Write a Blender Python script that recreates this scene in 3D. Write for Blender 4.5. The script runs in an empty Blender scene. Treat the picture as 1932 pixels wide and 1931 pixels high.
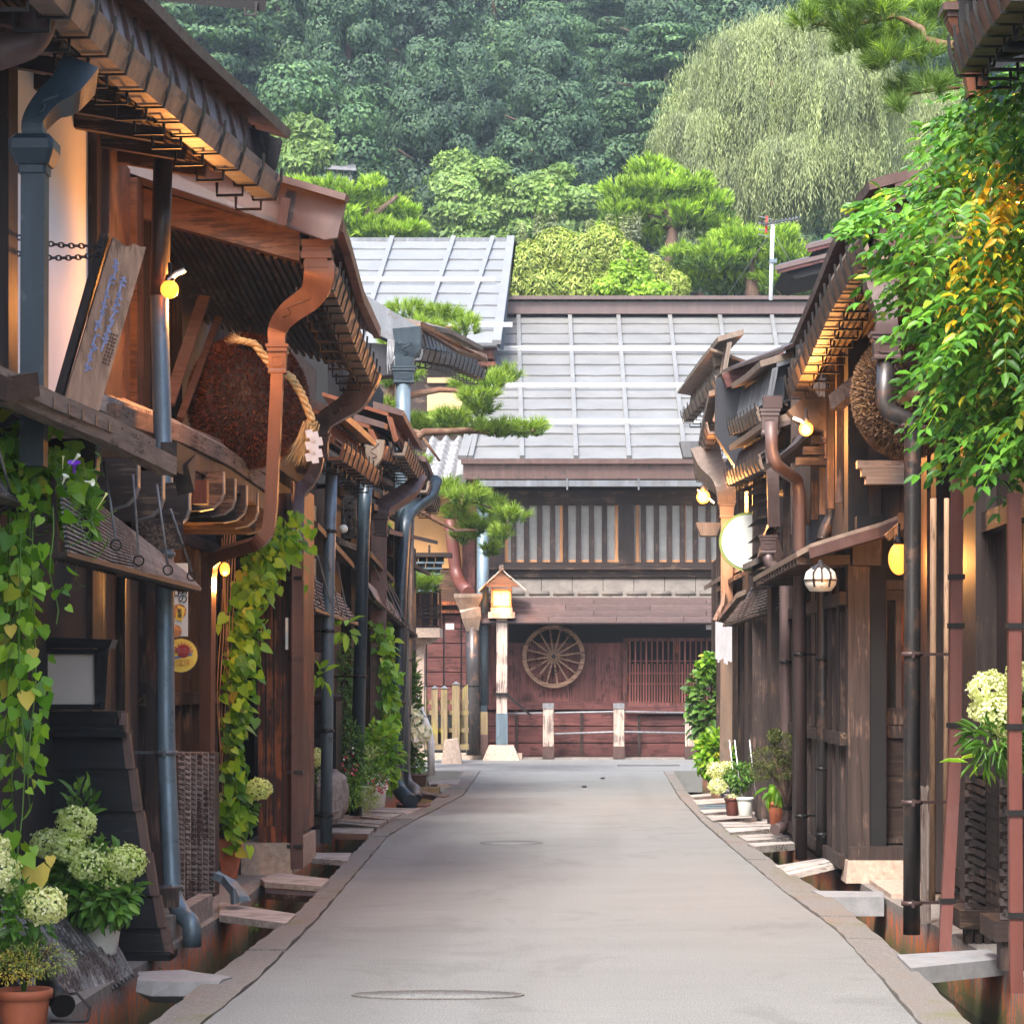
import bpy, math, random
import numpy as np
from mathutils import Vector, Matrix
random.seed(7)
RNG = np.random.default_rng(11)
scene = bpy.context.scene
COL = scene.collection
R = math.radians

# ---------------------------------------------------------------- camera, sky, sun, exposure
F, VX, VY, EYE = 5000.0, 1090.0, 1284.0, 1.7      # focal length / vanishing point in a 1932 px wide frame
cd = bpy.data.cameras.new('camera'); cam = bpy.data.objects.new('camera', cd); COL.objects.link(cam)
cd.sensor_width = 36; cd.lens = F / 1932 * 36; cd.sensor_fit = 'HORIZONTAL'
cd.shift_x = -(VX - 966) / 1932; cd.shift_y = (VY - 965.5) / 1932
cd.clip_start = 0.2; cd.clip_end = 3000
cam.location = (0, 0, EYE); cam.rotation_euler = (R(90), 0, 0)
scene.camera = cam
W = bpy.data.worlds.new('World'); scene.world = W; W.use_nodes = True
wn = W.node_tree.nodes; wl = W.node_tree.links
bg = wn['Background']; sky = wn.new('ShaderNodeTexSky'); sky.sky_type = 'NISHITA'; sky.sun_disc = False
SUN_EL, SUN_ROT = R(52), R(200)
sky.sun_elevation = SUN_EL; sky.sun_rotation = SUN_ROT; sky.dust_density = 3.5; sky.air_density = 1.0
wl.new(sky.outputs[0], bg.inputs[0]); bg.inputs[1].default_value = 0.115
sd = bpy.data.lights.new('sun', 'SUN'); sun = bpy.data.objects.new('sun', sd); COL.objects.link(sun)
sd.energy = 1.5; sd.angle = R(16); sd.color = (1, 0.975, 0.93)
# direction towards the sun for Nishita: rotation measured clockwise from +Y
sv = Vector((math.sin(SUN_ROT) * math.cos(SUN_EL), math.cos(SUN_ROT) * math.cos(SUN_EL), math.sin(SUN_EL)))
sun.rotation_euler = sv.to_track_quat('Z', 'Y').to_euler(); sun.location = (0, 0, 60)
scene.view_settings.view_transform = 'Standard'; scene.view_settings.look = 'None'
HAZE = 0.0005
scene.view_settings.exposure = 2.42; scene.view_settings.gamma = 1

# ---------------------------------------------------------------- placing
def P(x, y, Y):
    return Vector(((x - VX) / F * Y, Y, EYE + (VY - y) / F * Y))
def G(x, y, z=0.0):
    return P(x, y, F * (EYE - z) / (y - VY))
def PX(x, y, X):                       # point seen at (x,y) lying in the plane x = X
    return P(x, y, X * F / (x - VX))
def PZ(x, y, Z):
    return P(x, y, F * (Z - EYE) / (VY - y))

# ---------------------------------------------------------------- materials
def new_mat(name):
    m = bpy.data.materials.new(name); m.use_nodes = True
    nt = m.node_tree; b = nt.nodes['Principled BSDF']
    return m, nt, b
def N(nt, t, **kw):
    n = nt.nodes.new(t)
    for k, v in kw.items():
        if hasattr(n, k): setattr(n, k, v)
    return n
def coords(nt, scale=(1, 1, 1), obj=True):
    tc = N(nt, 'ShaderNodeTexCoord'); mp = N(nt, 'ShaderNodeMapping')
    nt.links.new(tc.outputs['Object'], mp.inputs[0]); mp.inputs['Scale'].default_value = scale
    return mp.outputs[0]
def noise(nt, vec, scale=5, detail=5, rough=0.6, dist=0.0):
    n = N(nt, 'ShaderNodeTexNoise'); n.inputs['Scale'].default_value = scale; n.inputs['Detail'].default_value = detail
    n.inputs['Roughness'].default_value = rough; n.inputs['Distortion'].default_value = dist
    nt.links.new(vec, n.inputs['Vector']); return n.outputs[0]
def ramp(nt, fac, stops):
    r = N(nt, 'ShaderNodeValToRGB'); e = r.color_ramp.elements
    while len(e) < len(stops): e.new(0.5)
    for i, (p, c) in enumerate(stops):
        e[i].position = p; e[i].color = (*c, 1) if len(c) == 3 else c
    nt.links.new(fac, r.inputs[0]); return r.outputs[0]
def mixc(nt, fac, a, b, mode='MIX'):
    m = N(nt, 'ShaderNodeMix', data_type='RGBA', blend_type=mode)
    for sock, v in ((m.inputs[0], fac), (m.inputs[6], a), (m.inputs[7], b)):
        if isinstance(v, (int, float)): sock.default_value = v
        elif isinstance(v, tuple): sock.default_value = (*v, 1)
        else: nt.links.new(v, sock)
    return m.outputs[2]
def bump(nt, b, h, strength=0.3, dist=0.01):
    n = N(nt, 'ShaderNodeBump'); n.inputs['Strength'].default_value = strength; n.inputs['Distance'].default_value = dist
    nt.links.new(h, n.inputs['Height']); nt.links.new(n.outputs[0], b.inputs['Normal'])
def mul(c, k): return tuple(min(1, v * k) for v in c)

def wood(name, c, axis='z', rough=0.6, worn=None, wear=0.5, bstr=0.5, spec=0.22, gscale=1.0):
    m, nt, b = new_mat(name)
    s = {'z': (22, 22, 1.2), 'y': (22, 1.2, 22), 'x': (1.2, 22, 22)}[axis]
    s = tuple(v * gscale for v in s)
    v = coords(nt, s)
    g = noise(nt, v, 1.0, 8, 0.65, 0.6)
    big = noise(nt, coords(nt, (1.3, 1.3, 1.3)), 1.0, 4, 0.6)
    col = ramp(nt, g, [(0.30, mul(c, 0.45)), (0.5, c), (0.72, mul(c, 1.7))])
    col = mixc(nt, ramp(nt, big, [(0.35, (0, 0, 0)), (0.65, (1, 1, 1))]), col, mixc(nt, 0.5, col, mul(c, 1.25)))
    isl = N(nt, 'ShaderNodeNewGeometry').outputs['Random Per Island']
    col = mixc(nt, 1.0, col, ramp(nt, isl, [(0.0, (0.72, 0.72, 0.72)), (1.0, (1.25, 1.2, 1.15))]), 'MULTIPLY')
    if worn:
        wv = noise(nt, coords(nt, tuple(k * 2.2 for k in s)), 1.0, 6, 0.7)
        wb = noise(nt, coords(nt, (2.7, 2.7, 2.7)), 1.0, 3, 0.6)
        mm = N(nt, 'ShaderNodeMath', operation='MULTIPLY'); nt.links.new(wv, mm.inputs[0]); nt.links.new(wb, mm.inputs[1])
        t = 0.34 - 0.16 * wear
        col = mixc(nt, ramp(nt, mm.outputs[0], [(t, (0, 0, 0)), (t + 0.06, (1, 1, 1))]), col, worn)
    nt.links.new(col, b.inputs['Base Color'])
    b.inputs['Roughness'].default_value = rough; b.inputs['Specular IOR Level'].default_value = spec
    bump(nt, b, g, bstr, 0.006)
    return m
def metal(name, c, rough=0.45, metallic=0.5, patina=None, streak=0.5, amount=0.5):
    m, nt, b = new_mat(name)
    v = coords(nt, (9, 9, 0.8)); g = noise(nt, v, 1.0, 6, 0.65)
    sp = noise(nt, coords(nt, (6, 6, 6)), 1.0, 8, 0.7)
    col = ramp(nt, g, [(0.3, mul(c, 1 - streak * 0.6)), (0.55, c), (0.75, mul(c, 1 + streak))])
    if patina:
        t = 0.66 - 0.22 * amount
        col = mixc(nt, ramp(nt, sp, [(t, (0, 0, 0)), (t + 0.1, (1, 1, 1))]), col, patina)
    isl = N(nt, 'ShaderNodeNewGeometry').outputs['Random Per Island']
    col = mixc(nt, 1.0, col, ramp(nt, isl, [(0.0, (0.85, 0.85, 0.85)), (1.0, (1.15, 1.13, 1.1))]), 'MULTIPLY')
    nt.links.new(col, b.inputs['Base Color'])
    b.inputs['Metallic'].default_value = metallic
    rr = ramp(nt, sp, [(0.3, (rough * 0.8,) * 3), (0.7, (min(1, rough * 1.3),) * 3)])
    nt.links.new(rr, b.inputs['Roughness'])
    bump(nt, b, sp, 0.12, 0.01)
    return m
def plain(name, c, rough=0.6, metallic=0.0, vary=0.15, scale=6, bstr=0.15):
    m, nt, b = new_mat(name)
    n = noise(nt, coords(nt), scale, 6, 0.65)
    nt.links.new(ramp(nt, n, [(0.3, mul(c, 1 - vary)), (0.7, mul(c, 1 + vary))]), b.inputs['Base Color'])
    b.inputs['Roughness'].default_value = rough; b.inputs['Metallic'].default_value = metallic
    if bstr: bump(nt, b, noise(nt, coords(nt), scale * 8, 4, 0.6), bstr, 0.004)
    return m
def emit(name, c, s, rough=0.4):
    m, nt, b = new_mat(name)
    b.inputs['Base Color'].default_value = (*c, 1); b.inputs['Emission Color'].default_value = (*c, 1)
    b.inputs['Emission Strength'].default_value = s; return m
def leafmat(name, stops, rough=0.5, trans=0.35, clump=0.35, cscale=0.8, spec=0.35, stretch=(1, 1, 1)):
    """stops: colour ramp over a random value per leaf; broad noise adds light and dark growth"""
    m, nt, b = new_mat(name)
    isl = N(nt, 'ShaderNodeNewGeometry').outputs['Random Per Island']
    col = ramp(nt, isl, stops)
    if clump:
        n = noise(nt, coords(nt, stretch), cscale, 4, 0.6)
        col = mixc(nt, 1.0, col, ramp(nt, n, [(0.3, (1 - clump,) * 3), (0.7, (1 + clump, 1 + clump, 1))]), 'MULTIPLY')
    nt.links.new(col, b.inputs['Base Color'])
    b.inputs['Roughness'].default_value = rough; b.inputs['Specular IOR Level'].default_value = spec
    if trans:
        t = N(nt, 'ShaderNodeBsdfTranslucent'); mx = N(nt, 'ShaderNodeMixShader'); mx.inputs[0].default_value = trans
        tc = mixc(nt, 1.0, col, (1.25, 1.35, 0.6), 'MULTIPLY')
        nt.links.new(tc, t.inputs[0]); nt.links.new(b.outputs[0], mx.inputs[1]); nt.links.new(t.outputs[0], mx.inputs[2])
        nt.links.new(mx.outputs[0], nt.nodes['Material Output'].inputs[0])
    return m

M = {}
M['dark'] = wood('dark stained wood', (0.024, 0.0175, 0.0165), 'z', 0.55, (0.07, 0.042, 0.032), 0.25)
M['dark_y'] = wood('dark stained beam', (0.027, 0.019, 0.0165), 'y', 0.55, (0.13, 0.09, 0.06), 0.3)
M['dark_x'] = wood('dark stained rail', (0.028, 0.019, 0.0165), 'x', 0.55, (0.12, 0.08, 0.055), 0.3)
M['black'] = wood('blackened boards', (0.0045, 0.0055, 0.0075), 'x', 0.42, (0.03, 0.034, 0.038), 0.1, 0.5)
M['shadow'] = plain('dark interior and eave shade', (0.005, 0.0048, 0.0055), 0.9)  # near black colour standing in for shade indoors, in recesses and under eaves
M['brown'] = wood('brown weathered wood', (0.036, 0.026, 0.024), 'z', 0.55, (0.11, 0.072, 0.056), 0.35)
M['red'] = wood('red brown wood', (0.062, 0.022, 0.014), 'z', 0.5, (0.26, 0.07, 0.022), 0.45)
M['maroon'] = wood('maroon stained boards', (0.115, 0.045, 0.040), 'z', 0.5, (0.045, 0.018, 0.016), 0.5, 0.6)
M['maroon_x'] = wood('maroon stained panels', (0.10, 0.038, 0.035), 'x', 0.5, (0.045, 0.018, 0.016), 0.5, 0.6)
M['grey_y'] = wood('grey weathered board lengthwise', (0.14, 0.105, 0.085), 'y', 0.75, (0.05, 0.033, 0.025), 0.4, 0.8)
M['grey_x'] = wood('grey weathered plank', (0.29, 0.265, 0.25), 'x', 0.8, (0.13, 0.11, 0.10), 0.4, 0.8)
M['grey_z'] = wood('grey weathered upright', (0.19, 0.155, 0.14), 'z', 0.8, (0.07, 0.04, 0.035), 0.5, 0.8)
M['pale'] = wood('pale sun-bleached post', (0.34, 0.27, 0.23), 'z', 0.75, (0.13, 0.10, 0.09), 0.5, 0.6)
M['slat'] = wood('silver weathered slats', (0.18, 0.18, 0.188), 'z', 0.6, (0.035, 0.032, 0.035), 0.5, 0.8, gscale=1.5)
M['sign_wood'] = wood('signboard timber', (0.30, 0.185, 0.125), 'z', 0.6, (0.16, 0.09, 0.06), 0.45, 0.7)
M['orange_wood'] = wood('warm beam', (0.085, 0.046, 0.029), 'x', 0.6, (0.04, 0.022, 0.016), 0.5, 0.8)
M['fence'] = wood('mossy fence wood', (0.17, 0.13, 0.075), 'z', 0.8, (0.24, 0.20, 0.05), 0.45, 0.6)
M['frame'] = wood('light window wood', (0.42, 0.21, 0.10), 'z', 0.6, None, 0, 0.3)
M['wheel'] = wood('cart wheel wood', (0.24, 0.15, 0.10), 'x', 0.7, (0.09, 0.05, 0.035), 0.4, 0.5)
M['copper'] = metal('brown copper sheet', (0.092, 0.054, 0.047), 0.42, 0.35, (0.04, 0.028, 0.025), 0.5)
M['copper_br'] = metal('bright copper sheet', (0.17, 0.058, 0.028), 0.40, 0.5, (0.12, 0.06, 0.04), 0.4)
M['copper_or'] = metal('orange copper downpipe', (0.125, 0.060, 0.038), 0.42, 0.45, (0.13, 0.065, 0.045), 0.4)
M['plum'] = metal('plum brown painted metal', (0.062, 0.036, 0.034), 0.45, 0.15, (0.08, 0.045, 0.04), 0.3)
M['tan'] = metal('tan weathered copper', (0.17, 0.125, 0.095), 0.5, 0.25, (0.10, 0.085, 0.065), 0.5)
M['slate'] = metal('slate blue pipe', (0.022, 0.037, 0.05), 0.34, 0.25, (0.07, 0.09, 0.10), 0.4, 0.3)
M['bluegrey'] = metal('blue grey zinc pipe', (0.12, 0.165, 0.20), 0.42, 0.35, (0.07, 0.095, 0.11), 0.5)
M['gunmetal'] = metal('dark bronze pipe', (0.06, 0.055, 0.055), 0.35, 0.6, (0.14, 0.085, 0.065), 0.8, 0.55)
M['greygutter'] = metal('grey zinc gutter', (0.13, 0.14, 0.155), 0.45, 0.4, (0.10, 0.09, 0.085), 0.5)
M['brick_pipe'] = metal('brick red square pipe', (0.105, 0.030, 0.022), 0.45, 0.1, (0.10, 0.035, 0.028), 0.4)
M['mauve'] = metal('mauve brown pipe', (0.095, 0.065, 0.062), 0.45, 0.15, (0.10, 0.06, 0.06), 0.3)
M['iron'] = plain('black iron', (0.02, 0.018, 0.018), 0.45, 0.6)
M['roof'] = plain('pale grey sheet roof', (0.158, 0.157, 0.152), 0.5, 0.1, 0.14, 1.3)
M['roof2'] = plain('pale blue sheet roof', (0.175, 0.179, 0.184), 0.5, 0.1, 0.08, 1.3)
M['roofbar'] = plain('white snow bar', (0.62, 0.62, 0.62), 0.5)
M['tile'] = plain('grey glazed roof tile', (0.17, 0.17, 0.18), 0.4, 0.1, 0.4, 14)
M['lattice_wood'] = wood('red brown lattice wood', (0.17, 0.066, 0.055), 'z', 0.55, None, 0, 0.3)
M['lath'] = plain('grey beige board courses', (0.115, 0.098, 0.084), 0.7, 0, 0.3, 4)
M['white'] = plain('white lime plaster', (0.86, 0.84, 0.83), 0.85, 0, 0.03, 3)
M['beige'] = plain('beige earth plaster', (0.42, 0.31, 0.17), 0.9, 0, 0.1, 3)
M['ochre'] = plain('ochre earth plaster', (0.36, 0.19, 0.07), 0.9, 0, 0.12, 3)
M['stone'] = plain('rough grey stone', (0.20, 0.17, 0.15), 0.85, 0, 0.5, 12, 0.6)
M['stone_warm'] = plain('warm cut stone', (0.36, 0.27, 0.21), 0.85, 0, 0.3, 22, 0.5)
M['stone_grey'] = plain('grey stone slab', (0.20, 0.20, 0.205), 0.75, 0, 0.2, 9, 0.4)
M['glass_frost'] = plain('frosted white glass', (0.27, 0.27, 0.26), 0.3)
M['paper'] = plain('cream paper panel', (0.42, 0.37, 0.34), 0.7, 0, 0.06, 3, 0)
M['terracotta'] = plain('terracotta', (0.36, 0.10, 0.045), 0.65, 0, 0.2, 9)
M['whitepot'] = plain('white glazed pot', (0.62, 0.60, 0.55), 0.4, 0, 0.08)
M['soil'] = plain('potting soil', (0.05, 0.035, 0.025), 0.95, 0, 0.4, 30)
M['whitemetal'] = plain('white painted metal', (0.78, 0.80, 0.80), 0.35)
M['straw'] = plain('rice straw', (0.48, 0.32, 0.14), 0.85, 0, 0.4, 30)
M['cloth'] = plain('white cloth', (0.5, 0.51, 0.53), 0.9)
M['bamboo'] = wood('old bamboo', (0.30, 0.19, 0.12), 'z', 0.5, (0.14, 0.08, 0.05), 0.4)
M['bark'] = wood('tree bark', (0.085, 0.055, 0.04), 'z', 0.9, (0.14, 0.09, 0.07), 0.4, 1.0)
M['pinebark'] = wood('pine bark', (0.13, 0.065, 0.042), 'x', 0.9, (0.2, 0.13, 0.09), 0.4, 1.0)
M['greenframe'] = plain('olive green rim', (0.22, 0.26, 0.06), 0.5)
M['bulb'] = emit('warm bulb glow', (1.0, 0.30, 0.035), 0.55)
M['bulb_soft'] = emit('warm globe glow', (1.0, 0.30, 0.04), 0.5)
M['shoji_lit'] = emit('lit paper', (1.0, 0.38, 0.09), 0.5)
M['signwhite'] = plain('white sign face', (0.56, 0.57, 0.52), 0.45, 0, 0.02, 3, 0)
M['signyellow'] = plain('yellow sign face', (0.80, 0.52, 0.07), 0.45, 0, 0.05, 3, 0)
M['ink'] = plain('black ink', (0.015, 0.015, 0.02), 0.5, 0, 0, 3, 0)
M['ink_red'] = plain('red ink', (0.42, 0.03, 0.02), 0.5, 0, 0, 3, 0)
M['ink_blue'] = plain('faded blue paint', (0.24, 0.26, 0.42), 0.7, 0, 0.3, 40, 0)
M['ink_brown'] = plain('carved dark lettering', (0.10, 0.045, 0.03), 0.7, 0, 0, 3, 0)
M['food'] = plain('printed food picture', (0.42, 0.18, 0.06), 0.5, 0, 0.8, 20, 0)
# greens
g = lambda *s: [(i / max(1, len(s) - 1), c) for i, c in enumerate(s)]
M['lf_vine'] = leafmat('morning glory leaf', [(0, (0.06, 0.17, 0.012)), (0.5, (0.15, 0.32, 0.02)), (0.96, (0.28, 0.46, 0.04)), (1.0, (0.40, 0.34, 0.05))], 0.4, 0.4, 0.2, 2)
M['lf_hydr'] = leafmat('hydrangea leaf', g((0.05, 0.13, 0.02), (0.08, 0.20, 0.03), (0.15, 0.28, 0.05)), 0.4, 0.3, 0.25, 3)
M['petal'] = leafmat('hydrangea petal', g((0.40, 0.52, 0.13), (0.58, 0.66, 0.30), (0.76, 0.78, 0.52)), 0.6, 0.35, 0.15, 5)
M['petal_y'] = leafmat('pale hydrangea petal', g((0.55, 0.60, 0.26), (0.72, 0.72, 0.40), (0.82, 0.80, 0.58)), 0.6, 0.35, 0.1, 5)
M['lf_wist'] = leafmat('wisteria leaf', [(0, (0.03, 0.10, 0.015)), (0.45, (0.07, 0.20, 0.025)), (0.96, (0.15, 0.32, 0.05)), (0.99, (0.40, 0.38, 0.03)), (1.0, (0.60, 0.40, 0.02))], 0.38, 0.3, 0.4, 1.5)
M['lf_wist_y'] = leafmat('glow yellow wisteria leaf', g((0.35, 0.36, 0.03), (0.62, 0.42, 0.02), (0.75, 0.36, 0.01)), 0.42, 0.3, 0.15)
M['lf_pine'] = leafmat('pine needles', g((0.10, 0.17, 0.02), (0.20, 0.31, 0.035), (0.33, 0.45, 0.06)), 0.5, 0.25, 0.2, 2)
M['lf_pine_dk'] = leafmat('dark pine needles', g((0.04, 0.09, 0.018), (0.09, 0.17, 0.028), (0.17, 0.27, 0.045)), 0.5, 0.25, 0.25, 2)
M['lf_pine_lt'] = leafmat('fresh pine needles', g((0.12, 0.22, 0.026), (0.26, 0.42, 0.04), (0.44, 0.60, 0.085)), 0.5, 0.25, 0.3, 0.9)
M['lf_willow'] = leafmat('willow leaf', g((0.16, 0.20, 0.11), (0.225, 0.265, 0.155), (0.30, 0.335, 0.215)), 0.6, 0.3, 0.5, 1.1, stretch=(1.3, 1.3, .35))
M['lf_forest'] = leafmat('cedar foliage', g((0.018, 0.044, 0.034), (0.034, 0.074, 0.050), (0.062, 0.115, 0.068)), 0.7, 0.1, 0.55, 0.22)  # bluish leaf colours carry part of the distance haze
M['lf_forest2'] = leafmat('broadleaf foliage', g((0.024, 0.058, 0.040), (0.046, 0.098, 0.056), (0.088, 0.165, 0.078)), 0.7, 0.15, 0.55, 0.22)  # distance haze mixed into these blue greens as well
M['lf_mid'] = leafmat('mid green foliage', g((0.07, 0.13, 0.035), (0.13, 0.22, 0.06), (0.22, 0.32, 0.09)), 0.6, 0.25, 0.35, 0.6)
M['lf_bamboo'] = leafmat('feathery yellow green foliage', g((0.11, 0.17, 0.03), (0.25, 0.32, 0.06), (0.42, 0.46, 0.13)), 0.6, 0.3, 0.3, 0.7)
M['lf_maple'] = leafmat('lime maple leaf', g((0.14, 0.26, 0.02), (0.24, 0.40, 0.03), (0.34, 0.50, 0.05)), 0.5, 0.35, 0.2, 1)
M['lf_shrub'] = leafmat('shrub leaf', g((0.035, 0.09, 0.015), (0.07, 0.16, 0.03), (0.14, 0.25, 0.05)), 0.45, 0.25, 0.3, 2)
M['lf_yew'] = leafmat('clipped conifer leaf', g((0.025, 0.045, 0.01), (0.07, 0.085, 0.018), (0.13, 0.14, 0.03)), 0.6, 0.15, 0.3, 3)
M['lf_moss'] = leafmat('ditch weed', g((0.06, 0.11, 0.02), (0.14, 0.20, 0.03)), 0.6, 0.2, 0.2, 4)
M['lf_yellow'] = leafmat('yellowed leaf', g((0.45, 0.36, 0.06), (0.62, 0.50, 0.10)), 0.6, 0.3, 0.1, 4)
M['fl_purple'] = plain('purple petal', (0.16, 0.02, 0.45), 0.5)
M['fl_red'] = leafmat('red and white petal', [(0, (0.55, 0.02, 0.05)), (0.5, (0.65, 0.06, 0.12)), (0.6, (0.8, 0.75, 0.75)), (1.0, (0.85, 0.8, 0.8))], 0.5, 0.2, 0.05)
M['fl_white'] = leafmat('white lily petal', g((0.75, 0.78, 0.72), (0.85, 0.86, 0.84)), 0.5, 0.3, 0.05)
M['ball'] = leafmat('brown cedar tips', g((0.035, 0.011, 0.007), (0.11, 0.032, 0.016), (0.21, 0.066, 0.03)), 0.8, 0.0, 0.25, 4)
M['ball_lt'] = leafmat('faded cedar tips', g((0.11, 0.055, 0.03), (0.23, 0.12, 0.065), (0.36, 0.21, 0.12)), 0.8, 0.0, 0.25, 4)

# ---------------------------------------------------------------- mesh building
class MB:
    def __init__(s): s.v = []; s.f = []; s.sm = []
    def add(s, vs, fs, smooth=False):
        o = len(s.v); s.v += [tuple(v) for v in vs]; s.f += [tuple(i + o for i in f) for f in fs]; s.sm += [smooth] * len(fs)
    def box(s, a, b):                                  # axis aligned between two corners
        x0, x1 = sorted((a[0], b[0])); y0, y1 = sorted((a[1], b[1])); z0, z1 = sorted((a[2], b[2]))
        s.add([(x0, y0, z0), (x1, y0, z0), (x1, y1, z0), (x0, y1, z0), (x0, y0, z1), (x1, y0, z1), (x1, y1, z1), (x0, y1, z1)],
              [(0, 3, 2, 1), (4, 5, 6, 7), (0, 1, 5, 4), (1, 2, 6, 5), (2, 3, 7, 6), (3, 0, 4, 7)])
    def beam(s, p, q, w, h, up=(0, 0, 1)):             # rectangular bar between two points
        p, q = Vector(p), Vector(q); d = (q - p)
        if d.length < 1e-6: return
        d.normalize(); u = Vector(up); sd_ = d.cross(u)
        if sd_.length < 1e-4: sd_ = d.cross(Vector((1, 0, 0)))
        sd_.normalize(); u = sd_.cross(d).normalized()
        vs = []
        for c in (p, q):
            for a, b in ((-1, -1), (1, -1), (1, 1), (-1, 1)): vs.append(c + sd_ * (a * w / 2) + u * (b * h / 2))
        s.add(vs, [(0, 3, 2, 1), (4, 5, 6, 7), (0, 1, 5, 4), (1, 2, 6, 5), (2, 3, 7, 6), (3, 0, 4, 7)])
    def prism(s, poly, vec, smooth=False):             # polygon of 3D points extruded along vec
        n = len(poly); vec = Vector(vec); a = [Vector(p) for p in poly]; b = [p + vec for p in a]
        s.add(a + b, [tuple(range(n))[::-1], tuple(range(n, 2 * n))] + [(i, (i + 1) % n, n + (i + 1) % n, n + i) for i in range(n)], smooth)
    def hexa(s, bot, top):                             # 4 + 4 corners
        s.add(list(bot) + list(top), [(0, 3, 2, 1), (4, 5, 6, 7), (0, 1, 5, 4), (1, 2, 6, 5), (2, 3, 7, 6), (3, 0, 4, 7)])
    def sweep(s, pts, prof, up=(0, 0, 1), scales=None, smooth=False, cap=True, closed=True):
        """prof: list of (side, up) offsets; swept along pts"""
        pts = [Vector(p) for p in pts]; n = len(prof); vs = []
        up = Vector(up); prev = None
        for i, p in enumerate(pts):
            d = (pts[min(i + 1, len(pts) - 1)] - pts[max(i - 1, 0)]).normalized()
            if prev is None:
                sd_ = d.cross(up)
                if sd_.length < 1e-3: sd_ = d.cross(Vector((1, 0, 0)) if abs(d.x) < .9 else Vector((0, 1, 0)))
                sd_.normalize()
            else:
                sd_ = prev - d * prev.dot(d)
                if sd_.length < 1e-4: sd_ = d.cross(up)
                sd_.normalize()
            prev = sd_; u = sd_.cross(d).normalized()
            k = scales[i] if scales else 1.0
            for a, b in prof: vs.append(p + sd_ * (a * k) + u * (b * k))
        fs = []
        m = n if closed else n - 1
        for i in range(len(pts) - 1):
            for j in range(m):
                j2 = (j + 1) % n
                fs.append((i * n + j, i * n + j2, (i + 1) * n + j2, (i + 1) * n + j))
        o = len(s.v); s.add(vs, fs, smooth)
        if cap and closed:
            s.f += [tuple(o + j for j in range(n))[::-1], tuple(o + (len(pts) - 1) * n + j for j in range(n))]; s.sm += [False, False]
    def tube(s, pts, r, n=10, rs=None, smooth=True, cap=True):
        s.sweep(pts, [(math.cos(2 * math.pi * j / n) * r, math.sin(2 * math.pi * j / n) * r) for j in range(n)], scales=rs, smooth=smooth, cap=cap)
    def lathe(s, c, prof, n=24, smooth=True, axis='z'):
        """prof: (radius, height) pairs"""
        c = Vector(c); vs = []
        for r, z in prof:
            for j in range(n):
                a = 2 * math.pi * j / n; x, y = r * math.cos(a), r * math.sin(a)
                vs.append(c + (Vector((x, y, z)) if axis == 'z' else Vector((x, z, y)) if axis == 'y' else Vector((z, x, y))))
        fs = [(i * n + j, i * n + (j + 1) % n, (i + 1) * n + (j + 1) % n, (i + 1) * n + j) for i in range(len(prof) - 1) for j in range(n)]
        o = len(s.v); s.add(vs, fs, smooth)
        s.f += [tuple(o + j for j in range(n))[::-1], tuple(o + (len(prof) - 1) * n + j for j in range(n))]; s.sm += [False, False]
    def build(s, name, mat, parent=None):
        me = bpy.data.meshes.new(name); me.from_pydata(s.v, [], s.f); me.polygons.foreach_set('use_smooth', s.sm); me.update()
        return link(name, me, mat, parent)
def link(name, me, mat, parent=None):
    if mat is not None: me.materials.append(M[mat] if isinstance(mat, str) else mat)
    o = bpy.data.objects.new(name, me); COL.objects.link(o)
    if parent is not None:
        o.parent = parent; o.matrix_parent_inverse = Matrix.Translation(-world_loc(parent))
    else:                                              # own origin at the foot of the thing
        n = len(me.vertices)
        if n:
            a = np.empty(n * 3, np.float32); me.vertices.foreach_get('co', a); a = a.reshape(-1, 3)
            c = (a.min(0) + a.max(0)) / 2; c[2] = a[:, 2].min()
            a -= c; me.vertices.foreach_set('co', a.ravel()); me.update(); o.location = Vector([float(k) for k in c])
    return o
def world_loc(o):
    return o.location.copy() if o.parent is None else Vector((0, 0, 0))
def tag(o, label, cat, group=None):
    o['label'] = label; o['category'] = cat
    if group: o['group'] = group
    return o
def thing(name, label, cat, loc, group=None):
    o = bpy.data.objects.new(name, None); COL.objects.link(o); o.location = Vector(loc); o.empty_display_size = 0.3
    return tag(o, label, cat, group)
def struct(name, mb, mat, kind='structure'):
    o = mb.build(name, mat); o['kind'] = kind; return o
def copy_tree(o, loc, rz=0.0, scale=None, label=None, parent=None):
    c = o.copy(); COL.objects.link(c)
    if parent is None:
        c.location = Vector(loc); c.rotation_euler = (0, 0, rz)
        if scale is not None: c.scale = scale if isinstance(scale, (tuple, list)) else (scale,) * 3
        if label: c['label'] = label
    else: c.parent = parent
    for ch in list(o.children):
        copy_tree(ch, None, parent=c)
    return c
def np_mesh(name, V, Fc, mat, parent=None, smooth=False):
    """V (n,3), Fc (m,k) arrays -> mesh object"""
    me = bpy.data.meshes.new(name); me.vertices.add(len(V)); me.vertices.foreach_set('co', np.asarray(V, np.float32).ravel())
    m, k = Fc.shape; me.loops.add(m * k); me.loops.foreach_set('vertex_index', Fc.astype(np.int32).ravel())
    me.polygons.add(m); me.polygons.foreach_set('loop_start', np.arange(0, m * k, k, dtype=np.int32))
    if smooth: me.polygons.foreach_set('use_smooth', np.ones(m, bool))
    me.update(calc_edges=True)
    return link(name, me, mat, parent)

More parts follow.
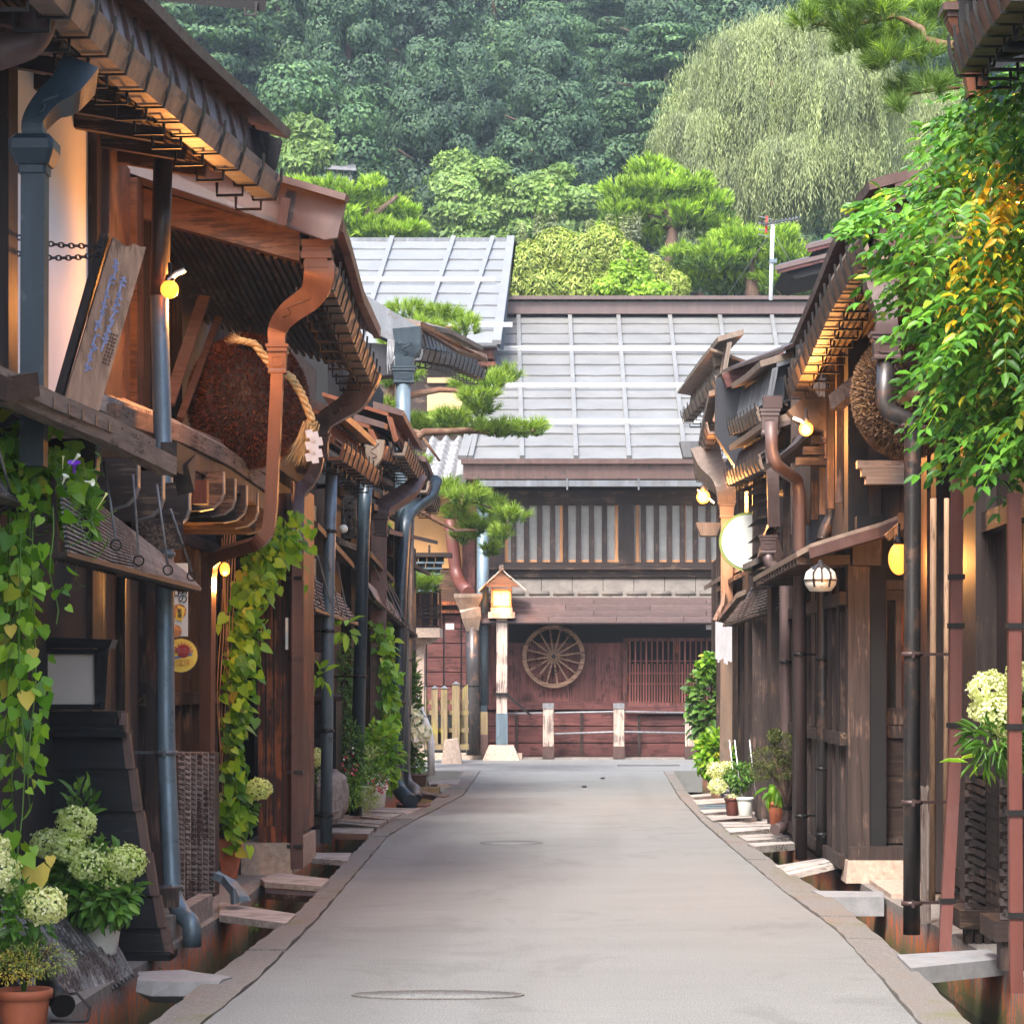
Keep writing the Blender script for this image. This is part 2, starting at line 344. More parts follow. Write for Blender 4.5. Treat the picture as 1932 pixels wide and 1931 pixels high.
# leaf templates: columns (along, across, lift); triangles/quads given as quads
LEAF = {
 'oval': (np.array([(0, 0, 0), (.33, .5, .10), (.33, 0, -.04), (.33, -.5, .10), (.72, .38, .04), (.72, 0, -.08), (.72, -.38, .04), (1, 0, -.14)]),
          [(0, 2, 1, 1), (0, 3, 2, 2), (1, 2, 5, 4), (2, 3, 6, 5), (4, 5, 7, 7), (5, 6, 7, 7)]),
 'heart': (np.array([(0, 0, 0), (-.14, .3, .06), (.12, .55, .10), (.5, .42, .05), (1, 0, -.12), (.5, -.42, .05), (.12, -.55, .10), (-.14, -.3, .06), (.45, 0, -.03)]),
          [(0, 8, 2, 1), (8, 3, 2, 2), (8, 4, 3, 3), (0, 7, 6, 8), (8, 6, 5, 5), (8, 5, 4, 4)]),
 'quad': (np.array([(0, 0, 0), (.45, .5, .08), (1, 0, 0), (.45, -.5, .08)]), [(0, 3, 2, 1)]),
 'blade': (np.array([(0, .5, 0), (0, -.5, 0), (1, 0, 0)]), [(0, 1, 2)]),
}
def leaves(name, pos, dirs, nrm, L, Wd, kind, mat, parent=None):
    T, fs = LEAF[kind]; pos = np.asarray(pos, float); n = len(pos)
    d = np.asarray(dirs, float); d = d / (np.linalg.norm(d, axis=1, keepdims=True) + 1e-9)
    nn = np.asarray(nrm, float); sdv = np.cross(nn, d); l = np.linalg.norm(sdv, axis=1, keepdims=True)
    sdv = np.where(l > 1e-4, sdv / (l + 1e-9), np.cross(d, [[0.3, 0.5, 0.8]])); nn = np.cross(d, sdv)
    L = np.broadcast_to(np.asarray(L, float), (n,)); Wd = np.broadcast_to(np.asarray(Wd, float), (n,))
    V = pos[:, None, :] + d[:, None, :] * (T[None, :, 0, None] * L[:, None, None]) + sdv[:, None, :] * (T[None, :, 1, None] * Wd[:, None, None]) \
        + nn[:, None, :] * (T[None, :, 2, None] * L[:, None, None])
    k = len(T)
    if kind in ('quad', 'blade'):
        f = np.array(fs); Fc = (f[None] + (np.arange(n) * k)[:, None, None]).reshape(-1, f.shape[1])
        return np_mesh(name, V.reshape(-1, 3), Fc, mat, parent)
    tris = []
    for q in fs:
        tris.append((q[0], q[1], q[2]))
        if q[3] != q[2]: tris.append((q[0], q[2], q[3]))
    f = np.array(tris); Fc = (f[None] + (np.arange(n) * k)[:, None, None]).reshape(-1, 3)
    return np_mesh(name, V.reshape(-1, 3), Fc, mat, parent, smooth=True)
def rdir(n, rng=RNG):
    v = rng.normal(size=(n, 3)); return v / np.linalg.norm(v, axis=1, keepdims=True)
def in_ellipsoid(c, r, n, shell=0.6, rng=RNG):
    """points in the outer shell of an ellipsoid plus outward directions"""
    d = rdir(n, rng); k = shell + (1 - shell) * rng.random((n, 1)) ** 0.6
    return np.array(c) + d * k * np.array(r), d
def interp(tab, Y):
    ys = [t[0] for t in tab]; return float(np.interp(Y, ys, [t[1] for t in tab]))
def rect(mb, x0, y0, x1, y1, Y, t=0.05):
    """upright board facing the street end: seen between two corners at depth Y, t thick away from the viewer"""
    a = P(x0, y1, Y); b = P(x1, y0, Y); mb.box(a, (b.x, Y + t, b.z))

# ---------------------------------------------------------------- ground materials
def asphalt_mat():
    m, nt, b = new_mat('worn grey asphalt')
    tc = coords(nt); fine = noise(nt, coords(nt, (120, 34, 90)), 1.0, 3, 0.9); med = noise(nt, coords(nt, (0.35, 1.6, 1)), 1.0, 6, 0.65)
    big = noise(nt, coords(nt, (0.9, 0.16, 1)), 1.0, 5, 0.6, 0.5)
    c = ramp(nt, fine, [(0.32, (0.072, 0.073, 0.071)), (0.5, (0.145, 0.147, 0.143)), (0.68, (0.24, 0.243, 0.236))])
    c = mixc(nt, ramp(nt, big, [(0.47, (0, 0, 0)), (0.68, (0.30, 0.30, 0.30))]), c, (0.158, 0.150, 0.138))
    c = mixc(nt, 1.0, c, ramp(nt, med, [(0.3, (0.92, 0.92, 0.92)), (0.7, (1.06, 1.06, 1.06))]), 'MULTIPLY')
    # tyre lanes and old repair seams
    w = noise(nt, coords(nt, (1.3, 0.07, 1)), 1.0, 3, 0.5)
    c = mixc(nt, 1.0, c, ramp(nt, w, [(0.38, (0.94, 0.94, 0.935)), (0.52, (1.03, 1.03, 1.03))]), 'MULTIPLY')
    sp = noise(nt, coords(nt, (26, 26, 26)), 1.0, 2, 0.5)
    pt = noise(nt, coords(nt, (0.7, 0.5, 1)), 1.0, 8, 0.75, 1.5)
    c = mixc(nt, 1.0, c, ramp(nt, pt, [(0.40, (0.86, 0.86, 0.86)), (0.47, (1, 1, 1)), (0.60, (1, 1, 1)), (0.64, (1.07, 1.07, 1.07))]), 'MULTIPLY')
    # vo = N(nt, 'ShaderNodeTexVoronoi', feature='DISTANCE_TO_EDGE'); nt.links.new(coords(nt, (0.28, 0.13, 1)), vo.inputs['Vector']); vo.inputs['Scale'].default_value = 1.0
    # c = mixc(nt, 1.0, c, ramp(nt, vo.outputs[0], [(0.0, (0.62, 0.62, 0.6)), (0.004, (1, 1, 1))]), 'MULTIPLY')
    c = mixc(nt, ramp(nt, sp, [(0.70, (0, 0, 0)), (0.76, (0.6, 0.6, 0.6))]), c, (0.12, 0.115, 0.11))
    nt.links.new(c, b.inputs['Base Color']); b.inputs['Roughness'].default_value = 0.85
    bump(nt, b, fine, 0.5, 0.006); return m
def curb_mat():
    m, nt, b = new_mat('stained curb concrete')
    f = noise(nt, coords(nt, (60, 60, 60)), 1.0, 4, 0.75); g1 = noise(nt, coords(nt, (1.8, 0.9, 1.8)), 1.0, 6, 0.7); g2 = noise(nt, coords(nt, (1.0, 0.5, 1)), 1.0, 5, 0.7, 1.0)
    c = ramp(nt, f, [(0.3, (0.07, 0.064, 0.058)), (0.5, (0.14, 0.128, 0.118)), (0.72, (0.24, 0.225, 0.21))])
    c = mixc(nt, ramp(nt, g1, [(0.50, (0, 0, 0)), (0.70, (0.5, 0.5, 0.5))]), c, (0.17, 0.10, 0.06))
    c = mixc(nt, ramp(nt, g2, [(0.56, (0, 0, 0)), (0.68, (0.7, 0.7, 0.7))]), c, (0.10, 0.105, 0.03))
    nt.links.new(c, b.inputs['Base Color']); b.inputs['Roughness'].default_value = 0.85; bump(nt, b, f, 0.7, 0.01); return m
def ditch_mat():
    m, nt, b = new_mat('stained footing concrete')
    gp = N(nt, 'ShaderNodeNewGeometry').outputs['Position']
    mp = N(nt, 'ShaderNodeMapping'); nt.links.new(gp, mp.inputs[0]); mp.inputs['Scale'].default_value = (24, 24, 3.0)
    st = noise(nt, mp.outputs[0], 1.0, 6, 0.7)
    f = noise(nt, gp, 25, 6, 0.7); br = noise(nt, gp, 1.6, 4, 0.6)
    c = ramp(nt, f, [(0.3, (0.10, 0.09, 0.08)), (0.55, (0.20, 0.175, 0.155)), (0.75, (0.30, 0.27, 0.25))])
    sx = N(nt, 'ShaderNodeSeparateXYZ'); nt.links.new(gp, sx.inputs[0])
    def band(z0, z1):
        r = N(nt, 'ShaderNodeMapRange'); nt.links.new(sx.outputs[2], r.inputs[0]); r.inputs[1].default_value = z0; r.inputs[2].default_value = z1
        r.inputs[3].default_value = 1; r.inputs[4].default_value = 0; return r.outputs[0]
    def both(a, bb):
        q = N(nt, 'ShaderNodeMath', operation='MULTIPLY'); nt.links.new(a, q.inputs[0]); nt.links.new(bb, q.inputs[1]); return q.outputs[0]
    c = mixc(nt, both(band(-0.16, -0.04), ramp(nt, st, [(0.47, (0, 0, 0)), (0.52, (1, 1, 1))])), c, (0.60, 0.13, 0.02))
    c = mixc(nt, both(band(-0.34, -0.14), ramp(nt, both(f, br), [(0.16, (0, 0, 0)), (0.24, (1, 1, 1))])), c, (0.085, 0.095, 0.016))
    c = mixc(nt, band(-0.50, -0.30), c, (0.03, 0.03, 0.012))
    nt.links.new(c, b.inputs['Base Color']); b.inputs['Roughness'].default_value = 0.8; bump(nt, b, f, 0.6, 0.01); return m
def hill_mat():
    m, nt, b = new_mat('forest floor')
    n = noise(nt, coords(nt), 0.4, 6, 0.7)
    nt.links.new(ramp(nt, n, [(0.3, (0.012, 0.02, 0.012)), (0.7, (0.035, 0.055, 0.022))]), b.inputs['Base Color'])
    b.inputs['Roughness'].default_value = 1.0; return m
M['asphalt'] = asphalt_mat(); M['curb'] = curb_mat(); M['ditch'] = ditch_mat(); M['hillm'] = hill_mat()

LS = [(6, -1.9), (13.1, -1.87), (15.1, -1.825), (19, -1.86), (22, -1.93), (25, -1.99), (28.9, -2.08), (32, -2.0), (35, -1.87), (39.4, -1.70), (44, -1.76), (50, -1.84)]
LO = [(6, -2.13), (13.1, -2.115), (15.6, -2.086), (19, -2.03), (22.6, -2.12), (25, -2.18), (29.4, -2.27), (33.7, -2.23), (37, -2.04), (43, -2.05), (50, -2.13)]
LF = [(6, -2.70), (16, -2.62), (20, -2.57), (25, -2.74), (30, -2.86), (36, -2.78), (50, -2.85)]
RS = [(6, 1.66), (13.1, 1.69), (15.5, 1.74), (18, 1.77), (21, 1.677), (27, 1.567), (32, 1.495), (39, 1.48), (50, 1.62)]
RO = [(6, 1.9), (13.1, 1.93), (16.5, 2.0), (20.7, 1.985), (24.5, 1.84), (30, 1.733), (40.8, 1.655), (50, 1.80)]
RF = [(6, 2.62), (16, 2.56), (21, 2.40), (25, 2.34), (30, 2.28), (40, 2.2), (50, 2.35)]
Ys = [0.5 * i for i in range(4, 101)]
def strip(fa, fb, z0, z1, ys, wob=0.0):
    mb = MB(); vs = []
    for i, Y in enumerate(ys):
        xa, xb = fa(Y), fb(Y)
        if wob: xa += math.sin(i * 2.3) * wob; xb += math.sin(i * 1.7 + 1) * wob
        vs += [(xa, Y, z1), (xb, Y, z1), (xa, Y, z0), (xb, Y, z0)]
    fs = []
    for i in range(len(ys) - 1):
        a, b = i * 4, i * 4 + 4
        fs += [(a, a + 1, b + 1, b), (a, b, b + 2, a + 2), (a + 1, a + 3, b + 3, b + 1)]
    fs += [(0, 2, 3, 1), (len(vs) - 4, len(vs) - 3, len(vs) - 1, len(vs) - 2)]
    mb.add(vs, fs); return mb
I = lambda t: (lambda Y: interp(t, Y))
struct('road', strip(lambda Y: interp(LS, Y) + .006, lambda Y: interp(RS, Y) - .006, -0.4, 0.0, Ys, 0.004), 'asphalt')
mb = MB(); mb.box((-40, 50.0, -0.4), (40, 57.4, 0.004)); struct('cross_street', mb, 'asphalt')
def kerb(fa, fb, seed):
    mb = MB(); rr = random.Random(seed); y = 2.0
    while y < 50:
        y1 = min(50, y + rr.uniform(1.6, 2.6)); ys = np.arange(y, y1 - .012, .25).tolist() + [y1 - .014]; dz = rr.uniform(-.004, .006); dx = rr.uniform(-.006, .006)
        k = strip(lambda Y: fa(Y) + dx, lambda Y: fb(Y) + dx, -.5, .012 + dz, ys, .007); mb.add(k.v, k.f); y = y1
    return mb
struct('curb', kerb(I(LO), I(LS), 1), 'curb'); struct('curb', kerb(I(RS), I(RO), 2), 'curb')
mb = strip(lambda Y: interp(LS, Y) - .03, lambda Y: interp(LS, Y) + .02, -.5, -.015, Ys); struct('ground', mb, 'soil'); mb = strip(lambda Y: interp(RS, Y) - .02, lambda Y: interp(RS, Y) + .03, -.5, -.015, Ys); struct('ground', mb, 'soil')
struct('pavement', strip(lambda Y: -40, I(LF), -0.5, 0.0, Ys), 'ditch')
struct('pavement', strip(I(RF), lambda Y: 40, -0.5, 0.0, Ys), 'ditch')
mb = MB(); mb.box((-40, 57.404, -0.4), (40, 84, 0.03)); struct('ground', mb, 'stone')
mb = MB(); mb.box((-40, 57.30, 0.0), (P(985, 1430, 57.4).x, 57.9, 0.13)); struct('pavement', mb, 'stone_warm')
mb = MB(); mb.box((-900, -300, -0.9), (900, 1500, -0.49)); struct('ground', mb, 'hillm')
for xa, xb in ((LF, LO), (RO, RF)):             # water in the two channels
    mbw = strip(I(xa), I(xb), -0.48, -0.43, Ys); struct('water', mbw, plain('ditch water', (0.01, 0.012, 0.01), 0.08, 0, 0, 3, 0))
# hillside
def hz(x, y):
    t = max(0.0, y - 74)
    return 0.46 * t * (1 - math.exp(-t / 18)) - 0.00014 * t * t + 2.2 * math.sin(x * .045 + y * .03) * min(1, t / 40) + (0.0012 * x * x if x < 0 else 0.0006 * x * x) * min(1, t / 60)
mb = MB(); nx, ny = 50, 50; vs = []
for j in range(ny + 1):
    for i in range(nx + 1):
        x = -180 + 360 * i / nx; y = 74 + 300 * (j / ny) ** 1.3; vs.append((x, y, hz(x, y)))
mb.add(vs, [(j * (nx + 1) + i, j * (nx + 1) + i + 1, (j + 1) * (nx + 1) + i + 1, (j + 1) * (nx + 1) + i) for j in range(ny) for i in range(nx)], True)
struct('hill', mb, 'hillm')

# manhole and drain
c = (P(826, 1877, 14.33)); mc = MB()
mc.lathe((c.x, c.y, 0.0), [(0.46, 0.001), (0.46, 0.006), (0.0, 0.0065)], 48)
for v in range(len(mc.v)): x, y, z = mc.v[v]; mc.v[v] = (x, c.y + (y - c.y) * 0.42, z)
cov = mc.build('manhole_cover', 'asphalt'); tag(cov, 'long oval manhole cover in the asphalt nearest the viewer', 'manhole cover')
mr = MB()
mr.sweep([(c.x + .46 * math.cos(a), c.y + .193 * math.sin(a), .006) for a in np.linspace(0, 2 * math.pi, 49)], [(-.008, -.004), (.008, -.004), (.008, .003), (-.008, .003)])
mr.build('rim', 'curb', cov)
mc = MB(); c = P(965, 1590, 27.8); mc.lathe((c.x, c.y, 0), [(.33, .001), (.33, .006), (0, .0065)], 40)
tag(mc.build('manhole_cover', 'asphalt'), 'small round manhole cover halfway along the street', 'manhole cover')
g_ = thing('drain_grate', 'long metal drain grate across the far end of the street', 'drain', (G(1224, 1444).x, 53.0, 0))
mc = MB(); a = P(1165, 1444, 53); b = P(1283, 1444, 53)
mc.box((a.x, 52.7, .004), (b.x, 52.76, .012)); mc.box((a.x, 53.3, .004), (b.x, 53.36, .012)); mc.box((a.x, 52.76, .004), (b.x, 53.3, .006)); mc.build('frame', 'tile', g_)
mc = MB()
for i in range(30):
    x = a.x + (b.x - a.x) * (i + .5) / 30; mc.box((x - .008, 52.77, .0065), (x + .008, 53.29, .014))
mc.build('grating', 'iron', g_)
for x, y in ((1137, 1469), (1102, 1485)):
    p = G(x, y); mc = MB(); mc.lathe(p, [(.0, .0), (.04, .004), (.045, .02), (.02, .035), (0, .036)], 9)
    tag(mc.build('pebble', 'ink'), 'dark pebble on the asphalt ' + ('beside the drain grate' if x == 1137 else 'nearer the left channel'), 'pebble')

# ---------------------------------------------------------------- end of the street
def roof_panel(root, bl, br, tr, tl, bats, nrow, mat, barrows=(), bt=None, wbat=0.13):
    """sheet metal roof: lapped courses, raised battens (u positions along bottom / top), snow bars at given v"""
    bl, br, tr, tl = map(Vector, (bl, br, tr, tl)); nrm = (br - bl).cross(tl - bl).normalized()
    if nrm.z < 0: nrm = -nrm
    S = lambda u, v: (bl.lerp(br, u)).lerp(tl.lerp(tr, u), v)
    mb = MB(); rr = random.Random(3)
    cuts = [0] + sorted(bats) + [1]
    for k in range(nrow):
        v0, v1 = k / nrow, (k + 1) / nrow
        for c0, c1 in zip(cuts[:-1], cuts[1:]):
            us = np.linspace(c0, c1, 6)
            h = [0.028 + 0.012 * rr.random() + 0.012 * math.sin(math.pi * (i / 5)) for i in range(6)]
            vs = []
            for i, u in enumerate(us): vs += [S(u, v0) + nrm * h[i], S(u, v0) - nrm * .03, S(u, v1) + nrm * 0.004]
            fs = []
            for i in range(5):
                a, b = i * 3, i * 3 + 3; fs += [(a, b, b + 2, a + 2), (a + 1, b + 1, b, a)]
            mb.add(vs, fs)
    und = nrm * -.06
    mb.add([bl + und, br + und, tr + und, tl + und], [(0, 3, 2, 1)])
    r = mb.build('roof', mat, root)
    mb = MB()
    btop = bt or bats
    for u0, u1 in zip(bats, btop):
        mb.beam(bl.lerp(br, u0) + nrm * .07, tl.lerp(tr, u1) + nrm * .07, wbat, .08, nrm)
    mb.beam(bl + nrm * .06, tl + nrm * .06, .2, .1, nrm); mb.beam(br + nrm * .06, tr + nrm * .06, .2, .1, nrm)
    mb.build('batten', mat, r)
    for v, u1 in barrows:
        mb = MB(); mb.beam(S(0, v) + nrm * .14, S(u1, v) + nrm * .14, .04, .10, nrm)
        mb.build('snow_bar', 'roofbar', r)
    return r
YE = 58.2
end = thing('town_house', 'two storey timber house closing the end of the street with a big grey metal roof', 'house', (3, YE, 0))
mb = MB(); mb.box((P(905, 0, YE).x, YE + .12, 0), (P(1545, 0, YE).x, YE + 9, 6.0)); mb.build('body', 'shadow', end)
# lower storey boards
mb = MB(); x = 905.0; rr = random.Random(5)
while x < 1176:
    w = rr.uniform(30, 52); rect(mb, x + .6, 1180, min(x + w, 1177), 1322, YE + rr.uniform(0, .012), .08); x += w
mb.build('board_wall', 'maroon', end)
mb = MB(); rect(mb, 905, 1175, 1176, 1212, YE - .001 - .05, .05); rect(mb, 1176, 1175, 1540, 1205, YE - .05, .1); mb.build('recess_shade', 'shadow', end)  # near black strip painted as the shade in the recess under the pent roof
mb = MB(); rect(mb, 905, 1176, 960, 1215, YE - .08, .06); mb.build('post', 'maroon', end)
mb = MB(); rect(mb, 905, 1322, 1240, 1338, YE - .06, .12); rect(mb, 1180, 1332, 1540, 1346, YE - .12, .2); mb.build('sill_rail', 'maroon_x', end)
mb = MB()
for x0, x1 in ((905, 972), (976, 1095), (1099, 1204), (1208, 1362), (1366, 1540)):
    for y0, y1 in ((1342, 1368), (1370, 1400), (1402, 1430)): rect(mb, x0, y0 + (8 if x0 > 1200 and y0 < 1350 else 0), x1, y1, YE, .06)
mb.build('base_panel', 'maroon_x', end)
mb = MB()
for x in (974, 1097, 1206, 1364): rect(mb, x - 2.5, 1338, x + 2.5, 1430, YE - .05, .08)
rect(mb, 905, 1426, 1540, 1432, YE - .04, .08); mb.build('base_rail', 'dark', end)
# lattice window
lw = MB(); rect(lw, 1176, 1203, 1540, 1209, YE - .10, .1); rect(lw, 1176, 1203, 1183, 1338, YE - .10, .1); rect(lw, 1183, 1325, 1540, 1333, YE - .10, .1)
win = lw.build('lattice_window', 'maroon', end)
mb = MB(); x = 1187.0; i = 0
while x < 1500:
    rect(mb, x, 1209, x + 2.8, 1325, YE - .08, .04); rect(mb, x + 5.2, 1252, x + 8.0, 1325, YE - .08, .04); x += 10.4
for y in (1245, 1268, 1288): rect(mb, 1183, y, 1500, y + 2.6, YE - .05, .03)
mb.build('lattice', 'lattice_wood', win)
mb = MB(); rect(mb, 1183, 1209, 1500, 1325, YE + .05, .02); mb.build('pane', 'shadow', win)
mb = MB(); rect(mb, 1270, 1209, 1280, 1325, YE - .02, .05); rect(mb, 1183, 1209, 1187, 1325, YE - .02, .05); mb.build('frame', 'red', win)
# pent roof: board courses and tile courses
def course(mb, x0, x1, ya, Ya, yb, Yb, t=.05, n=1, gap=.4):
    for i in range(n):
        a, b = x0 + (x1 - x0) * i / n + gap, x0 + (x1 - x0) * (i + 1) / n - gap
        mb.hexa([P(a, yb, Yb) - Vector((0, 0, t)), P(b, yb, Yb) - Vector((0, 0, t)), P(b, ya, Ya) - Vector((0, 0, t)), P(a, ya, Ya) - Vector((0, 0, t))],
                [P(a, yb, Yb), P(b, yb, Yb), P(b, ya, Ya), P(a, ya, Ya)])
mb = MB()
for k in range(4):
    y0 = 1127 + k * 11.2; Y0 = 57.75 - k * .2; course(mb, 908, 1545, y0, Y0, y0 + 11.0, Y0 - .27, .035, (3, 4, 3, 5)[k], .5)
mb.build('pent_roof', 'mauve', end)
mb = MB(); mb.beam(P(908, 1174, 57.05), P(1545, 1174, 57.05), .08, .09); mb.build('eave_board', 'mauve', end)
mb = MB(); mb.box((P(905, 0, YE).x, 57.1, P(0, 1176, 57.1).z), (5.3, YE, P(0, 1170, 57.1).z - .03)); mb.build('pent_soffit', 'dark_x', end)
mb = MB(); course(mb, 905, 1545, 1086, 58.3, 1121, 57.95, .09, 11, .5); course(mb, 905, 1545, 1116, 57.95, 1130, 57.75, .07, 13, .5); mb.build('tile_course', 'lath', end)
mb = MB()
x = 905
while x < 1540: mb.lathe(P(x + 20, 1119, 57.86), [(.0, -.22), (.05, -.22), (.055, .22), (0, .22)], 8, True, 'x'); x += 46
mb.build('ridge_tile', 'lath', end)
# upper storey
mb = MB(); rect(mb, 905, 1062, 1545, 1072, YE - .10, .15); rect(mb, 905, 1073, 1545, 1088, YE - .03, .1); rect(mb, 905, 1070.5, 1545, 1074, YE - .16, .18)
rect(mb, 905, 925, 1545, 950, YE - .05, .1); mb.build('beam', 'dark_x', end)
for x0, x1 in ((905, 952), (1168, 1197), (1372, 1400)): mb = MB(); rect(mb, x0, 948, x1, 1064, YE - .12, .2); mb.build('post', 'dark', end)
for x0, x1, cols in ((952, 1168, (955, 1059, 1163)), (1197, 1372, (1203, 1291, 1368)), (1400, 1540, (1403, 1470))):
    wv = MB(); rect(wv, x0, 948, x1, 952, YE - .06, .1); rect(wv, x0, 1060, x1, 1063, YE - .06, .1); wn_ = wv.build('window', 'dark_x', end)
    mb = MB()
    for k in range(2): rect(mb, x0 + (x1 - x0) * k / 2, 950, x0 + (x1 - x0) * (k + 1) / 2, 1062, YE + .055 + .02 * k, .01)
    mb.build('pane', 'glass_frost', wn_)
    mb = MB()
    for cx in cols: rect(mb, cx - 3, 950, cx + 3, 1062, YE + .01, .04)
    rect(mb, x0, 1056, x1, 1061, YE + .012, .04); mb.build('frame', 'frame', wn_)
    mb = MB(); x = x0 + 12
    while x < x1 - 8: rect(mb, x, 950, x + 10, 1061, YE - .05, .05); x += 24.5
    mb.build('window_bar', 'brown', wn_)
# big roof
bl, br, tr, tl = P(873, 868, 57.2), P(1560, 868, 57.2), P(1600, 594, 66.6), P(950, 594, 66.6)
u = lambda x: (x - 873) / 687; ut = lambda x: (x - 950) / 650
r = roof_panel(end, bl, br, tr, tl, [u(888), u(985), u(1087), u(1187), u(1292), u(1395), u(1497)], 13, 'roof',
           [(.20, 1), (.44, 1), (.70, 1)], [ut(952), ut(978), ut(1075), ut(1166), ut(1263), ut(1357), ut(1455)], .10)
mb = MB(); a, b = P(948, 583, 66.5), P(1610, 583, 66.5); mb.beam(a, b, .5, .30); mb.beam(P(946, 565, 66.5), P(1612, 565, 66.5), .75, .09); mb.build('ridge', 'mauve', r)
mb = MB(); mb.beam(P(874, 886, 57.15), P(1560, 886, 57.15), .10, .40); mb.beam(P(870, 871, 57.1), P(1562, 871, 57.1), .22, .10); mb.build('fascia', 'copper', end)
mb = MB(); mb.beam(P(905, 912, 57.0), P(1560, 912, 57.0), .16, .13); mb.build('gutter', 'greygutter', end)
for x in (1070, 1205, 1335, 1450): mb = MB(); mb.beam(P(x, 902, 56.9), P(x, 924, 56.9), .04, .03, (0, 1, 0)); mb.build('gutter_bracket', 'greygutter', end)
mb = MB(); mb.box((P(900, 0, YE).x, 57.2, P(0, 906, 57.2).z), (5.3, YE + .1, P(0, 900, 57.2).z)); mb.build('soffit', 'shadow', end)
mb = MB(); rect(mb, 898, 1072, 906, 1432, YE - .3, .5); mb.build('corner_post', 'dark', end)
for x in (853, 1340):
    mb = MB(); q = P(844 + 5 if x < 900 else x, 1181, 57.15); 
    mb.box((q.x - .09, 57.1, q.z - .07), (q.x + .09, 57.2, q.z + .06)); mb.build('eave_lamp', 'paper', end)

# taller house with the pale roof behind on the left
h2 = thing('storehouse', 'tall house with a steep pale blue metal roof left of the end house', 'house', (-4, 66, 0))
bl, br, tr, tl = P(560, 650, 61), P(937, 650, 61), P(964, 452, 70), P(600, 452, 70)
u = lambda x: (x - 560) / 377; ut = lambda x: (x - 600) / 364
r = roof_panel(h2, bl, br, tr, tl, [u(590), u(677), u(789), u(865)], 9, 'roof2', [(.12, 1.07), (.535, .95)], [ut(640), ut(740), ut(856), ut(930)], .12)
mb = MB(); mb.beam(P(598, 456, 70), P(966, 456, 70), .5, .14); mb.build('ridge', 'greygutter', r)
mb = MB(); mb.prism([P(939, 655, 61.02), P(967, 450, 70.1), P(972, 459, 70.1), P(960, 560, 70.1), P(948, 660, 61.1)], (.03, 0, 0)); mb.build('verge', 'iron', h2)
mb = MB(); mb.box((P(560, 0, 61.3).x, 61.6, 0), (P(925, 0, 61.6).x, 69, P(0, 660, 61.6).z)); 
mb.prism([P(932, 656, 61.6), (P(932, 656, 61.6).x, 69.8, P(932, 462, 69.8).z), (P(932, 656, 61.6).x, 69.8, 2)], (-.1, 0, 0)); mb.build('wall', 'dark_x', h2)
mb = MB(); rect(mb, 806, 712, 882, 722, 61.5, .08); rect(mb, 806, 722 + 18, 872, 775, 61.5, .08); mb.build('plaster_panel', 'beige', h2)
mb = MB(); rect(mb, 860, 652, 937, 657, 61.2, .4); rect(mb, 880, 660, 932, 676, 61.25, .3); rect(mb, 878, 682, 935, 690, 61.2, .3); mb.build('eave_beam', 'red', h2)

# low tiled house with the ochre wall
h3 = thing('tiled_house', 'small ochre plastered house with wavy grey tile roof between pine and end house', 'house', (-3.5, 60, 0))
mb = MB(); nb = MB()
bl, br, tl, tr = P(790, 905, 58.0), P(868, 905, 58.0), P(812, 826, 60.5), P(885, 826, 60.5)
for k in range(9):
    v0, v1 = k / 9, (k + 1.25) / 9
    nu = 24; vs = []
    for i in range(nu + 1):
        t = i / nu; w = .07 * math.sin(t * 2 * math.pi * 3)
        a = bl.lerp(br, t).lerp(tl.lerp(tr, t), v0); b = bl.lerp(br, t).lerp(tl.lerp(tr, t), min(1, v1))
        vs += [a + Vector((0, 0, w + .05)), a + Vector((0, 0, w - .03)), b + Vector((0, 0, w))]
    fs = []
    for i in range(nu): a, b = i * 3, i * 3 + 3; fs += [(a, b, b + 2, a + 2), (a + 1, b + 1, b, a)]
    mb.add(vs, fs, True)
mb.build('tile_roof', 'tile', h3)
mb = MB(); mb.tube([P(869, 905, 57.9), P(874, 868, 59), P(886, 826, 60.5)], .13, 12); mb.build('verge_tile', 'stone_grey', h3)
Yh = 59.3
mb = MB(); rect(mb, 640, 905, 905, 1072, Yh, 6); mb.build('plaster_wall', 'ochre', h3)
mb = MB()
for k in range(14): rect(mb, 640, 1075 + k * 5.4, 905, 1079.6 + k * 5.4, Yh - .03, .03)
mb.build('board_band', 'orange_wood', h3)
mb = MB(); rect(mb, 640, 1150, 905, 1430, Yh + .02, 6); mb.build('lower_wall', 'shadow', h3)
mb = MB()
for i in range(8):
    for k in range(7):
        rect(mb, 640 + i * 33 + 1, 1160 + k * 27, 640 + i * 33 + 31, 1160 + k * 27 + 25, Yh - .01, .02)
mb.build('wall_panel', 'maroon_x', h3)
mb = MB(); rect(mb, 872, 985, 896, 1150, Yh - .15, .1); mb.build('post', 'maroon', h3)
mb = MB(); rect(mb, 800, 1134, 905, 1141, Yh - .3, .3); rect(mb, 800, 1150, 905, 1156, Yh - .2, .2); mb.build('pent_beam', 'red', h3)
mb = MB(); rect(mb, 640, 898, 880, 912, Yh - 1.0, 1.0); mb.build('eave', 'dark_x', h3)

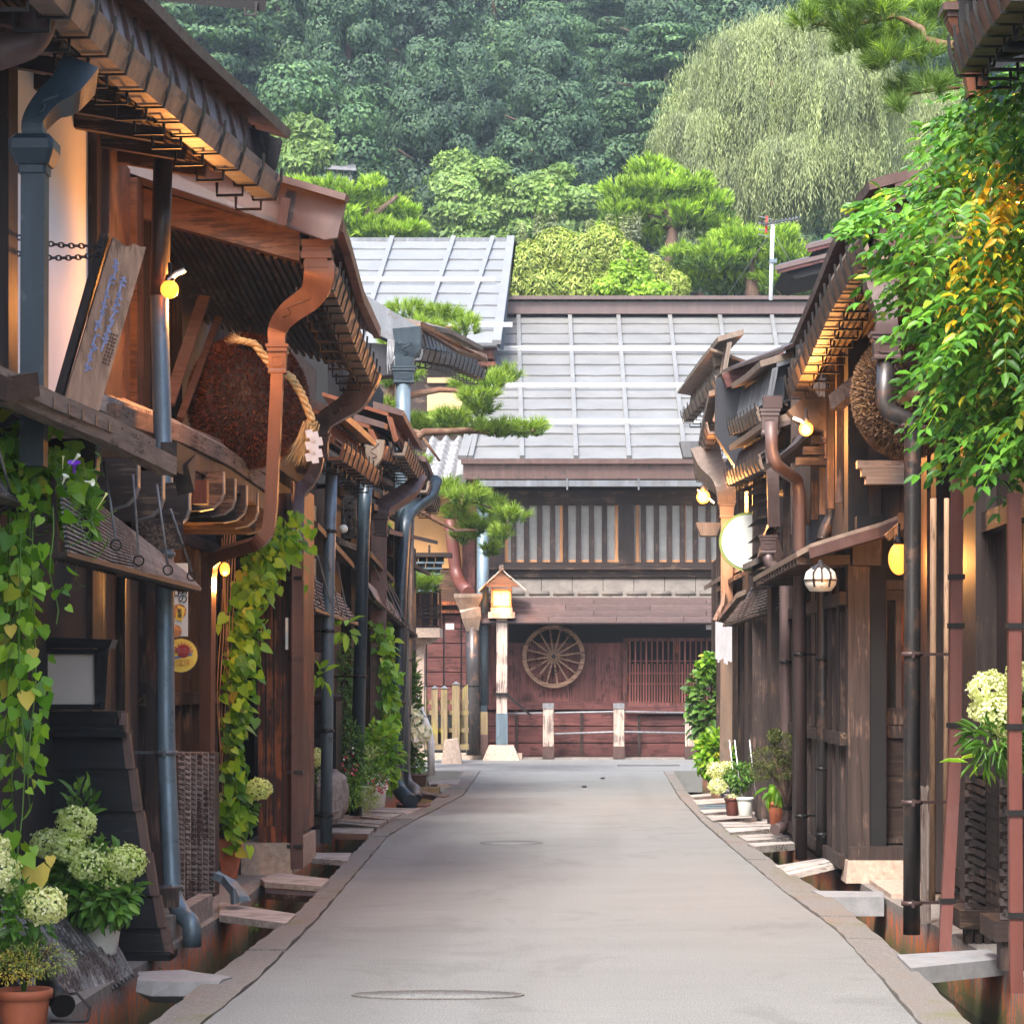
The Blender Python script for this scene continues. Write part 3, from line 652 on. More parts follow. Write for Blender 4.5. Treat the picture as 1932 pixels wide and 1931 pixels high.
# cart wheel
cw = P(1044.5, 1238, YE - .12); rad = 59 * YE / F
wh = thing('cart_wheel', 'large wooden spoked cart wheel hung on the maroon board wall', 'wheel', (cw.x, YE - .12, cw.z - rad))
mb = MB()
mb.sweep([(cw.x + (rad - .045) * math.cos(a), cw.y, cw.z + (rad - .045) * math.sin(a)) for a in np.linspace(0, 2 * math.pi, 61)], [(-.045, -.05), (.045, -.05), (.045, .05), (-.045, .05)], up=(0, 1, 0))
mb.build('rim', 'wheel', wh)
for k in range(16):
    a = 2 * math.pi * (k + .35) / 16; mb = MB()
    mb.beam(cw + Vector((math.cos(a), 0, math.sin(a))) * .09, cw + Vector((math.cos(a), 0, math.sin(a))) * (rad - .07), .035, .04, (0, 1, 0)); mb.build('spoke', 'wheel', wh)
mb = MB(); mb.lathe(cw + Vector((0, -.12, 0)), [(.06, 0), (.07, .01), (.075, .08), (.125, .10), (.13, .2)], 20, True, 'y')
hb = mb.build('hub', 'wheel', wh); mb = MB(); mb.lathe(cw + Vector((0, -.135, 0)), [(.05, 0), (.05, .02)], 16, False, 'y'); mb.build('hub_ring', 'iron', hb)

# lantern post
YL = 57.0
lp = thing('street_lantern', 'lit wooden roofed lantern on a tall pale post at the end of the street', 'lantern', (P(947, 0, YL).x, YL, 0))
def post(mbx, x0, x1, y0, y1, Y, d=None):
    a, b = P(x0, y1, Y), P(x1, y0, Y); d = d or (b.x - a.x); mbx.box((a.x, Y - d / 2, a.z), (b.x, Y + d / 2, b.z))
mb = MB(); post(mb, 937, 957, 1165, 1345, YL); mb.build('post', 'pale', lp)
mb = MB(); post(mb, 936, 958, 1345, 1406, YL, .27); mb.build('post_sheath', 'bluegrey', lp)
mb = MB(); q0 = P(910, 1428, YL); q1 = P(982, 1405, YL); zt, zb = q1.z, -.03
mb.hexa([(q0.x, YL - .35, zb), (q1.x, YL - .35, zb), (q1.x, YL + .35, zb), (q0.x, YL + .35, zb)],
        [(q0.x + .15, YL - .25, zt), (q1.x - .15, YL - .25, zt), (q1.x - .15, YL + .25, zt), (q0.x + .15, YL + .25, zt)]); mb.build('stone_base', 'stone_warm', lp)
mb = MB(); post(mb, 922, 972, 1155, 1166, YL); post(mb, 927, 967, 1147, 1156, YL); mb.build('tray', 'pale', lp)
mb = MB()
for x in (929, 963): 
    for dY in (-.2, .2):
        a = P(x - 2, 1148, YL); b = P(x + 2, 1108, YL); mb.box((a.x, YL + dY - .025, a.z), (b.x, YL + dY + .025, b.z))
for y in (1114, 1145): post(mb, 927, 966, y - 3, y + 2, YL, .46)
mb.build('cage', 'orange_wood', lp)
mb = MB(); post(mb, 931.5, 961.5, 1116, 1144, YL, .36); lit = mb.build('lit_panel', 'shoji_lit', lp)
mb = MB(); a = P(931, 1131, YL); mb.box((a.x, YL - .19, a.z - .008), (P(962, 0, YL).x, YL - .182, a.z + .008)); a = P(946, 1144, YL); mb.box((a.x - .008, YL - .195, a.z), (a.x + .008, YL - .188, P(0, 1116, YL).z)); mb.build('muntin', 'orange_wood', lp)
apex = P(947, 1075, YL); l = P(906, 1111, YL); r_ = P(991, 1111, YL); D_ = Vector((0, .34, 0))
mb = MB()
for e in (l, r_):
    for k in range(3):
        p0 = apex.lerp(e, k / 3) + Vector((0, 0, .03 * (1 - k * .3))); p1 = apex.lerp(e, (k + 1.12) / 3) + Vector((0, 0, -.0))
        mb.hexa([p0 - D_ - Vector((0, 0, .03)), p1 - D_ - Vector((0, 0, .03)), p1 + D_ - Vector((0, 0, .03)), p0 + D_ - Vector((0, 0, .03))], [p0 - D_, p1 - D_, p1 + D_, p0 + D_])
mb.build('roof', 'grey_x', lp)
mb = MB(); mb.beam(apex - D_ * 1.15 + Vector((0, 0, .05)), apex + D_ * 1.15 + Vector((0, 0, .05)), .10, .10); mb.build('ridge', 'grey_y', lp)
mb = MB(); mb.prism([apex - D_ * .9 - Vector((0, 0, .06)), l.lerp(apex, .22) - D_ * .9 - Vector((0, 0, .05)), r_.lerp(apex, .22) - D_ * .9 - Vector((0, 0, .05))], (0, .04, 0)); mb.build('gable', 'orange_wood', lp)
ld = bpy.data.lights.new('lantern_light', 'POINT'); lo = bpy.data.objects.new('lantern_light', ld); COL.objects.link(lo); ld.energy = 22; ld.color = (1, .45, .14); ld.shadow_soft_size = .08
lo.parent = lp; lo.location = (0, -.42, P(0, 1134, YL).z)

# barrier posts with rails
bar = thing('barrier_rail', 'low barrier of pale wooden posts joined by two steel rails before the end house', 'barrier', (P(1170, 0, 57.5).x, 57.5, 0))
for x in (1034.5, 1167.5, 1302.5):
    mb = MB(); post(mb, x - 10, x + 10, 1335, 1408, 57.5); pb = mb.build('post', 'pale', bar)
    mb = MB(); post(mb, x - 10.5, x + 10.5, 1326, 1336, 57.5, .26); mb.build('cap', 'tile', pb)
    mb = MB(); post(mb, x - 11, x + 11, 1407, 1430, 57.5, .28); mb.build('shoe', 'copper', pb)
for y, x0 in ((1345, 950), (1383, 950)):
    mb = MB(); mb.tube([P(x0 if y < 1350 else 1040, y + 1, 57.45), P(1167, y - 3, 57.45), P(1340, y, 57.45)], .022, 8); mb.build('rail', 'tile', bar)
mb = MB(); mb.beam(P(933, 1309, 56.85), P(960, 1309, 56.85), .05, .06); mb.beam(P(957, 1311, 56.85), P(1002, 1349, 56.9), .05, .05); mb.build('brace', 'iron', bar)
# ---------------------------------------------------------------- parts of the street houses
UPV = Vector((0, 0, 1))
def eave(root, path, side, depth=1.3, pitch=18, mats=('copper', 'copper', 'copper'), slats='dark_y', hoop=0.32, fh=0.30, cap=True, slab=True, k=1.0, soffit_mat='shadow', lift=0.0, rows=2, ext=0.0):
    """boxed copper eave: gutter with strap hoops, battened fascia, cap board, roof slab and slatted soffit.
    path: gutter centre line; side +1 when the street lies towards +X"""
    path = [Vector(p) for p in path]
    if len(path) < 3: path = [path[0].lerp(path[-1], t) for t in (0, .5, 1)]
    d = (path[-1] - path[0]); out = Vector((d.y, -d.x, 0)).normalized()
    if out.x * side < 0: out = -out
    pm, gm, cm = mats
    def sec(offs, p): return [p + out * (a * k) + UPV * (b * k) for a, b in offs]
    def loft(mb, offs, pts, closed=True):
        n = len(offs); vs = []
        for p in pts: vs += sec(offs, p)
        fs = [(i * n + j, i * n + (j + 1) % n, (i + 1) * n + (j + 1) % n, (i + 1) * n + j) for i in range(len(pts) - 1) for j in range(n if closed else n - 1)]
        fs += [tuple(range(n))[::-1], tuple((len(pts) - 1) * n + j for j in range(n))]
        mb.add(vs, fs)
    g = MB()
    gs = [(.10, .03), (.085, -.02), (.10, -.03), (.06, -.13), (-.07, -.13), (-.11, .03), (-.085, .03), (-.055, -.10), (.045, -.10), (.075, .03)]
    loft(g, gs, path); gut = g.build('gutter', gm, root)
    # cumulative length sampling
    seg = [(path[i + 1] - path[i]).length for i in range(len(path) - 1)]; tot = sum(seg)
    def at(s):
        for i, l in enumerate(seg):
            if s <= l or i == len(seg) - 1: return path[i].lerp(path[i + 1], min(1.0, s / l))
            s -= l
    n = max(2, int(tot / hoop))
    for i in range(n + 1):
        p = at(tot * i / n); hb = MB()
        hb.sweep(sec([(.12, .07), (.115, -.01), (.075, -.145), (-.085, -.145), (-.12, .05)], p), [(-.012, -.008), (.012, -.008), (.012, .008), (-.012, .008)], up=out)
        q = p - out * .05 * k
        hb.sweep(sec([(.02, -.14), (.02, -.21), (-.16, -.21), (-.16, -.12)], q), [(-.009, -.009), (.009, -.009), (.009, .009), (-.009, .009)], up=out)
        hb.build('strap', 'iron', gut)
    f = MB(); loft(f, [(-.02, .03), (-.10, fh + .03), (-.14, fh + .03), (-.06, .03)], path)
    nb = int(n * 1.5)
    for i in range(nb + 1):
        p = at(tot * i / nb); f.beam(*sec([(-.015, .04), (-.09, fh + .02)], p), .018, .03, out)
    if rows > 1:
        for zz in (.0,): loft(f, [(-.002, .085), (.006, .07), (-.04, .06), (-.05, .085)], path)
    f.build('fascia', pm, root)
    if cap:
        path = path[:-1] + [path[-1] + (path[-1] - path[-2]).normalized() * ext]
        c = MB(); loft(c, [(.05, fh + .035), (.06, fh + .10), (-.30, fh + .21), (-.30, fh + .13)], path); c.build('cap_board', cm, root)
    path = path[:-1] + [path[-1] + (path[-2] - path[-1]).normalized() * ext]
    tp = math.tan(R(pitch))
    if slab:
        s = MB(); loft(s, [(-.12, fh + .03), (-.12, fh + .075), (-depth, fh + .075 + depth * tp), (-depth, fh + .03 + depth * tp)], path); s.build('roof', pm, root)
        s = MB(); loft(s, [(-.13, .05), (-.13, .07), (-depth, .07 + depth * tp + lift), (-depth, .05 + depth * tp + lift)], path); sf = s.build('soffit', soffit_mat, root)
        s = MB(); m = int(depth / .075)
        for i in range(m):
            a = .15 + (depth - .17) * i / m; z = .045 + (a - .13) * (tp * (depth) + lift) / (depth - .13)
            loft(s, [(-a, z), (-a - .032, z), (-a - .032, z - .03), (-a, z - .03)], [path[0], *path[1:-1], path[-1]])
        s.build('slat', slats, sf)
def pipe(name, label, pts, r, mat, group='rain pipes', collars=(), square=None, cat='downpipe', hopper=None, base=None, cmat=None):
    """a rain pipe: one thing, its hopper head and collars as parts"""
    pts = [Vector(p) for p in pts]
    t = thing(name, label, cat, pts[-1], group)
    # rounded bends
    sm = [pts[0]]
    for i in range(1, len(pts) - 1):
        a, b, c = pts[i - 1], pts[i], pts[i + 1]; rad = min(r * 2.6, (b - a).length * .45, (c - b).length * .45)
        p0 = b + (a - b).normalized() * rad; p2 = b + (c - b).normalized() * rad
        for s in (0, .25, .5, .75, 1): sm.append(p0 * (1 - s) ** 2 + b * (2 * s * (1 - s)) + p2 * s * s)
    sm.append(pts[-1]); mb = MB()
    if square: mb.sweep(sm, [(-r, -square), (r, -square), (r, square), (-r, square)], up=(0, 1, 0))
    else: mb.tube(sm, r, 16)
    mb.build('pipe', mat, t)
    for z in collars:
        for i in range(len(sm) - 1):
            a, b = sm[i], sm[i + 1]
            if min(a.z, b.z) <= z <= max(a.z, b.z) and abs(a.z - b.z) > 1e-3:
                c = a.lerp(b, (z - a.z) / (b.z - a.z)); k = MB()
                if square: k.box(c - Vector((r + .012, square + .012, .016)), c + Vector((r + .012, square + .012, .016)))
                else:
                    k.lathe(c - UPV * .016, [(r + .001, 0), (r + .013, .001), (r + .013, .031), (r + .001, .032)], 18)
                    sg = -1 if c.x < 0 else 1
                    k.beam(c + Vector((0, -r - .02, 0)), c + Vector((0, -r - .005, 0)), .02, .05)
                    k.beam(c, c + Vector((sg * .35, .1, 0)), .012, .02)
                k.build('collar', cmat or 'iron', t); break
    if hopper:
        c, w, h, hm = hopper; c = Vector(c)        # c: centre of top
        mb = MB()
        lv = [(0, 1.0), (-.10, 1.0), (-.12, .88), (-.24, .90), (-.30, .80), (-.82, .74), (-.86, .80), (-.95, .80), (-1, .5)]
        vs = []
        for z, s in lv:
            q = w * s / 2; vs += [c + Vector((-q, -q * .8, z * h)), c + Vector((q, -q * .8, z * h)), c + Vector((q, q * .8, z * h)), c + Vector((-q, q * .8, z * h))]
        fs = [(i * 4 + j, i * 4 + (j + 1) % 4, i * 4 + 4 + (j + 1) % 4, i * 4 + 4 + j) for i in range(len(lv) - 1) for j in range(4)] + [(0, 3, 2, 1), tuple(len(vs) - 4 + j for j in range(4))]
        mb.add(vs, fs); hp = mb.build('hopper', hm, t)
        pm_ = MB(); q = w * .74 * .4
        pm_.sweep([c + Vector((a * w * .25, -q - .004, -h * (.56 + b * .16))) for a, b in ((-1, -.7), (-.7, -1), (.7, -1), (1, -.7), (1, .7), (.7, 1), (-.7, 1), (-1, .7), (-1, -.7))], [(-.006, -.006), (.006, -.006), (.006, .006), (-.006, .006)], up=(0, 1, 0))
        pm_.build('moulding', hm, hp)
    return t
def spout(root, pts, w, d, mat, scales=None, name='spout', deco=True):
    """S-curved carved box spout joining the gutter to the hopper"""
    pts = [Vector(p) for p in pts]; mb = MB(); sc = scales or [1] * len(pts)
    # smooth with catmull-rom
    P_, S_ = [], []
    for i in range(len(pts) - 1):
        p0, p1, p2, p3 = pts[max(0, i - 1)], pts[i], pts[i + 1], pts[min(len(pts) - 1, i + 2)]
        for s in np.linspace(0, 1, 7)[:-1]:
            P_.append(0.5 * ((2 * p1) + (p2 - p0) * s + (2 * p0 - 5 * p1 + 4 * p2 - p3) * s * s + (3 * p1 - p0 - 3 * p2 + p3) * s ** 3)); S_.append(sc[i] * (1 - s) + sc[i + 1] * s)
    P_.append(pts[-1]); S_.append(sc[-1])
    mb.sweep(P_, [(-w / 2, -d / 2), (w / 2, -d / 2), (w / 2, d / 2), (-w / 2, d / 2)], up=(0, 1, 0), scales=S_)
    o = mb.build(name, mat, root)
    if deco:
        mb = MB(); i0 = int(len(P_) * .35)
        q = [P_[i0 + k] + Vector((math.sin(k * 1.3) * w * .25, -d * .5 * S_[min(i0 + k, len(S_) - 1)] - .004, 0)) for k in range(0, min(8, len(P_) - i0))]
        mb.tube(q, .008, 5); mb.build('relief', mat, o)
    return o
def wall_box(root, name, mat, X, Y0, Y1, Z0, Z1, side, t=3.0):
    """house body: the face at X looks to the street"""
    mb = MB(); mb.box((X, Y0, Z0), (X - side * t, Y1, Z1)); return mb.build(name, mat, root)
def lattice_front(root, X, Y0, Y1, Z0, Z1, side, n, mat='dark', proud=.06, w=.05, rails=True, name='lattice', seed=1):
    mb = MB(); rr = random.Random(seed)
    for i in range(n):
        y = Y0 + (Y1 - Y0) * (i + .5) / n + rr.uniform(-.01, .01); mb.box((X, y - w / 2, Z0), (X + side * proud, y + w / 2, Z1))
    o = mb.build(name, mat, root)
    if rails:
        for z in (Z0, (Z0 + Z1) / 2, Z1):
            mb = MB(); mb.box((X, Y0, z - .05), (X + side * (proud + .025), Y1, z + .05)); mb.build('rail', 'dark_y', root)
    return o
def one_post(root, x0, x1, y0, y1, Y, d, mat='dark', name='post'):
    mb = MB(); a, b = P(x0, y1, Y), P(x1, y0, Y); mb.box((a.x, Y, a.z), (b.x, Y + d, b.z)); return mb.build(name, mat, root)
def bulb(name, label, c, r, mat, energy, shade=None, holder=True, squash=1.0, hood=None, group=None, lc=(1, .40, .10), off=None):
    c = Vector(c); t = thing(name, label, 'lamp', c, group)
    mb = MB(); prof = [(r * math.sin(a), -r * squash * math.cos(a)) for a in np.linspace(0.02, math.pi - .02, 14)]
    mb.lathe(c, prof, 20); mb.build('bulb', mat, t)
    if holder:
        mb = MB(); mb.lathe(c + UPV * r * squash * .9, [(r * .5, 0), (r * .55, r * .2), (r * .4, r * .7), (.012, r * .8), (.012, r * 2.0)], 12); mb.build('socket', 'iron', t)
    if hood:
        mb = MB(); a, b, wd = hood; mb.sweep([a, Vector(a).lerp(Vector(b), .5) + UPV * .012, b], [(-wd, -.006), (wd, -.006), (wd * .9, .008), (0, .02), (-wd * .9, .008)]); mb.build('shade', 'whitemetal', t)
    if energy:
        ld = bpy.data.lights.new('lamp_light', 'POINT'); lo = bpy.data.objects.new('lamp_light', ld); COL.objects.link(lo)
        ld.energy = energy; ld.color = lc; ld.shadow_soft_size = r; lo.parent = t; lo.location = Vector(off) if off else Vector((0, 0, -r * squash - r * 1.05))
    return t

# ================================================================= LEFT SIDE
# ---- house L1, nearest: white plaster upper wall under a deep copper eave
L1 = thing('merchant_house', 'nearest house on the left, white plaster upper wall under a deep copper eave', 'house', (-4.5, 15, 0))
Xu = -3.25
mb = MB(); mb.box((Xu, 8, 3.4), (-8, 17.75, 7.2)); mb.build('plaster_wall', 'white', L1)
mb = MB(); mb.box((Xu - .1, 8, 3.2), (Xu + .02, 17.7, 3.42)); mb.build('sill_beam', 'red', L1)
def post_y(root, x0, x1, X, z0, z1, proud=.05, mat='dark', name='post'):
    """post on the plane X covering picture columns x0..x1"""
    Ya, Yb = X * F / (x0 - VX), X * F / (x1 - VX); mb = MB(); s = 1 if X < 0 else -1
    mb.box((X - s * .12, Ya, z0), (X + s * proud, Yb, z1)); return mb.build(name, mat, root)
post_y(L1, 166, 214, Xu, 3.3, 7.0, .06, 'brown'); post_y(L1, -4, 14, Xu, 3.3, 7.0, .06, 'dark')
mb = MB(); mb.box((Xu - .2, 18.35, 3.3), (-8, 18.6, 7.0)); mb.build('end_wall', 'dark', L1)
ep = [P(20, -110, 12.4), P(200, 82, 14.6), P(350, 215, 16.6), P(500, 338, 18.7)]
eave(L1, ep[:3], 1, 1.45, 12, ('copper', 'tan', 'copper'), hoop=.46, fh=.36)
eave(L1, ep[2:], 1, 1.45, 12, ('copper', 'greygutter', 'copper'), hoop=.46, fh=.36, ext=.55)
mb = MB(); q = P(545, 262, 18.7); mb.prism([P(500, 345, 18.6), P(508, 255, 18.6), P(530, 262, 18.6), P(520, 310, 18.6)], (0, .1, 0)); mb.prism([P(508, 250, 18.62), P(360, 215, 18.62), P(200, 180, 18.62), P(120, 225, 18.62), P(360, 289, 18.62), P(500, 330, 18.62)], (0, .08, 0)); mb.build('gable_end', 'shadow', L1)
for i in range(10):                      # projecting rafters under the soffit
    p = ep[0].lerp(ep[-1], (i + .5) / 10); mb = MB(); mb.beam(p + Vector((-.35, 0, .0)), p + Vector((-1.2, 0, .14)), .07, .09); mb.build('rafter', 'dark_x', L1)
# lower storey
Xl = -3.2
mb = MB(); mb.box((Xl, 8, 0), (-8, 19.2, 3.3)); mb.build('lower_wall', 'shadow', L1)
mb = MB(); rr = random.Random(9)
for i in range(5): y = 17.3 + i * .36; mb.box((Xl + .0, y, 0), (Xl + .03 + rr.uniform(0, .008), y + .34, 2.9))
mb.build('board_wall', 'dark', L1)
one_post(L1, 276, 308, 985, 1700, 19.3, .3, 'brown'); one_post(L1, 205, 236, 1030, 1400, 18.2, .05, 'dark')
mb = MB(); mb.beam(P(236, 1035, 17.6), P(330, 1010, 18.4), .12, .18); mb.build('bracket_beam', 'dark_y', L1)
mb = MB(); mb.beam(P(240, 1012, 17.2), P(338, 1008, 17.5), .10, .19); mb.build('beam', 'dark_x', L1)
# lower board pent roof with weathered layered edge
pr = []
def edge_board(root, pts, w, h, mat, name, teeth=False):
    mb = MB(); mb.sweep(pts, [(-w / 2, -h / 2), (w / 2, -h / 2), (w / 2, h / 2), (-w / 2, h / 2)]); o = mb.build(name, mat, root)
    if teeth:
        tb = MB(); n = 11
        for i in range(n):
            s = (i + .5) / n * (len(pts) - 1); k = int(s); p = Vector(pts[k]).lerp(Vector(pts[min(k + 1, len(pts) - 1)]), s - k)
            tb.box(p + Vector((w / 2 - .002, -.02, -h / 2)), p + Vector((w / 2 + .004, .02, -h / 2 + .055)))
        tb.build('vent_slot', 'ink', o)
    return o
ed = [P(-60, 715, 12.6), P(85, 781, 13.4), P(185, 821, 14.4), P(318, 886, 15.6)]
edge_board(L1, [Vector(p) + Vector((0, 0, .02)) for p in ed], .10, .105, 'grey_y', 'edge_board')
ed2 = [P(-60, 688, 12.55), P(85, 757, 13.35), P(180, 796, 14.35), P(275, 843, 15.4)]
edge_board(L1, ed2, .12, .085, 'grey_y', 'upper_edge_board', True)
mb = MB(); mb.sweep([p + Vector((-.02, .05, .03)) for p in ed[:-1]] + [P(330, 893, 15.9)], [(0, 0), (0, -.12), (-1.3, .22), (-1.3, .30)], up=(0, 0, 1)) ; 
mb = MB(); vs = []
for p in ed: vs += [p + Vector((-.05, .02, .10)), p + Vector((-1.5, .02, .55)), p + Vector((-.05, .02, .02)), p + Vector((-1.5, .02, .47))]
fs = []
for i in range(3): a, b = i * 4, i * 4 + 4; fs += [(a, a + 1, b + 1, b), (a + 2, b + 2, b + 3, a + 3), (a, b, b + 2, a + 2)]
fs += [(0, 2, 3, 1), (12, 13, 15, 14)]; mb.add(vs, fs); mb.build('lower_roof', 'grey_x', L1)
mb = MB(); mb.sweep([P(-80, 700, 12.5), P(0, 735, 12.8), P(60, 725, 13.1)], [(-.04, -.06), (.04, -.06), (.04, .06), (-.04, .06)]); mb.build('outer_board', 'dark_y', L1)
mb = MB(); mb.sweep([P(318, 862, 15.7), P(352, 880, 16.1), P(345, 905, 15.9)], [(-.05, -.09), (.05, -.09), (.05, .09), (-.05, .09)]); mb.build('roof_tip', 'dark_y', L1)
for i, (x, y) in enumerate(((258, 912), (305, 935), (355, 955), (180, 880))):     # bull-nosed rafter ends
    mb = MB(); p = P(x, y, 16.2 + (x - 258) / 97 * 1.6)
    prof = [(-.9, .16), (.0, .16), (.0, -.02), (-.02, -.08), (-.07, -.13), (-.16, -.155), (-.9, -.16)]
    mb.prism([p + Vector((a, 0, b)) for a, b in prof], (0, .09, 0)); rf = mb.build('rafter_end', 'dark_x', L1)
    mb = MB(); mb.sweep([p + Vector((a + .004, .045, b)) for a, b in prof[1:6]], [(-.05, -.004), (.05, -.004), (.05, .004), (-.05, .004)], up=(1, 0, 0)); mb.build('metal_cap', 'greygutter', rf)

# ---- purple brown rain pipe elbow, top left corner
pipe('rain_pipe', 'thick plum brown pipe elbow in the top left corner', [P(92, -90, 13.5), P(80, 20, 13.5), P(62, 78, 13.5), P(-60, 118, 13.3)], .088, 'plum', cat='downpipe', group=None)
# ---- slate blue downpipe with bulb hopper
Yp = 13.9
tp_ = pipe('downpipe', 'dark slate downpipe with rounded hopper in front of the white plaster wall', [P(66, 318, Yp), P(64, 880, Yp)], .062, 'slate', collars=(), square=.062, group=None)
mb = MB(); c = P(65, 258, Yp)
mb.sweep([c, c - UPV * .03, c - UPV * .08, c - UPV * .155, c - UPV * .16, c - UPV * .2], [(-1, -.8), (-.8, -1), (.8, -1), (1, -.8), (1, .8), (.8, 1), (-.8, 1), (-1, .8)], up=(0, 1, 0), scales=[.09, .118, .118, .088, .075, .075], smooth=False); mb.build('hopper', 'slate', tp_)
spout(tp_, [P(66, 262, Yp), P(66, 232, Yp), P(95, 195, Yp + .05), P(125, 175, Yp + .1), P(150, 140, Yp + .2)], .10, .10, 'slate', [1.1, 1.1, 1.35, 1.7, 2.0])
# ---- tall downpipe B
pB = pipe('downpipe', 'tall blue grey downpipe on the left with an elbow foot above the stone slab', [P(309, 270, 18.2), P(300, 560, 18.1), P(309, 900, 17.9), P(313, 1400, 17.75), P(325, 1690, 17.6), P(345, 1728, 17.5), P(362, 1740, 17.4), P(362, 1785, 17.4)], .062, 'bluegrey', collars=(2.55, 1.22, .33), group=None, cmat='greygutter')
# the brown/black upper stretch
mb = MB(); mb.tube([P(309, 262, 18.2), P(300, 560, 18.1)], .066, 16); mb.build('upper_sleeve', 'gunmetal', pB)

# ---- leaning signboard with blue painted strokes
sb = thing('signboard', 'big leaning timber signboard with faded blue brush strokes hung by chains', 'sign', P(150, 770, 15.8))
def quadbox(mb, a, b, c, d, t):       # a,b,c,d corners, thickness vector
    mb.hexa([a, b, c, d], [a + t, b + t, c + t, d + t])
A, B, C_, D__ = P(122, 752, 15.7), P(186, 778, 15.7), P(276, 466, 15.9), P(214, 446, 15.9)
mb = MB(); t = Vector((-.03, .10, .0))
n = 6
top = [D__, D__.lerp(C_, .2) + UPV * -.02, D__.lerp(C_, .42) + UPV * -.035, D__.lerp(C_, .62) + UPV * .0, D__.lerp(C_, .8) + UPV * -.01, C_]
mb.prism([A, B] + top[::-1], t); face = mb.build('board', 'sign_wood', sb)
mb = MB(); mb.prism([A + Vector((-.02, -.003, 0)), A + t, D__ + t + Vector((0, 0, .02)), D__ + Vector((-.03, -.003, .02))], (-.05, 0, 0)); mb.build('side_board', 'dark', sb)
def curve_mb(strokes, org, ux, uy, nrm, r):
    mb = MB()
    for st in strokes:
        mb.sweep([org + ux * a + uy * b + nrm * .004 for a, b in st], [(-r, -.002), (r, -.002), (r, .002), (-r, .002)], up=nrm)
    return mb
ux, uy = (B - A), (D__ - A); nr = uy.cross(ux).normalized()
if nr.y > 0: nr = -nr
rr = random.Random(4); st = []
for col, v0, v1 in ((.30, .88, .45), (.62, .80, .40), (.36, .42, .22)):
    v = v0
    while v > v1:
        l = rr.uniform(.03, .09); st.append([(col + rr.uniform(-.06, .06), v), (col + rr.uniform(-.05, .05), v - l)])
        st.append([(col - .08 + rr.uniform(-.03, .03), v - .01), (col + .09 + rr.uniform(-.03, .03), v - .02 + rr.uniform(-.02, .02))]); v -= l * .8
curve_mb(st, A, ux, uy, nr, .006).build('painted_stroke', 'ink_blue', sb)
st = []
for cx in (.72, .80, .88):
    for i in range(9): st.append([(cx - .025, .46 - i * .022), (cx + .03, .455 - i * .022)]); st.append([(cx + rr.uniform(-.02, .02), .465 - i * .022), (cx + rr.uniform(-.02, .02), .45 - i * .022)])
curve_mb(st, A, ux, uy, nr, .003).build('small_lettering', 'ink_brown', sb)
def chain(label, p, q, sag=.04):
    p, q = Vector(p), Vector(q); L = (q - p).length; n = int(L / .045); mb = MB()
    for i in range(n):
        s = (i + .5) / n; c = p.lerp(q, s) - UPV * sag * 4 * s * (1 - s); d = (q - p).normalized(); w = UPV if i % 2 else Vector((0, 1, 0)).cross(d).normalized().cross(d)
        mb.sweep([c + d * .028 * math.cos(a) + w * .014 * math.sin(a) for a in np.linspace(0, 2 * math.pi, 9)], [(-.004, -.004), (.004, -.004), (.004, .004), (-.004, .004)], up=d.cross(w))
    o = mb.build('chain', 'iron'); tag(o, label, 'chain', None); return o
chain('upper of the two iron chains across the white plaster wall to the signboard', P(-20, 430, 14.9), P(196, 462, 15.8))
chain('lower of the two iron chains across the white plaster wall to the signboard', P(-20, 465, 14.9), P(188, 480, 15.8))

# ---- house L2: brewery with cedar ball
L2 = thing('brewery_house', 'second house on the left, brown gable edge and beam over a hanging cedar ball', 'house', (-4.5, 22, 0))
y2 = 19.6
a, b = P(655, 372, y2), P(222, 252, y2 + .2); a2, b2 = P(630, 440, y2), P(226, 338, y2 + .2)
mb = MB(); mb.prism([a, b, b2, P(232, 322, y2), P(612, 452, y2), P(636, 448, y2)], (0, .07, 0)); mb.build('verge_board', 'mauve', L2)
mb = MB(); mb.beam(P(655, 375, y2 - .05), P(218, 248, y2 + .15), .14, .05); mb.build('verge_cap', 'mauve', L2)
mb = MB(); mb.prism([P(565, 437, y2 + .12), P(235, 345, y2 + .2), P(237, 402, y2 + .2), P(565, 492, y2 + .12)], (0, .16, 0)); mb.build('verge_beam', 'orange_wood', L2)
mb = MB(); mb.beam(P(540, 374, y2 - .03), P(532, 425, y2 - .03), .07, .03, (0, 1, 0)); mb.build('strap_plate', 'copper', L2)
ep = [P(612, 512, 19.9), P(632, 560, 21.0), P(662, 640, 22.4), P(692, 705, 24.0)]
eave(L2, ep, 1, 1.5, 17, ('copper', 'tan', 'copper'), hoop=.32, fh=.34)
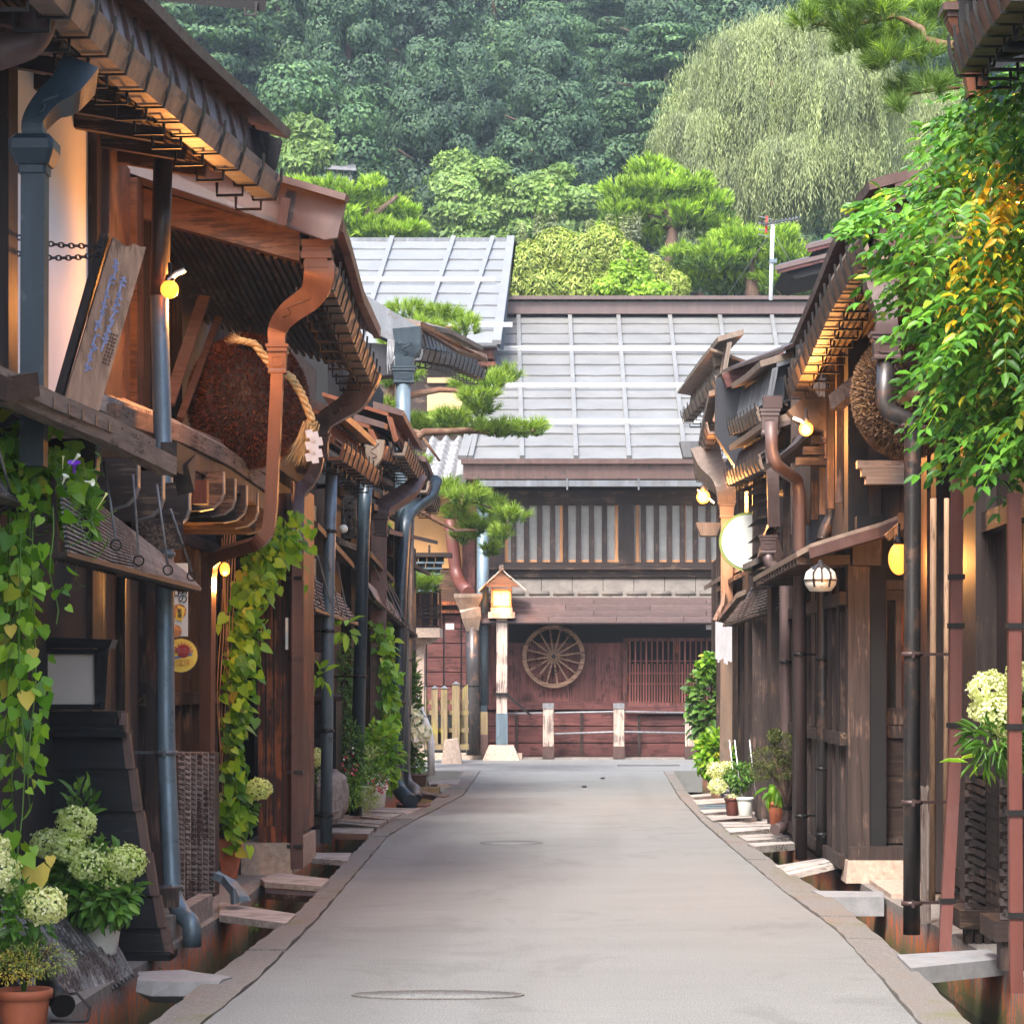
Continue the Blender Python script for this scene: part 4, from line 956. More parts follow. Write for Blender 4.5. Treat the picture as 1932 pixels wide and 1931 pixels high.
# bright inner copper strip like the curved verge
mb = MB(); mb.sweep([P(640, 425, 19.7), P(655, 470, 20.2), P(680, 560, 21.6), P(712, 628, 23.8)], [(-.03, -.05), (.03, -.05), (.03, .05), (-.03, .05)]); mb.build('verge_strip', 'copper_br', L2)
mb = MB(); mb.box((-3.5, 19.9, 2.9), (-8, 28, 6.3)); mb.build('upper_wall', 'brown', L2)
mb = MB(); mb.box((-8, 19.5, 5.9), (-3.4, 28, 6.1)); 
mb = MB()
for i in range(12):
    z = 5.62 - .0; p0 = P(600 - i * 29, 460 - i * 8 + 8, 20.0); mb.beam(p0, p0 + Vector((0, 4, -.05)), .05, .05)
mb.build('rafter', 'dark_y', L2)
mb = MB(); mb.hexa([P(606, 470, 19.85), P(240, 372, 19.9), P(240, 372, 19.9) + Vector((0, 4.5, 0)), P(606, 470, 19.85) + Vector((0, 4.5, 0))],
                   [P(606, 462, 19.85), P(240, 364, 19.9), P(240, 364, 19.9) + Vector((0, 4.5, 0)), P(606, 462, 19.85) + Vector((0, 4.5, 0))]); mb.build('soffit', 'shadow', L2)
# upper window front, lamp light put into the orange wood colour
for k, (x0, x1) in enumerate(((214, 230), (243, 256), (268, 280), (330, 343))): post_y(L2, x0, x1, -3.3, 3.3, 5.4, .06, 'orange_wood' if k < 2 else 'dark')
mb = MB(); mb.box((-3.42, 18.9, 3.3), (-3.36, 24, 5.4)); mb.build('window_board', 'orange_wood', L2)
mb = MB(); mb.beam(P(200, 765, 18.2), P(500, 885, 22), .16, .12); mb.build('window_sill', 'grey_y', L2)
# curved lower roof
pts = [P(200, 772, 17.6), P(330, 815, 18.9), P(420, 860, 20.3), P(492, 912, 21.6)]
mb = MB(); vs = []
for p in pts: vs += [p + Vector((0, 0, .09)), p + Vector((-1.1, 0, .55)), p + Vector((0, 0, -.02)), p + Vector((-1.1, 0, .42))]
fs = []
for i in range(3): a, b = i * 4, i * 4 + 4; fs += [(a, a + 1, b + 1, b), (a + 2, b + 2, b + 3, a + 3), (a, b, b + 2, a + 2)]
fs += [(0, 2, 3, 1), (12, 13, 15, 14)]; mb.add(vs, fs); mb.build('lower_roof', 'grey_x', L2)
edge_board(L2, [p + Vector((.03, 0, -.02)) for p in pts], .08, .12, 'grey_y', 'edge_board')
edge_board(L2, [p + Vector((.0, 0, -.16)) for p in pts[1:]], .10, .14, 'brown', 'edge_beam')
edge_board(L2, [P(330, 905, 18.9), P(400, 925, 20.2), P(470, 985, 21.8)], .10, .16, 'dark_y', 'eave_purlin')
for i in range(5):
    p = P(400 + i * 22, 925 + i * 12, 19.6 + i * .55); mb = MB()
    prof = [(-.9, .14), (.08, .14), (.08, -.02), (.06, -.08), (.0, -.13), (-.1, -.15), (-.9, -.15)]
    mb.prism([p + Vector((a, 0, b)) for a, b in prof], (0, .08, 0)); rf = mb.build('rafter_end', 'dark_x', L2)
    mb = MB(); mb.sweep([p + Vector((a + .004, .04, b)) for a, b in prof[1:6]], [(-.045, -.004), (.045, -.004), (.045, .004), (-.045, .004)], up=(1, 0, 0)); mb.build('metal_cap', 'greygutter', rf)
one_post(L2, 362, 390, 905, 950, 18.9, .12, 'red', 'end_block')
X2 = -3.38
mb = MB(); mb.box((X2, 19.55, 0), (-8, 24.8, 3.3)); mb.build('lower_wall', 'shadow', L2)
lattice_front(L2, X2, 20.2, 24.6, .2, 2.9, 1, 8, 'brown', .07, .06)
mb = MB(); mb.box((X2 - .1, 19.6, -.0), (X2 + .16, 24.6, .22)); mb.build('ground_sill', 'dark_y', L2)
one_post(L2, 415, 428, 1000, 1640, 23.2, .3, 'dark')
# the red brown pillar block
Yc = 23.4
mb = MB(); a, b = P(487, 1588, Yc), P(548, 930, Yc); mb.box((a.x, Yc, a.z), (b.x, Yc + .25, b.z)); mb.build('pillar_face', 'red', L2)
mb = MB(); a, b = P(548, 1580, Yc), P(585, 930, Yc + 1.6); mb.box((P(548, 0, Yc).x, Yc + .02, a.z), (P(548, 0, Yc).x + .02, Yc + 1.9, b.z)); mb.build('pillar_side', 'red', L2)
for x in (500, 515, 532):
    one_post(L2, x, x + 3, 930, 1560, Yc - .012, .02, 'dark', 'batten')
one_post(L2, 540, 550, 930, 1580, Yc - .05, .10, 'brown'); one_post(L2, 487, 530, 1558, 1590, Yc - .06, .10, 'red', 'sill')
mb = MB(); a = P(455, 1622, Yc - .15); b = P(552, 1590, Yc - .15); mb.box((a.x, Yc - .15, 0), (b.x, Yc + 1.9, b.z)); mb.build('stone_base', 'stone_warm', L2)

# cedar ball with rope and tassel
def cedar_ball(label, c, r, mat, squash=1.12, seed=3):
    c = Vector(c); t = thing('cedar_ball', label, 'cedar ball', c - UPV * r * squash, 'hanging cedar balls')
    rg = np.random.default_rng(seed); mb = MB()
    prof = [(r * .94 * math.sin(a), -r * .94 * squash * math.cos(a)) for a in np.linspace(.01, math.pi - .01, 20)]; mb.lathe(c, prof, 32); mb.build('core', 'brown', t)
    d = rdir(20000, rg); pos = np.array(c) + d * np.array([r, r, r * squash]) * .93; jit = d + rg.normal(size=d.shape) * .35
    leaves('twig_tips', pos, jit, rg.normal(size=d.shape), rg.uniform(.02, .042, 20000) * (r / .41), .012, 'quad', mat, t)
    return t
cedar_ball('large reddish brown cedar ball behind the orange copper downpipe on the left', P(468, 757, 20.9), .485, 'ball')
mb = MB(); p, q = P(472, 585, 20.5), P(472, 650, 20.5)
tag(chain('iron chain holding the reddish cedar ball', p, q, 0), 'iron chain holding the reddish cedar ball', 'chain')
rp = thing('straw_rope', 'twisted straw rope over the cedar ball ending in a tassel with white paper streamers', 'rope', P(590, 800, 20.3))
pts = [P(445, 640, 20.2), P(480, 648, 20.25), P(512, 690, 20.25), P(550, 712, 20.25), P(570, 745, 20.3), P(590, 795, 20.3)]
for ph in (0, 2.1, 4.2):
    mb = MB(); q = []
    for i in range(60):
        s = i / 59 * (len(pts) - 1); k = min(int(s), len(pts) - 2); p = pts[k].lerp(pts[k + 1], s - k); a = s * 7 + ph
        q.append(p + Vector((math.cos(a) * .014, math.sin(a) * .014, math.sin(a + 1) * .012)))
    mb.tube(q, .017, 7); mb.build('strand', 'straw', rp)
for i in range(70):
    pass
rg = np.random.default_rng(5)
base = np.array(P(588, 800, 20.3)); n = 260
dirs = np.stack([rg.normal(-.42, .16, n), rg.normal(0, .15, n), np.full(n, -1.0)], 1)
leaves('tassel', base + rg.normal(size=(n, 3)) * .02, dirs, rg.normal(size=(n, 3)), rg.uniform(.24, .36, n), .014, 'blade', 'straw', rp)
base = np.array(P(448, 645, 20.2)); n = 60
dirs = np.stack([rg.normal(-.5, .3, n), rg.normal(0, .2, n), rg.normal(.5, .35, n)], 1)
leaves('frayed_end', base + rg.normal(size=(n, 3)) * .008, dirs, rg.normal(size=(n, 3)), rg.uniform(.06, .11, n), .006, 'blade', 'straw', rp)
for dx, dz in ((0, 0), (.05, -.02)):
    mb = MB(); p = P(586, 812, 20.2) + Vector((dx, -dx, dz)); w = .032
    for k in range(5):
        o = Vector(((k % 2) * .03 - .01, -.004 * k, -k * .045)); mb.prism([p + o + Vector((-w, 0, 0)), p + o + Vector((w * .6, 0, .012)), p + o + Vector((w, 0, -.05)), p + o + Vector((-w * .6, 0, -.058))], (0, .002, 0))
    mb.build('paper_streamer', 'cloth', rp)
for k, (a, b) in enumerate(((P(385, 560, 20.6), P(318, 762, 19.7)), (P(412, 600, 20.9), P(340, 790, 20)))):
    mb = MB(); mb.beam(a, b, .09 if k == 0 else .055, .03, (0, 1, 0)); tag(mb.build('leaning_board', 'orange_wood'), ('wider' if k == 0 else 'narrower') + ' of two weathered boards leaning between lamp and cedar ball', 'board')
lampL = bulb('bare_lamp', 'bright bare lamp under a small tilted shade beside the tall blue grey downpipe', P(320, 546, 17.9), .062, 'bulb', 26, hood=(P(318, 530, 17.9), P(349, 510, 17.9), .04), lc=(1, .36, .08), off=(.1, .35, -.05))

# ---- orange copper downpipe
Yq = 20.0
pc = pipe('downpipe', 'orange copper square downpipe with carved spout before the cedar ball, bending back to the wall', [P(524, 700, Yq), P(511, 965, Yq), P(506, 1005, Yq), P(488, 1024, Yq), P(414, 1046, Yq + .6), P(396, 1062, Yq + .7), P(393, 1100, Yq + .7), P(391, 1420, Yq + .7)], .046, 'copper_or', square=.05, hopper=(P(524, 650, Yq), .17, .23, 'copper_or'), group=None, collars=(1.0,))
spout(pc, [P(524, 655, Yq), P(524, 622, Yq), P(545, 590, Yq - .05), P(590, 555, Yq - .1), P(604, 520, Yq - .15), P(603, 500, Yq - .15)], .15, .12, 'copper_or', [.8, .9, 1.15, 1.3, 1.5, 1.5])
mb = MB(); c = P(598, 455, Yq - .15)
for k, (w, z) in enumerate(((.125, 0), (.105, -.05), (.115, -.09), (.085, -.14), (.09, -.16), (.07, -.19))):
    if k % 2 == 0: mb.box(c + Vector((-w, -.10, z - .05)), c + Vector((w, .1, z)))
    else: mb.box(c + Vector((-w, -.085, z - .04)), c + Vector((w, .085, z)))
mb.build('gutter_box', 'copper_or', pc)

# ---- house L3: further left row
L3 = thing('townhouse', 'third house on the left, copper eaves over iron flower grilles and a reed awning', 'house', (-4.5, 29, 0))
mb = MB(); mb.box((-3.1, 25.4, 0), (-8, 33.5, 3.9)); mb.build('wall', 'shadow', L3)
mb = MB(); mb.box((-3.3, 25.4, 3.9), (-8, 33.5, 5.6)); mb.build('upper_wall', 'dark', L3)
eave(L3, [P(632, 842, 25.4), P(665, 865, 27.3), P(700, 893, 29.4)], 1, 1.0, 15, ('copper_br', 'copper_br', 'copper'), hoop=.45, fh=.26)
eave(L3, [P(716, 846, 30.6), P(749, 862, 33.2)], 1, 1.0, 15, ('copper_br', 'copper_br', 'copper'), hoop=.4, fh=.2)
mb = MB(); mb.box((-3.08, 25.3, 2.5), (-3.0, 33.5, 3.7)); mb.build('plaster_wall', 'beige', L3)
for x0, x1 in ((600, 628), (648, 660), (700, 715)): post_y(L3, x0, x1, -2.98, 0, 3.9, .10, 'dark')
for z in (2.45, 1.9, .9): 
    mb = MB(); mb.box((-3.0, 25.3, z), (-2.9, 33.4, z + .12)); mb.build('rail', 'dark_y', L3)
lattice_front(L3, -3.08, 25.4, 33.4, .1, 2.4, 1, 18, 'dark', .06, .06, rails=False)
# small roofs hidden in the row
for (x0, y0, Ya), (x1, y1, Yb), dp in (((600, 985, 25.6), (668, 1062, 29.5), .5), ((700, 1040, 31), (745, 1092, 35), .5), ((560, 1010, 24.6), (600, 1045, 26.5), .4)):
    mb = MB(); p, q = P(x0, y0, Ya), P(x1, y1, Yb)
    mb.hexa([p - UPV * .06, q - UPV * .06, q + Vector((-dp, 0, .14)), p + Vector((-dp, 0, .14))], [p, q, q + Vector((-dp, 0, .22)), p + Vector((-dp, 0, .22))]); mb.build('pent_roof', 'dark_y', L3)
# ---- house L4 and L5
L4 = thing('townhouse', 'fourth house on the left with curved copper eaves and a dark reed awning', 'house', (-4.3, 37, 0))
mb = MB(); mb.box((-3.05, 33.6, 0), (-8, 46, 4.2)); mb.build('wall', 'shadow', L4)
eave(L4, [P(752, 838, 31.2), P(768, 865, 33.0), P(790, 898, 35.4)], 1, .9, 15, ('copper_br', 'tan', 'copper'), hoop=.42, fh=.30)
eave(L4, [P(797, 911, 37), P(816, 951, 41)], 1, .9, 15, ('copper', 'tan', 'copper'), hoop=.5, fh=.26)
for x0, x1 in ((728, 738), (742, 752), (765, 772)): post_y(L4, x0, x1, -2.95, 0, 4.0, .12, 'dark')
for y in (925, 960, 985): mb = MB(); mb.beam(P(700, y - 30, 32), P(760, y, 41), .08, .07); mb.build('beam', 'dark_y', L4)
for (x0, y0, Ya), (x1, y1, Yb), dp in (((735, 998, 34), (826, 1020, 44), .9), ((770, 1055, 38), (812, 1080, 44), .5), ((730, 1100, 35), (780, 1150, 42), .5)):
    mb = MB(); p, q = P(x0, y0, Ya), P(x1, y1, Yb)
    mb.hexa([p - UPV * .06, q - UPV * .06, q + Vector((-dp, 0, .14)), p + Vector((-dp, 0, .14))], [p, q, q + Vector((-dp, 0, .22)), p + Vector((-dp, 0, .22))]); mb.build('pent_roof', 'mauve' if x0 == 735 else 'dark_y', L4)
    for k in range(7): 
        pass
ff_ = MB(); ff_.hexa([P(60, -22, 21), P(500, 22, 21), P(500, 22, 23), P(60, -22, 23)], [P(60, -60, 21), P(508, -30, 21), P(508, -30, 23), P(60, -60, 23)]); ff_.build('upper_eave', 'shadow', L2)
ff_ = MB(); ff_.sweep([P(462, 14, 20.98), P(463, 28, 20.98), P(482, 29, 20.98), P(484, 4, 20.98)], [(-.01, -.01), (.01, -.01), (.01, .01), (-.01, .01)], up=(0, 1, 0)); ff_.build('upper_strap', 'iron', L2)
# upper grey eave with gutter head
L5 = thing('rear_house', 'tall dark house behind the left row with a grey zinc eave and hanging wires', 'house', (-4.5, 42, 0))
mb = MB(); mb.box((-3.3, 35, 3.9), (-8, 45, 6.6)); mb.build('wall', 'shadow', L5)
eave(L5, [P(786, 662, 38), P(845, 672, 40), P(905, 700, 43)], 1, .8, 12, ('greygutter', 'greygutter', 'tan'), hoop=.35, fh=.3, slab=False)
mb = MB(); mb.prism([P(660, 540, 37), P(705, 565, 37), P(795, 620, 37), P(775, 660, 37), P(700, 625, 37), P(665, 600, 37)], (0, .5, 0)); mb.build('gable_roof', 'greygutter', L5)
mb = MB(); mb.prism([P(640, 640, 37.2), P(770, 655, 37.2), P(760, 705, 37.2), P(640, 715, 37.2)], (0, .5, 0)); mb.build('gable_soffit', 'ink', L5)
mb = MB(); mb.prism([P(784, 612, 38), P(798, 606, 38), P(870, 652, 38.5), P(918, 668, 39), P(918, 676, 39), P(862, 660, 38.5)], (0, .5, 0)); mb.build('roof_edge', 'tan', L5)
for i in range(5):
    mb = MB(); o = Vector((i * .02 - .04, .01 * i, 0)); mb.tube([P(738, 640, 36.9) + o, P(736, 680, 36.9) + o, P(742, 706, 36.9) + o * 2, P(750, 690, 36.9) + o, P(744, 672, 36.9), P(738, 690, 36.9)], .012, 5); mb.build('wire', 'tile', L5)
t6 = pipe('downpipe', 'pale blue grey downpipe with carved dark head rising behind the pine branch', [P(761, 725, 37), P(759, 880, 37), P(757, 1480, 37)], .105, 'bluegrey', hopper=(P(762, 692, 37), .36, .24, 'slate'), group=None)
spout(t6, [P(762, 695, 37), P(763, 672, 37), P(770, 650, 37), P(768, 620, 37)], .26, .2, 'slate', [1, 1.1, 1.4, 1.5])

# pipes of the left row
pipe('downpipe', 'dark brown curved downpipe hanging beside the cedar ball tassel', [P(652, 775, 24.0), P(628, 790, 24), P(603, 805, 24), P(598, 880, 24), P(580, 915, 24), P(560, 930, 23.8), P(558, 1000, 23.3), P(557, 1638, 23.3)], .055, 'copper', square=.05, hopper=(P(603, 818, 24.0), .2, .22, 'plum'), collars=(.9, .25, 2.6), group=None)
spout(L2, [P(598, 830, 24), P(612, 795, 24), P(640, 775, 24), P(668, 755, 24), P(685, 720, 24), P(690, 700, 24)], .16, .13, 'copper', [.9, 1, 1.1, 1.3, 1.6, 1.8])
pipe('downpipe', 'slate blue downpipe standing second in the left row, before the rough boulder', [P(628, 800, 26.6), P(620, 1100, 26.6), P(615, 1590, 26.6)], .060, 'bluegrey', collars=(3.2, 2.2, 1.2, .35), hopper=None, group=None)
pipe('downpipe', 'dark navy downpipe in the left row between the boulder and the red flowers', [P(692, 895, 30.5), P(686, 1000, 30.5), P(671, 1538, 30.5)], .074, 'slate', collars=(1.75,), hopper=(P(694, 868, 30.5), .2, .2, 'slate'), group=None)
spout(L3, [P(694, 875, 30.4), P(706, 858, 30.4), P(708, 830, 30.4)], .18, .14, 'tan', [.9, 1.1, 1.2])
pipe('downpipe', 'slate downpipe with curled foot in front, at the end of the left row', [P(822, 905, 38), P(812, 935, 37.8), P(780, 958, 37), P(765, 975, 36.5), P(758, 1100, 36.3), P(747, 1455, 36.2), P(752, 1490, 36.0), P(775, 1512, 35.2)], .10, 'slate', collars=(1.4, .6), group=None)
pipe('downpipe', 'thinner grey downpipe with curled foot at the far end of the left row', [P(771, 960, 38.5), P(770, 1100, 38.4), P(763, 1450, 38.2), P(767, 1478, 38), P(785, 1490, 37.6), P(786, 1505, 37.5)], .082, 'greygutter', collars=(2.0, 1.2), group=None)
pipe('downpipe', 'brown copper downpipe behind the navy pipe in the left row', [P(790, 900, 34.6), P(775, 925, 34.4), P(735, 950, 33.6), P(715, 965, 33), P(713, 1010, 33), P(711, 1480, 33)], .10, 'copper', square=.08, hopper=(P(713, 968, 33), .3, .3, 'plum'), group=None)
# decorative iron flower grilles
for (x0, y0, x1, y1), which in (((646, 935, 672, 1015), 'nearer'), ((650, 895, 668, 925), 'small upper')):
    Yg = 30.2 if which == 'nearer' else 29.8
    t = thing('iron_grille', which + ' black iron grille of flower scrolls on the left row', 'grille', P(x0, y1, Yg)); mb = MB()
    a, b = P(x0, y1, Yg), P(x1, y0, Yg); mb.box(a, (b.x, Yg + .03, a.z + .03)); mb.box((a.x, Yg, b.z - .03), (b.x, Yg + .03, b.z)); mb.box(a, (a.x + .02, Yg + .03, b.z)); mb.box((b.x - .02, Yg, a.z), (b.x, Yg + .03, b.z)); mb.build('frame', 'iron', t)
    mb = MB(); nr_ = max(1, round((b.z - a.z) / (b.x - a.x)))
    for k in range(nr_):
        cz = a.z + (b.z - a.z) * (k + .5) / nr_; cx = (a.x + b.x) / 2; rr_ = (b.x - a.x) * .42
        for j in range(6):
            th = j * math.pi / 3; c1 = Vector((cx + rr_ * .55 * math.cos(th), Yg + .01, cz + rr_ * .55 * math.sin(th)))
            mb.sweep([c1 + Vector((math.cos(u) * rr_ * .42, 0, math.sin(u) * rr_ * .42)) for u in np.linspace(0, 2 * math.pi, 10)], [(-.008, -.008), (.008, -.008), (.008, .008), (-.008, .008)], up=(0, 1, 0))
    mb.build('scroll', 'iron', t)

# reed awnings held by rods
def awning(label, corners, nreed, rods, mat='slat', group='reed awnings', ring=.03):
    """corners: top near, top far, bottom far, bottom near"""
    tn, tf, bf, bn = [Vector(c) for c in corners]; t = thing('reed_awning', label, 'awning', bn, group)
    nr = (tf - tn).cross(bn - tn).normalized()
    if nr.z < 0: nr = -nr
    mb = MB()
    for i in range(nreed):
        s = (i + .5) / nreed; a, b = tn.lerp(bn, s), tf.lerp(bf, s); pts = []
        for k in range(7): u = k / 6; pts.append(a.lerp(b, u) + nr * (.03 * math.sin(u * math.pi * 4 + 1) * s))
        w = (bn - tn).length / nreed * .18
        mb.sweep(pts, [(-w, -.008), (w, -.008), (w, .008), (-w, .008)], up=nr)
    mb.build('reed', mat, t)
    m = max(4, int((tf - tn).length / .28))
    for i in range(m + 1):
        s = i / m; mb = MB(); mb.beam(tn.lerp(tf, s) - nr * .03, bn.lerp(bf, s) - nr * .03, .03, .025, nr); mb.build('rib', 'dark_y', t)
    mb = MB()
    mb.beam(bn, bf, .03, .05, nr); 
    for i in range(m * 3): p = bn.lerp(bf, i / (m * 3)); mb.beam(p - nr * .02, p - nr * .09, .02, .02, (1, 0, 0))
    mb.build('fringe', 'dark_y', t)
    for a, b in rods:
        mb = MB(); mb.tube([a, b], .008, 5); o = mb.build('rod', 'tile', t); mb = MB()
        mb.sweep([Vector(b) + Vector((ring * math.cos(u), 0, ring * math.sin(u) - ring)) for u in np.linspace(0, 2 * math.pi, 12)], [(-.005, -.005), (.005, -.005), (.005, .005), (-.005, .005)], up=(0, 1, 0)); mb.build('ring', 'iron', o)
    return t
awning('large dark reed awning hung on iron rods, nearest on the left', [P(110, 890, 14.2), P(352, 1082, 18.2), P(372, 1112, 18.0), P(118, 1045, 13.9)], 17,
       [(P(196, 871, 15.2), P(219, 1018, 15.0)), (P(251, 895, 15.9), P(262, 1048, 15.8)), (P(296, 913, 16.6), P(317, 1066, 16.6)), (P(150, 880, 14.7), P(165, 998, 14.6)), (P(322, 960, 17.3), P(362, 1078, 17.6))])
awning('dark reed awning with slim rods on the third house on the left', [P(575, 1080, 25), P(640, 1120, 29), P(672, 1178, 29.2), P(590, 1150, 25.3)], 9, [(P(586, 1050, 25.2), P(600, 1130, 25.6)), (P(600, 1050, 25.6), P(625, 1140, 26.6)), (P(618, 1050, 26.2), P(640, 1150, 27.6)), (P(636, 1060, 27), P(655, 1160, 28.6))])
awning('narrow reed awning furthest along the left row', [P(690, 1095, 31), P(752, 1150, 38), P(785, 1200, 38.5), P(705, 1130, 31.5)], 8, [(P(695, 1040, 32), P(740, 1150, 34)), (P(700, 1040, 32.5), P(755, 1165, 35)), (P(706, 1045, 33), P(768, 1178, 36.5)), (P(712, 1050, 33.5), P(780, 1190, 38))])
# near-edge bit of another awning at the left border
awning('short piece of reed awning under the morning glory at the left border', [P(-60, 890, 13), P(20, 905, 14.2), P(62, 958, 14.2), P(-60, 920, 12.8)], 9, [(P(-10, 820, 13.5), P(20, 930, 13.8))])
# ================================================================= RIGHT SIDE
# ---- R1 nearest right house: dark walls behind red pipes
R1 = thing('merchant_house', 'nearest house on the right, dark upright boards behind brick red rain pipes', 'house', (4.5, 16, 0))
XR = 3.0
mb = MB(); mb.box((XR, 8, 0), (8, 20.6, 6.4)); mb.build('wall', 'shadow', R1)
rr = random.Random(21)
mb = MB()
for i in range(22): y = 14.2 + i * .29; mb.box((XR - .03 - rr.uniform(0, .008), y, .2), (XR, y + .275, 4.2))
mb.build('board_wall', 'dark', R1)
for x0, x1, xp in ((1832, 1862, -2.9), (1755, 1768, 2.8), (1776, 1786, 2.8)):
    xp = abs(xp); Ya, Yb = xp * F / (x1 - VX), xp * F / (x0 - VX); mb = MB(); mb.box((xp - .08, Ya, .1), (xp + .2, Yb, 4.4)); mb.build('post', 'dark', R1)
for z in (.15, 2.75, 1.6): mb = MB(); mb.box((2.86, 13.5, z), (2.97, 20.4, z + .14)); mb.build('rail', 'dark_y', R1)
for z0, x0, x1 in ((.6, 1835, 1932), ):
    pass
# copper box eave, top right corner
eave(R1, [P(1940, -60, 12.0), P(1885, 10, 12.9), P(1832, 92, 14.2)], -1, .95, 12, ('copper_br', 'copper', 'copper'), hoop=.3, fh=.42)
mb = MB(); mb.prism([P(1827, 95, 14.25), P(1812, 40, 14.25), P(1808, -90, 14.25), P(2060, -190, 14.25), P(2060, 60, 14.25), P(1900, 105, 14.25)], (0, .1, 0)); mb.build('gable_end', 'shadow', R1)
sp1 = thing('gutter_spout', 'brown copper box spout hanging from the eave in the top right corner', 'spout', P(1846, 225, 14.4))
spout(sp1, [P(1812, 8, 14.4), P(1814, 40, 14.4), P(1822, 70, 14.4), P(1828, 110, 14.4), P(1840, 150, 14.4), P(1848, 178, 14.4)], .115, .1, 'copper_br', [1.5, 1.35, .9, .8, 1.0, 1.2])
mb = MB(); mb.box(P(1780, 18, 14.3), P(1832, 4, 14.3) + Vector((0, .2, 0))); mb.box(P(1788, 30, 14.32), P(1828, 18, 14.32) + Vector((0, .16, 0))); mb.build('head', 'copper', sp1)

# ---- R2: house with the big sweeping eave, camera facing door
R2 = thing('corner_house', 'right hand house with large swept copper eave and a panelled door facing the viewer', 'house', (4, 24, 0))
ep = [P(1655, 452, 17.9), P(1622, 490, 18.9), P(1583, 555, 20.3), P(1545, 640, 22.2), P(1506, 722, 24.1)]
eave(R2, ep, -1, 1.35, 17, ('copper', 'tan', 'copper'), hoop=.38, fh=.30, rows=2)
# second row of shingles like the photograph's double gutter
mb = MB(); s_off = [(.055, .115), (.075, .02), (.02, .02), (.0, .115)]
vs = []
for p in ep: vs += [p + Vector((-a, 0, b + .02)) for a, b in s_off]
mb.add(vs, [(i * 4 + j, i * 4 + (j + 1) % 4, i * 4 + 4 + (j + 1) % 4, i * 4 + 4 + j) for i in range(4) for j in range(4)] + [(0, 3, 2, 1), (16, 17, 18, 19)]); mb.build('upper_trough', 'tan', R2)
mb = MB(); mb.prism([P(1640, 394, 17.85), P(1950, 300, 17.85), P(1950, 480, 17.85), P(1700, 470, 17.85), P(1652, 452, 17.85)], (0, .08, 0)); mb.build('gable_end', 'copper', R2)
mb = MB(); mb.beam(P(1636, 392, 17.8), P(1960, 285, 17.8), .12, .06); mb.build('gable_cap', 'copper', R2)
YD = 22.7
mb = MB(); mb.box((P(1600, 0, YD).x, YD, 0), (8, 29.5, 5.4)); mb.build('wall', 'shadow', R2)
mb = MB(); mb.box((P(1640, 0, YD).x, YD - .04, 2.9), (8, YD, 5.2)); mb.build('upper_wall', 'dark', R2)
for x0, x1 in ((1640, 1662), (1700, 1712)): one_post(R2, x0, x1, 560, 1000, YD - .1, .1, 'dark')
for y in (878, 905): mb = MB(); rect(mb, 1640, y, 1800, y + 14, YD - .09, .06); mb.build('beam', 'dark_x', R2)
mb = MB(); mb.beam(P(1575, 760, 22.4), P(1700, 660, 21.5), .1, .14); mb.build('brace_beam', 'grey_y', R2)
for k, (x, y) in enumerate(((1655, 720), (1640, 745), (1680, 770))):
    mb = MB(); p = P(x, y, YD - .1); mb.box(p, p + Vector((.9, -.12 * (k + 1), -.11))); mb.build('bracket_arm', 'dark_x', R2)
# stacked beams at top of the small roof
for k in range(3):
    mb = MB(); p = P(1618 + k * 8, 868 + k * 15, YD - .25); mb.box(p, (p.x + .75, p.y + .14, p.z - .065)); mb.build('stacked_beam', 'grey_x', R2)
# door wall
one_post(R2, 1600, 1641, 1060, 1596, YD - .22, .24, 'brown', 'corner_post')
mb = MB(); mb.box(P(1609, 1066, YD - .40), P(1663, 1010, YD - .40) + Vector((0, .35, 0))); mb.build('beam_block', 'brown', R2)
one_post(R2, 1641, 1658, 1060, 1596, YD - .08, .1, 'dark', 'door_frame'); one_post(R2, 1748, 1764, 1060, 1596, YD - .08, .1, 'dark', 'door_frame')
mb = MB(); rect(mb, 1640, 1094, 1790, 1112, YD - .1, .12); mb.build('lintel', 'brown', R2)
dr = MB(); rect(dr, 1658, 1350, 1748, 1366, YD - .06, .06); rect(dr, 1658, 1366, 1668, 1590, YD - .06, .06); rect(dr, 1738, 1366, 1748, 1590, YD - .06, .06); rect(dr, 1668, 1580, 1738, 1590, YD - .06, .06); rect(dr, 1668, 1366, 1738, 1392, YD - .05, .05)
rect(dr, 1658, 1112, 1674, 1350, YD - .06, .06); rect(dr, 1690, 1132, 1701, 1335, YD - .06, .06); rect(dr, 1716, 1132, 1727, 1335, YD - .06, .06); rect(dr, 1674, 1112, 1748, 1132, YD - .06, .06); rect(dr, 1674, 1335, 1748, 1350, YD - .055, .05)
door = dr.build('door', 'brown', R2)
mb = MB()
for y0, y1 in ((1394, 1462), (1464, 1522), (1524, 1579)): rect(mb, 1668, y0, 1738, y1, YD - .02, .02)
mb.build('panel', 'dark_x', door)
mb = MB(); rect(mb, 1701, 1132, 1716, 1335, YD - .03, .02); mb.build('lit_pane', 'red', door)  # light in the slit is only a red brown colour, nothing glows
mb = MB(); mb.box(P(1601, 1625, YD - .3), P(1790, 1597, YD - .3) + Vector((0, .3, 0))); mb.build('ground_sill', 'brown', R2)
mb = MB(); a = P(1596, 1660, YD - .42); b = P(1800, 1624, YD - .42); mb.hexa([(a.x, a.y, 0), (b.x, a.y, 0), (b.x, YD, 0), (a.x, YD, 0)], [(a.x + .02, a.y + .03, b.z), (b.x, a.y + .03, b.z), (b.x, YD, b.z), (a.x + .02, YD, b.z)]); mb.build('stone_base', 'stone_warm', R2)
mb = MB(); mb.box((P(1600, 0, 24).x, 20.7, .001), (3.6, YD - .45, .035)); tag(mb.build('stepping_slab', 'stone_warm'), 'pale flagstone before the panelled door on the right', 'slab')
